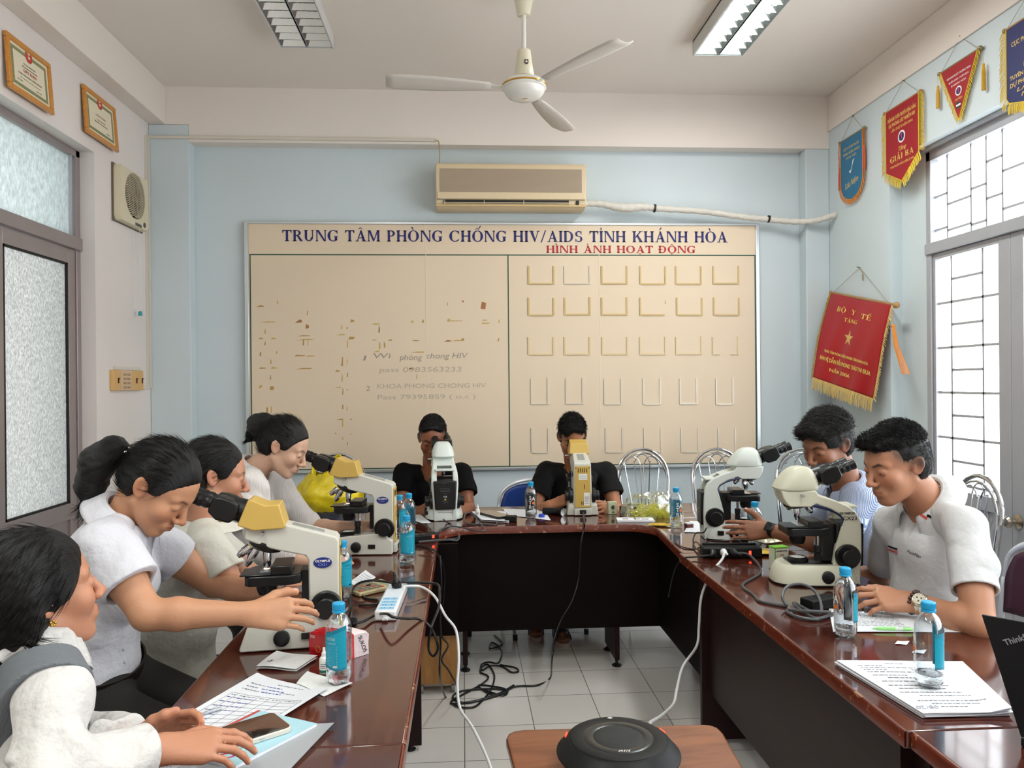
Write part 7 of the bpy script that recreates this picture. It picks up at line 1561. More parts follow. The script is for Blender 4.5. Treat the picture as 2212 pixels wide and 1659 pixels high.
    if ht_=='short':
        qh=toh(HV.astype(np.float32)); topm=np.where(qh[:,2]>H.get('spike_z',.06))[0]; sid=np.where((qh[:,2]<=H.get('spike_z',.06)))[0]; cb=Vector(H.get('comb',(0,.6,.3))); cw=X*cb.x+Fw*cb.y+U*cb.z
        hair_strands(t,HV,NV,H.get('n',2600),H.get('len',.022)*hs,lambda p,n:cw,H.get('r',.0009),H.get('lift',.8),H.get('mat'),.4,.35,'hair_tuft',topm,org=t.location)
        hair_strands(t,HV,NV,2600,.011*hs,lambda p,n:-U*.8-Fw*.3,.0007,.25,H.get('mat'),.4,.3,'side_hair',sid,org=t.location)
    else:
        qh=toh(HV.astype(np.float32)); sel=np.where((np.linalg.norm(qh,axis=1)<.14)&(qh[:,1]<.045))[0]
        hair_strands(t,HV,NV,H.get('n',1500),.05*hs,lambda p,n:(tw_-p),.0006,.05,None,.5,.10,'hair_strands',sel,org=t.location)
        if len(ex):
            sel=np.where(np.linalg.norm(qh-tie,axis=1)>.0)[0]; far=np.array([min((Vector(v)-e).length for e in ex) for v in HV[::1]]) if len(HV)<60000 else None
            if far is not None:
                sel=np.where(far<.035)[0]; dr=(ex[-1]-tw_).normalized()
                if len(sel): hair_strands(t,HV,NV,500,H.get('tlen',.05),lambda p,n:dr,.0007,.12,None,.3,.2,'hair_strands',sel,org=t.location)
    # ---- top garment
    C=P.get('top')
    if C:
        o=C.get('ease',.010)*s; fl=C.get('sleeve',.6)
        def shirt(Q):
            w=wob(Q,C.get('ff',1.0),C.get('seed',1)); d=torso(Q,o)+np.clip(w*C.get('fold',.0035),-.02,.0065)
            for k in 'RL':
                S0,E0,W0=Vector(SH[k]),Vector(EL[k]),Vector(WR[k]); up_,fo=(E0-S0),(W0-E0); fk=fl[k] if isinstance(fl,dict) else fl; sw_=C.get('flare',.012)
                w2=np.clip(wob(Q,C.get('ff',1.0)*1.6,C.get('seed',1)+3)*C.get('fold',.0035)*1.1,-.014,.0045)
                if fk<=1:
                    e=S0+up_*fk; ds=rcone(Q,S0,e+up_.normalized()*.04,.049*ar+o,.046*ar+o+sw_)+w2; ds=smax(ds,plane(Q,e,up_),.003)
                    ds=smax(ds,-smax(rcone(Q,S0+up_*.3,e+up_*.3,.042*ar,.046*ar+o+sw_-.005),-plane(Q,e-up_.normalized()*.03,up_),.004),.003)
                else:
                    e=E0+fo*(fk-1); lw_=smax(rcone(Q,E0,e+fo.normalized()*.03,.043*ar+o,(.032)*ar+o+sw_*.6)+w2*1.6,plane(Q,e,fo),.004)
                    ds=smin(rcone(Q,S0,E0,.050*ar+o,.044*ar+o)+w2*1.4,lw_,.02)
                d=smin(d,ds,.018)
            d=smax(d,-plane(Q,pel+upv*C.get('hem',-.06),upv),.004)
            nr=C.get('neck_r',.058)*s; nd=(skull-nek).normalized()
            d=smax(d,-rcone(Q,nek-nd*.005+fr*C.get('vshift',.0)*0,nek+nd*.2,nr,nr*1.5),.006)
            if C.get('v'): vd=C['v']; d=smax(d,-rcone(Q,nek+fr*.045*s,nek+fr*(.075+.3*dp)*s-upv*vd,.030*s,.008*s),.005)
            # open at the bottom is hidden by the trousers; hollow around the arms is the skin itself
            return d
        so,SV=mesh_sdf(C.get('name','shirt'),shirt,[v-.05 for v in lo],[v+.05 for v in hi],P.get('h',.0038)*1.15,C['mat'],t)
        P['_shirt']=so
        if C.get('collar'): collar(t,so,nek,(skull-nek).normalized(),fr,rt,s,C['collar'],C['mat'])
    # ---- trousers or skirt: a simple seated or standing pair of legs
    if P.get('legs'):
        Lg=P['legs']
        def pants(Q):
            d=ellip(Q,pel,(hw*.86*fat+.006,dp*1.14*fat+.006,.13*s),RPe)
            for k in 'RL':
                hip=pel+rt*(.085*s if k=='R' else -.085*s)-upv*.03; kn,an_=Vector(Lg[k][0]),Vector(Lg[k][1])
                d=smin(d,rcone(Q,hip,kn,.082*s,.058*s),.04); d=smin(d,rcone(Q,kn,an_,.055*s,.045*s),.02)
            d=d+wob(Q,1.1,5)*.003
            return smax(d,plane(Q,pel+upv*Lg.get('waist',.06),upv),.004)
        pp_=[pel+Vector((a,a,a)) for a in (-.22,.22)]+[Vector(v)+Vector((a,a,a)) for k in 'RL' for v in Lg[k] for a in (-.08,.08)]
        po,_=mesh_sdf('trousers',pants,[min(p[i] for p in pp_) for i in range(3)],[max(p[i] for p in pp_) for i in range(3)],.0065,Lg['mat'],t)
        if Lg.get('shoe',True):
            for k in 'RL':
                a_=Vector(Lg[k][1])-t.location; f_=Vector((fr.x,fr.y,0)).normalized(); g_=MB(); 
                g_.rings([[a_+f_*q+Vector((-f_.y,f_.x,0))*(w_*math.cos(2*PI*j/14))+Vector((0,0,z_+h_*max(-.0,math.sin(2*PI*j/14))-.0)) for j in range(14)] for q,w_,z_,h_ in ((-.06,.015,-a_.z+.004,.04),(-.05,.032,-a_.z+.004,.075),(0,.036,-a_.z+.004,.08),(.07,.042,-a_.z+.004,.055),(.14,.04,-a_.z+.004,.04),(.175,.02,-a_.z+.004,.025))]); obj('shoe',g_,Lg.get('shoem',black),t)
    return t,dict(X=X,F=Fw,U=U,hc=hc,hs=hs,nek=nek,fr=fr,rt=rt,upv=upv,tie=tw_,che=che,pel=pel)
def collar(t,so,nek,nd,fr,rt,s,Cc,m):
    """turned-down collar: a band round the neck folded over, open in front"""
    gap=Cc.get('gap',28); r0=Cc.get('r',.062)*s; hgt=Cc.get('h',.03)*s; x=rt; f=(fr-nd*fr.dot(nd)).normalized(); x=(rt-nd*rt.dot(nd)).normalized(); org=nek-t.location+nd*Cc.get('up',.006)
    def fn(u,v):
        a=math.radians(90+gap+(360-2*gap)*u); e=abs(2*u-1); fall=.0+Cc.get('point',.035)*s*max(0,(e-.6)/.4)**1.2; front=max(0,math.sin(a))
        prof=[(0,0),(.0,1),(.006,1.08),(.015,.95),(.026,.35),(.040,-.30)]; i=min(int(v*5),4); tt=v*5-i; pr=prof[i][0]+(prof[i+1][0]-prof[i][0])*tt; hz=(prof[i][1]+(prof[i+1][1]-prof[i][1])*tt)*hgt
        low=max(0,(v-.5)/.5)*fall; rr=r0+pr*s*1.0+max(0,(v-.5)*2)*.012*s*(1+front)
        return org+(x*math.cos(a)+f*math.sin(a)*(1.02+.12*front))*rr+nd*(hz-low-front*Cc.get('dip',.022)*s)
    return obj('collar',MB().grid(fn,44,15),Cc.get('mat',m),t,solid=.002,fix=False)
# ================================================================== THE PEOPLE
wsh=mat('white_poplin','#D3D3DA',.65,bump=.55,bscale=14,bdist=.03); wsh2=mat('white_crinkled_cotton','#D6D0CC',.75,bump=.5,bscale=40,stretch=(6,1,1)); wsh3=mat('off_white_blouse','#CFCCC0',.65,bump=.5,bscale=12,bdist=.03); wsh4=mat('white_ruffle_cotton','#D2D0CD',.7,bump=.7,bscale=16,bdist=.03)
blk=mat('black_jersey','#070607',.85,spec=.2,bump=.08,bscale=300); blk2=mat('faded_black_pique','#100E0F',.8,spec=.25,bump=.15,bscale=400); pol=mat('white_pique','#D0D1D3',.7,bump=.4,bscale=12,bdist=.03); jean=mat('charcoal_denim','#23221F',.8,bump=.2,bscale=400,var=.2); blp=mat('black_trousers','#0A0A0B',.7); gvest=mat('grey_ribbed_vest','#6E7378',.75,bump=.5,bscale=60,stretch=(1,6,1))
def striped(name,c1,c2,f):
    m=mat(name,c1,.7); nt=m.node_tree; n=nt.nodes; L_=nt.links; tc=n.new('ShaderNodeTexCoord'); wv=n.new('ShaderNodeTexWave'); wv.bands_direction='X'; wv.inputs['Scale'].default_value=f; wv.inputs['Distortion'].default_value=.6; wv.inputs['Detail Scale'].default_value=.5
    mp=n.new('ShaderNodeMapping'); mp.inputs['Rotation'].default_value=(0,.35,.9); L_.new(tc.outputs['Object'],mp.inputs[0]); L_.new(mp.outputs[0],wv.inputs[0]); r=n.new('ShaderNodeValToRGB'); r.color_ramp.elements[0].position=.45; r.color_ramp.elements[1].position=.55; r.color_ramp.elements[0].color=(*S(c1),1); r.color_ramp.elements[1].color=(*S(c2),1); L_.new(wv.outputs[0],r.inputs[0]); L_.new(r.outputs[0],n['Principled BSDF'].inputs['Base Color']); return m
strp=striped('blue_white_fine_stripe','#6F83AE','#C3CBDA',75)
def bodyline(nek,a,hw,drop=.055,y=0):
    r=Vector((math.sin(math.radians(a)),-math.cos(math.radians(a)),0)); return nek+r*hw-Vector((0,0,drop)),nek-r*hw-Vector((0,0,drop))
def seatlegs(pel,a,fwd,m,ang=0,foot=.0,spread=.1,waist=.08,**k):
    f=Vector((math.cos(math.radians(a)),math.sin(math.radians(a)),0)); r=Vector((f.y,-f.x,0)); kz=min(.50,pel.z-.02)
    return dict(R=((*(pel+f*fwd+r*spread).xy,kz),(*(pel+f*(fwd+foot)+r*spread).xy,.09)),L=((*(pel+f*fwd-r*spread).xy,kz),(*(pel+f*(fwd+foot)-r*spread).xy,.09)),mat=m,waist=waist,**k)
pony=dict(style='long',rough=.25,front=(.030,.62),thick=.009,top=1.15,tie=(0,-.085,.06),flow=(0,-.8,.45),radial=True,n=1600)
# 1 ---- ponytail woman at the near microscope
n_=at(268,1122,Y=2.14); pe=at(200,1455,Y=2.2)
h1=dict(pony); h1.update(tie=(0,-.116,.006),flow=(0,-.98,.05),extra=[((0,-.08,.0),(0,-.12,.005),.045,.018,.02),((0,-.118,.006),(0,-.160,-.008),.017,.034,.012),((0,-.160,-.008),(.0,-.172,-.06),.034,.042,.03),((.0,-.172,-.06),(.0,-.145,-.125),.042,.034,.03),((0,-.145,-.125),(0,-.112,-.170),.034,.010,.03)],tlen=.06)
P1=dict(sex='f',skin='#C4906F',lip='#9E5850',look=(-8,41,0),head=at(343,1052,Y=2.12),hs=1.0,s=.97,eye='down',h=.0032,arm=1.06,
 neck=n_,chest=at(218,1262,Y=2.18),pelvis=pe,sh=dict(R=at(222,1175,Y=2.0),L=at(312,1158,Y=2.33)),
 el=dict(R=at(318,1327,Y=1.93),L=at(462,1262,Y=2.42)),wr=dict(R=at(540,1325,Y=1.96),L=at(610,1288,Y=2.3)),
 hand=dict(R=dict(f=(1,.06,-.02),u=(0,-.85,.55),curl=[(24,36,22),(22,34,22),(22,32,20),(24,30,20)],spread=.05,s=1.02),L=dict(f=(.9,-.15,-.15),u=(.1,.75,.6),curl=45,s=.92)),
 hair=h1,top=dict(mat=wsh,name='shirt',sleeve=dict(R=.62,L=.5),flare=.014,fold=.0085,ease=.013,hem=.0,seed=2,v=.11,ff=.8,collar=dict(gap=24,h=.034,point=.045)),
 legs=seatlegs(pe,0,.36,jean,waist=.07))
t1,i1=person('woman in a white collared shirt with a ponytail leaning over the nearest microscope',P1)
def local_frame_on(t,so,px,py):
    loc,nn=decal(so,px,py); return loc,nn
def stick(t,so,px,py,mb_fn,m,name):
    loc,nn=decal(so,px,py)
    if loc is None: return None
    x,y,z=frame_to(nn); g=MB(); mb_fn(g); g.v=[tuple(loc+x*v[0]+y*v[1]+z*v[2]) for v in g.v]; return obj(name,g,m,t)
def lathe_at(t,c,ax,prof,m,name,n=20,par=None): return obj(name,MB().lathe(prof,Vector(c)-t.location,tuple(ax),n),m,par or t)
lathe_at(t1,i1['hc']+(i1['F']*-.126+i1['U']*.005)*1.0,(i1['F']*-.95-i1['U']*.1),[(.014,-.012),(.022,-.009),(.023,.009),(.014,.012)],mat('brown_hair_tie','#3B2B26',.6),'hair_tie')
lathe_at(t1,i1['hc']+(i1['F']*-.126+i1['U']*.005),(i1['F']*-.95-i1['U']*.1),[(.0235,-.005),(.0245,-.004),(.0245,.004),(.0235,.005)],mat('silver_clip','#C9C5B5',.25,.8),'hair_clip')
for x,y in ((318,1262),(302,1330),(268,1400),(270,1428)): stick(t1,P1['_shirt'],x,y,lambda g:g.lathe([(0,.001),(.0055,.001),(.006,.002),(.0045,.0032),(0,.0026)],n=16),mat('pearl_button','#D5D2D2',.3),'button')
g=MB(); pl_=i1['pel']+i1['upv']*.035; R_=[]
for q in range(28): a_=2*PI*q/28; R_.append(pl_-t1.location+i1['rt']*.150*math.cos(a_)+i1['fr']*.118*math.sin(a_))
be=MB(); be.rings([[p+i1['upv']*z+ (p-(pl_-t1.location)).normalized()*o_ for p in R_] for z,o_ in ((-.016,0),(-.016,.006),(.016,.006),(.016,0))],caps=False); obj('belt',be,mat('dark_brown_belt','#1E1512',.4),t1)
# 2 ---- seated woman in the foreground
n_=at(66,1405,Y=1.48); a2=40; R_,L_=bodyline(n_,a2,.158,.05)
h2=dict(style='long',rough=.3,front=(.046,.55),thick=.012,top=1.1,tie=(0,-.1,-.05),flow=(0,-.75,-.3),radial=True,n=1900,earcut=True,cheek=(-.018,-.012),extra=[((0,-.05,.0),(0,-.07,-.06),.082,.062,.03),((0,-.07,-.06),(-.0,-.1,-.12),.062,.040,.03),((.050,-.03,.02),(.058,-.045,-.07),.034,.020,.02),((.058,-.04,-.06),(.064,-.028,-.130),.012,.003,.01)],tlen=.05)
P2=dict(sex='f',skin='#BD8568',lip='#A2494B',look=(46,-9,0),head=at(112,1312,Y=1.44)+Vector((-.055,.053,.006)),hs=1.0,s=.95,eye='open',h=.0031,neck=n_,chest=n_+Vector((-.05,-.02,-.27)),pelvis=n_+Vector((-.13,-.05,-.52)),
 sh=dict(R=R_,L=L_),el=dict(R=at(100,1680,Y=1.27),L=at(175,1640,Y=1.58)),wr=dict(R=at(352,1617,Y=1.40),L=at(292,1600,Y=1.50)),
 hand=dict(R=dict(f=(1,.28,-.05),u=(-.05,-.35,.95),curl=[(12,22,14),(14,24,16),(16,26,16),(20,28,18)],spread=.08,s=.92),L=dict(f=(.8,.2,.22),u=(-.3,.85,.35),curl=[(25,30,20),(35,40,25),(40,45,30),(45,45,30)],s=.9)),
 hair=h2,top=dict(mat=wsh4,name='blouse',sleeve=dict(R=1.86,L=1.8),fold=.011,ease=.015,hem=-.02,seed=4,ff=.9,flare=.02,neck_r=.054),legs=seatlegs(n_+Vector((-.13,-.05,-.52)),a2,.38,blp))
t2,i2=person('seated woman in a white ruffled blouse and grey vest at the bottom left corner',P2)
nd=(i2['hc']-i2['nek']).normalized()
def ruf(u,v): a_=2*PI*u; w_=math.sin(a_*17)*.006*v; r_=.066+.026*v+w_; x=i2['rt'];f=i2['fr']; return i2['nek']-t2.location+(x*math.cos(a_)+f*math.sin(a_)*1.08)*r_+nd*(.038+.026*(1-v)*1.0-.030*v+.006*math.cos(a_*17)*v)-Vector((0,0,max(0,math.sin(a_))*.024*(.4+v)))
obj('ruffled_collar',MB().grid(ruf,220,8),wsh4,t2,solid=.0015,fix=False)
def ruf2(u,v): 
    a_=PI*(.15+.7*u); w_=math.sin(u*60)*.006*v; return i2['nek']-t2.location+i2['fr']*(.062+.02*v)+i2['rt']*(.035*math.cos(a_)*1.2+w_)+i2['upv']*(-.01-.10*v)*1.0+i2['fr']*.0+Vector((0,0,0))+i2['rt']*.0
# grey vest: a second, looser layer over the torso with wide armholes
def vest(Q):
    nek,che,pel=i2['nek'],i2['che'],i2['pel']; u_=(nek-che).normalized(); x=(i2['rt']-u_*i2['rt'].dot(u_)).normalized(); f_=u_.cross(x); Rm=np.array([x,f_,u_],np.float32).T
    d=ellip(Q,che+(nek-che)*.28-f_*.01,(.168,.142,.184),Rm); d=smin(d,ellip(Q,che-(nek-che)*.25,(.164,.142,.18),Rm),.04); d=smin(d,ellip(Q,pel*.5+che*.5,(.162,.142,.172),Rm),.04)
    for k in 'RL': d=smin(d,rcone(Q,nek+(P2['sh'][k]-nek)*.3,P2['sh'][k]-u_*.005,.068,.074),.03)
    for k in 'RL': d=smax(d,-ellip(Q,P2['sh'][k]+(P2['sh'][k]-nek)*.22-u_*.085,(.082,.16,.17),Rm),.006)
    d=smax(d,-rcone(Q,nek-u_*.03,nek+u_*.2,.088,.12),.006); d=smax(d,-rcone(Q,nek+f_*.06,nek+f_*.17-u_*.13,.07,.03),.006)
    return smax(d+wob(Q,1,9)*.002,-plane(Q,pel+u_*-.02,u_),.004)
mesh_sdf('grey_vest',vest,n_+Vector((-.4,-.35,-.62)),n_+Vector((.25,.35,.08)),.0042,gvest,t2)
e_=i2['hc']+i2['X']*.084+i2['F']*-.006+i2['U']*-.033; g=MB(); 
for k in range(5): a_=2*PI*k/5; g.ball(e_-t2.location+i2['F']*.004*math.cos(a_)+i2['U']*.004*math.sin(a_),.0028,6)
obj('earring',g,mat('gold_earring','#C9A24B',.2,1.0),t2)
pen=thing('blue_pen','blue pen held in the left hand of the woman with the ruffled collar','pen',at(312,1578,Y=1.53)); obj('barrel',MB().cyl((-.05,-.01,-.02),(.06,.012,.012),.0042,n=12),mat('pen_blue','#2B59B8',.3),pen)
# 3 ---- seated woman in the cream blouse
n_=at(440,1132,Y=2.6); a3=22; R_,L_=bodyline(n_,a3,.155,.045); pe=at(385,1462,Y=2.6)
h3=dict(style='long',rough=.3,front=(.034,.62),thick=.009,top=1.1,tie=(0,-.09,-.02),flow=(0,-.8,-.2),n=1200,earcut=True,extra=[((0,-.06,-.0),(0,-.1,-.03),.055,.035,.03),((0,-.1,-.03),(0,-.12,-.07),.035,.028,.03)])
P3=dict(sex='f',skin='#BE886C',lip='#A45C52',look=(a3,10,0),head=at(462,1030,Y=2.6),hs=1.0,s=.95,eye='open',h=.0038,neck=n_,chest=at(400,1265,Y=2.6),pelvis=pe,sh=dict(R=R_,L=L_),
 el=dict(R=at(508,1278,Y=2.42),L=at(545,1245,Y=2.85)),wr=dict(R=at(640,1318,Y=2.52),L=at(620,1262,Y=2.85)),hand=dict(R=dict(f=(1,.1,-.05),u=(0,-.4,.9),curl=25),L=dict(f=(1,-.1,-.2),u=(0,0,1),curl=25)),
 hair=h3,top=dict(mat=wsh3,name='blouse',sleeve=.62,fold=.007,ease=.014,hem=-.1,seed=6,flare=.006,neck_r=.06,ff=.8,collar=dict(gap=10,h=.02,point=.0,r=.058)),legs=seatlegs(pe,a3,.38,blp,waist=.02))
t3,i3=person('seated woman in a cream short-sleeved blouse between the two other women on the left',P3)
# 4 ---- bun-haired woman leaning in
n_=at(543,1018,Y=3.3); pe=at(440,1215,Y=3.36)
h4=dict(pony); h4.update(tie=(0,-.1,.05),extra=[((0,-.08,.04),(0,-.118,.062),.04,.03,.02),((0,-.118,.062),(0,-.142,.04),.034,.04,.02),((0,-.142,.04),(0,-.135,-.0),.036,.03,.02),((0,-.13,-.01),(0,-.15,-.045),.02,.006,.02)],tlen=.03,n=1200)
P4=dict(sex='f',skin='#CDA58C',lip='#A8605A',look=(-4,27,0),head=at(612,966,Y=3.28),hs=1.0,s=.97,eye='down',h=.0042,neck=n_,chest=at(508,1085,Y=3.33),pelvis=pe,sh=dict(R=at(538,1045,Y=3.17),L=at(588,1038,Y=3.46)),
 el=dict(R=at(575,1192,Y=3.1),L=at(668,1140,Y=3.52)),wr=dict(R=at(690,1215,Y=3.12),L=at(775,1140,Y=3.42)),hand=dict(R=dict(f=(1,.1,0),u=(0,-.3,.95),curl=30),L=dict(f=(1,-.2,-.05),u=(0,-.8,.6),curl=30)),
 hair=h4,top=dict(mat=wsh2,name='blouse',sleeve=dict(R=1.55,L=1.08),fold=.008,ease=.018,hem=-.02,seed=8,flare=.022,neck_r=.062,v=.1,ff=1.0),legs=seatlegs(pe,0,.2,blp,waist=.05))
t4,i4=person('woman in a white crinkled blouse with a hair bun looking into the left corner microscope',P4)
lathe_at(t4,i4['hc']+(i4['F']*-.108+i4['U']*.057),(i4['F']*-.9+i4['U']*.3),[(.02,-.008),(.031,-.006),(.031,.006),(.02,.008)],mat('pink_hair_tie','#C9A8AC',.6),'hair_tie')
# 5 ---- man at the grey-white rear microscope
sh_=dict(style='short',side=.25,oval=(.060,.088,.104),oz=-.012,cheek=(-.02,.016),thick=.007,top=2.0,comb=(0,.1,1),len=.012,spike_z=.05,lift=.9,n=2400,rough=.5,vol=[((0,.045,.085),(.056,.035,.030))])
n_=at(934,1022,Y=4.62)
P5=dict(sex='m',skin='#8F5A40',lip='#7A453C',look=(-90,20,0),head=at(935,948,Y=4.53),hs=1.06,s=1.04,eye='down',h=.0042,neck=n_,chest=at(934,1100,Y=4.68),pelvis=at(934,1275,Y=4.66),
 sh=dict(R=at(872,1024,Y=4.63),L=at(997,1022,Y=4.63)),el=dict(R=at(868,1100,Y=4.5),L=at(1012,1100,Y=4.5)),wr=dict(R=at(905,1105,Y=4.3),L=at(1008,1097,Y=4.28)),
 hand=dict(R=dict(f=(.75,-.35,.2),u=(-.2,-.75,.5),curl=[(25,45,30),(30,50,30),(32,50,30),(35,50,30)]),L=dict(f=(-.35,-.55,.05),u=(.55,-.3,.75),curl=[(10,40,30),(25,45,30),(30,45,30),(35,45,30)])),
 hair=sh_,top=dict(mat=blk,name='tee_shirt',sleeve=.60,fold=.004,ease=.011,hem=-.05,seed=10,flare=.014,v=.10,neck_r=.064),legs=seatlegs(at(934,1275,Y=4.66),-90,.4,blp,foot=-.32))
t5,i5=person('man in a plain black V-neck shirt at the grey-white rear microscope',P5)
# 6 ---- man with the gold chain
sh6=dict(style='short',side=.5,oval=(.060,.084,.096),oz=-.012,cheek=(-.02,.010),thick=.009,top=2.2,comb=(.35,.6,-.1),len=.03,spike_z=.055,lift=.45,n=2400,rough=.8,vol=[((.01,.055,.082),(.058,.035,.030)),((.02,.085,.066),(.035,.016,.018))],mat=None)
n_=at(1246,1020,Y=4.60)
P6=dict(sex='m',skin='#A8704F',lip='#8E4F45',look=(-91,22,0),head=at(1236,946,Y=4.5),hs=1.04,s=1.05,eye='down',h=.0042,fat=1.1,neck=n_,chest=at(1246,1098,Y=4.66),pelvis=at(1248,1275,Y=4.64),
 sh=dict(R=at(1180,1020,Y=4.62),L=at(1308,1020,Y=4.62)),el=dict(R=at(1150,1108,Y=4.48),L=at(1330,1100,Y=4.5)),wr=dict(R=at(1186,1092,Y=4.28),L=at(1330,1102,Y=4.26)),
 hand=dict(R=dict(f=(.85,-.2,.35),u=(-.3,-.45,.8),curl=[(15,35,25),(25,40,28),(30,40,28),(35,40,28)],spread=.2),L=dict(f=(-.5,-.35,.1),u=(.2,-.75,.6),curl=[(20,45,30),(28,48,30),(32,48,30),(35,48,30)])),
 hair=sh6,top=dict(mat=blk2,name='polo_shirt',sleeve=.62,fold=.005,ease=.013,hem=-.05,seed=12,flare=.016,v=.10,neck_r=.062,collar=dict(gap=30,h=.026,point=.03)),legs=dict(R=((at(1190,1250,Y=4.3).x,4.28,.5),(*(at(1158,1366,Z=.02)+Vector((0,.13,0))).xy,.36)),L=((at(1250,1250,Y=4.3).x,4.28,.5),(*(at(1213,1378,Z=.02)+Vector((0,.13,0))).xy,.36)),mat=jean,waist=.08,shoe=False))
t6,i6=person('man in a black polo shirt with a thin gold chain at the rear mustard microscope',P6)
g=MB(); N_=60; pts=[]
for k in range(N_+1):
    a_=PI*(k/N_); x=.062*math.cos(a_); p=i6['nek']+i6['rt']*x+i6['fr']*(.035+.055*math.sin(a_))+i6['upv']*(.03-.115*math.sin(a_)**1.5); pts.append(p-t6.location)
g.tube(pts,.0016,5); obj('gold_chain',g,mat('gold_chain_metal','#C9A448',.2,1.0),t6)
# feet in sandals seen under the head table
foot=mat('foot_skin','#9C6B50',.5); sl=mat('sandal_sole','#CDB9AE',.6); sn=mat('sandal_navy_strap','#1E2438',.5); sb_=mat('sandal_blue_strap','#7E97B5',.5)
def sandal(px,py,rz,nm):
    c=at(px,py,Z=0.02); s0=obj(nm,MB().rings([[(x*w_,y,z_) for x,y in [(.045*math.cos(2*PI*j/24),.125*math.sin(2*PI*j/24)*(1)) for j in range(24)]] for z_,w_ in ((0,.95),(.012,1.03),(.026,1.0))]),sl,t6,loc=c-t6.location,rot=(0,0,rz)); s0.location.z=0
    def ft(Q):
        d=rcone(Q,(0,.08,.06),(0,-.03,.045),.032,.026)
        for x,y,r_ in ((-.024,-.085,.0115),(-.009,-.094,.0095),(.004,-.092,.009),(.016,-.085,.0085),(.027,-.074,.008)): d=smin(d,rcone(Q,(x*.8,-.03,.042),(x,y,.036),.012,r_),.006)
        return smin(d,rcone(Q,(0,.085,.07),(0,.125,.40),.034,.042),.03)
    o,_=mesh_sdf('foot',ft,(-.06,-.12,.01),(.06,.19,.46),.004,foot,None); o.parent=s0
    for y0,m_,z_ in ((-.035,sn,.078),(.03,sb_,.1)): obj('strap',MB().grid(lambda u,v:((.046)*math.cos(PI*u),y0+.045*(v-.5),.022+(z_-.022)*math.sin(PI*u)**.7),20,2),m_,s0,solid=.003)
    return s0
sandal(1213,1378,0.05,'sandal'); sandal(1158,1366,-.1,'sandal')
# 7 ---- man in the striped shirt
n_=at(1832,1052,Y=3.08); sh7=dict(style='short',side=.7,oval=(.060,.082,.092),oz=-.012,cheek=(-.022,.004),thick=.012,top=1.9,comb=(.1,.55,.25),len=.035,spike_z=.045,lift=.55,n=3200,rough=1.2,vol=[((0,.06,.08),(.06,.04,.035)),((0,-.05,.06),(.078,.06,.06))],mat=strg)
P7=dict(sex='m',skin='#8E5F47',lip='#80504A',look=(-158,20,0),head=at(1788,962,Y=3.04),hs=1.05,s=1.02,eye='down',h=.0036,neck=n_,chest=at(1868,1180,Y=3.12),pelvis=at(1895,1400,Y=3.12),
 sh=dict(L=at(1858,1082,Y=2.92),R=at(1798,1078,Y=3.27)),el=dict(L=at(1800,1182,Y=2.86),R=at(1760,1190,Y=3.4)),wr=dict(L=at(1662,1145,Y=3.08),R=at(1640,1140,Y=3.45)),
 hand=dict(L=dict(f=(-1,.12,.02),u=(.0,-.95,.25),curl=[(12,20,12),(12,20,12),(14,22,12),(16,24,14)],spread=.07,thumb=[(.022,.024,-.010),(.045,.055,-.012),(.068,.072,-.008),(.088,.080,-.004)]),R=dict(f=(-1,0,0),u=(0,.5,.8),curl=30)),
 hair=sh7,top=dict(mat=strp,name='shirt',sleeve=dict(L=1.2,R=1.2),fold=.009,ease=.014,hem=-.05,seed=14,flare=.02,neck_r=.060,collar=dict(gap=22,h=.03,point=.035)),legs=seatlegs(at(1895,1400,Y=3.12),180,.38,blp))
t7,i7=person('man in a blue striped shirt with greying hair looking down behind the cream microscope',P7)
def band_on(t,w,e,k,prof,m,name,n=28):
    d=(Vector(e)-Vector(w)).normalized(); return obj(name,MB().lathe(prof,Vector(w)+d*k-t.location,tuple(d),n),m,t)
b_=band_on(t7,P7['wr']['L'],P7['el']['L'],.012,[(.026,-.011),(.0305,-.011),(.031,.011),(.027,.011)],black,'watch_strap')
wd=(Vector(P7['el']['L'])-Vector(P7['wr']['L'])).normalized(); x,y,z=frame_to(wd,(0,-1,0)); nn=(Vector((0,-.9,.4))-wd*wd.dot(Vector((0,-.9,.4)))).normalized(); c=Vector(P7['wr']['L'])+wd*.012+nn*.032-t7.location
obj('watch_case',MB().box(c,(.036,.04,.011),Matrix((wd,wd.cross(nn),nn)).transposed()),bk3,t7,bevel=.006,seg=3)
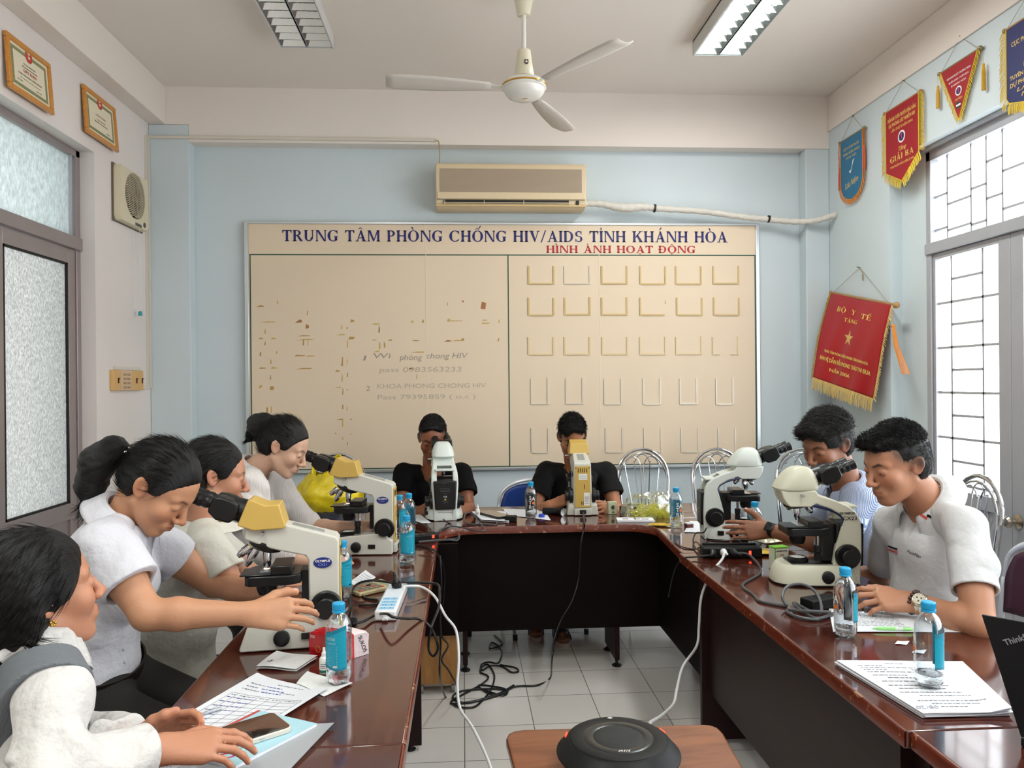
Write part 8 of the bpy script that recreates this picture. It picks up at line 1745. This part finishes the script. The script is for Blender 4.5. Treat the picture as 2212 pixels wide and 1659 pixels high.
# 8 ---- man in the white polo
n_=at(2004,1086,Y=2.45); sh8=dict(style='short',side=.3,cheek=(-.02,.020),thick=.008,top=1.9,comb=(0,.45,.6),len=.022,spike_z=.06,lift=.7,n=3200,rough=.6,oval=(.060,.082,.096),oz=-.012,vol=[((0,.05,.092),(.056,.042,.030)),((0,.082,.086),(.046,.020,.018))])
P8=dict(sex='m',skin='#B27E61',lip='#99584E',look=(-171,15,0),head=at(1938,1004,Y=2.42),hs=1.05,s=1.08,eye='down',h=.0032,fat=1.1,arm=1.02,depth=.115,neck=n_,chest=at(2022,1248,Y=2.5),pelvis=at(2062,1470,Y=2.52),
 sh=dict(L=at(2086,1140,Y=2.28),R=at(1930,1130,Y=2.62)),el=dict(L=at(2118,1352,Y=2.10),R=at(1902,1258,Y=2.85)),wr=dict(L=at(1972,1300,Y=2.26),R=at(1772,1222,Y=2.80)),
 hand=dict(L=dict(f=(-1,.22,.10),u=(-.05,-.55,.85),curl=[(14,24,15),(18,28,16),(24,30,18),(28,32,18)],spread=.2),R=dict(f=(-1,-.12,.05),u=(.05,.9,.35),curl=[(35,50,30),(45,55,30),(50,55,30),(50,55,30)],thumb=[(.022,.024,-.010),(.045,.045,-.022),(.07,.052,-.032),(.092,.05,-.036)])),
 hair=sh8,top=dict(mat=pol,name='polo_shirt',sleeve=.66,fold=.009,ease=.009,hem=-.05,seed=16,flare=.009,neck_r=.062,v=.10,ff=.85,collar=dict(gap=26,h=.034,point=.035)),legs=seatlegs(at(2062,1470,Y=2.52),180,.36,blp))
t8,i8=person('man in a white polo shirt with a steel watch at the cream microscope',P8)
so=P8['_shirt']
wl,el_=Vector(P8['wr']['L']),Vector(P8['el']['L'])
g=MB(); d=(el_-wl).normalized(); x,y,z=frame_to(d); 
for k in range(17): a_=2*PI*k/17; g.ball(wl+d*.004+x*.0335*math.cos(a_)+y*.0335*math.sin(a_)-t8.location,.0062,8)
obj('bead_bracelet',g,mat('dark_red_beads','#3A1210',.15,coat=.6),t8)
stl=mat('watch_steel','#C9C3B0',.2,1.0); wb=band_on(t8,wl,el_,.030,[(.029,-.010),(.0325,-.010),(.0325,-.004),(.0315,-.003),(.0315,.003),(.0325,.004),(.0325,.010),(.029,.010)],stl,'watch_strap',32)
nn=Vector((-.2,-.85,.45)); nn=(nn-d*d.dot(nn)).normalized(); c=wl+d*.030+nn*.032-t8.location
wc=obj('watch_case',MB().lathe([(0,-.004),(.021,-.004),(.0225,0),(.022,.006),(.0185,.009),(.0175,.0085),(0,.0085)],c,tuple(nn),32),stl,wb)
obj('watch_dial',MB().lathe([(.0172,.0088),(0,.009)],c,tuple(nn),28),mat('cream_dial','#D8D2BE',.3),wc)
x,y,z=frame_to(nn); g=MB()
for q in range(12): a_=2*PI*q/12; g.box(c+nn*.0095+x*.0145*math.cos(a_)+y*.0145*math.sin(a_),(.0022,.0012,.0006),Matrix((x*math.cos(a_)+y*math.sin(a_),y*math.cos(a_)-x*math.sin(a_),nn)).transposed())
for q in range(3): a_=2*PI*q/3+.5; g.cyl(c+nn*.0092+x*.007*math.cos(a_)+y*.007*math.sin(a_),c+nn*.0098+x*.007*math.cos(a_)+y*.007*math.sin(a_),.0028,n=12)
obj('dial_marks',g,mat('dial_marks','#5E5A50',.4),wc)
# polo details: stripes and chest script
def stripe(px0,px1,m,nm):
    a,na=decal(so,*px0); b,nb=decal(so,*px1)
    if a is None or b is None: return
    dr=(b-a); n_2=(na+nb).normalized(); up2=n_2.cross(dr).normalized(); g=MB(); g.prism([(0,-.0022),(dr.length,-.0022),(dr.length,.0022),(0,.0022)],a+n_2*.001,dr.normalized(),up2,n_2*.006); obj(nm,g,m,t8)
stripe((1922,1180),(1939,1186),blk,'black_stripe'); stripe((1922,1187),(1939,1193),redp,'red_stripe')
col_=[c for c in kids(t8) if c.name.startswith('collar')][0]
for (x0,y0),(x1,y1),m_ in (((1990,1112),(2003,1121),redp),((2003,1113),(2022,1122),blk)):
    pa,na_=decal(col_,x0,y0); pb,nb_=decal(col_,x1,y1)
    if pa is None: pa,na_=decal(so,x0,y0)
    if pb is None: pb,nb_=decal(so,x1,y1)
    if pa is None or pb is None: continue
    dr=pb-pa; n2=(na_+nb_).normalized(); n2=n2 if n2.y<0 else -n2; up2=n2.cross(dr).normalized(); g=MB(); g.prism([(0,-.004),(dr.length,-.004),(dr.length,.004),(0,.004)],pa+n2*.0015,dr.normalized(),up2,n2*.0015); obj('collar_stripe',g,m_,t8)
a,na=decal(so,1975,1196)
if a is not None:
    vx=(Vector((1,-.12,0))); vx=(vx-na*vx.dot(na)).normalized(); vy=na.cross(vx); text('PoloMan',.016,mat('logo_black','#16181C',0.4),t8,tuple(a+na*.004),R=Matrix((vx,vy,na)).transposed()@Matrix.Rotation(-.12,3,'Z'),shear=.4,width=.05)
vial('tiny white vial held in the right hand of the man in the white polo',at(1702,1222,Y=2.74)+Vector((0,0,-.02)),.05,.011)

for P_,y_,l_ in ((P1,0,'chair under the woman with the ponytail'),(P2,0,'chair under the woman in the grey vest'),(P3,0,'chair under the woman in the cream blouse')):
    a_=math.radians(P_['look'][0] if P_ is not P1 else 0)*(.6 if P_ is not P1 else 1); fold_chair(l_,(P_['pelvis'][0]-.02*math.cos(a_),P_['pelvis'][1],0),a_-PI/2,vinyl,chrome,zt=.76,w_=.40)
# ================================================================== FAMILIES OF LIKE THINGS
GR={'microscope':'microscopes on the conference tables','pennant':'pennants along the top of the right wall','fluorescent_fixture':'fluorescent fixtures on the ceiling','framed_certificate':'framed certificates on the left wall','power_cable':'power cables around the tables','power_strip':'power strips on the tables','snack_packet':'snack packets on the tables','dropper_bottle':'small white dropper bottles','person':'people at the tables','banknote_print_box':'banknote-patterned boxes','folding_chair':'padded folding chairs','conference_table':'dark red conference tables','sticker_tab':'blank sticker tabs','smartphone':'smartphones on the tables'}
for o in SC.objects:
    if o.parent is None and o.get('label') and not o.get('group'):
        k=o.name.split('.')[0]
        if k in GR: o['group']=GR[k]
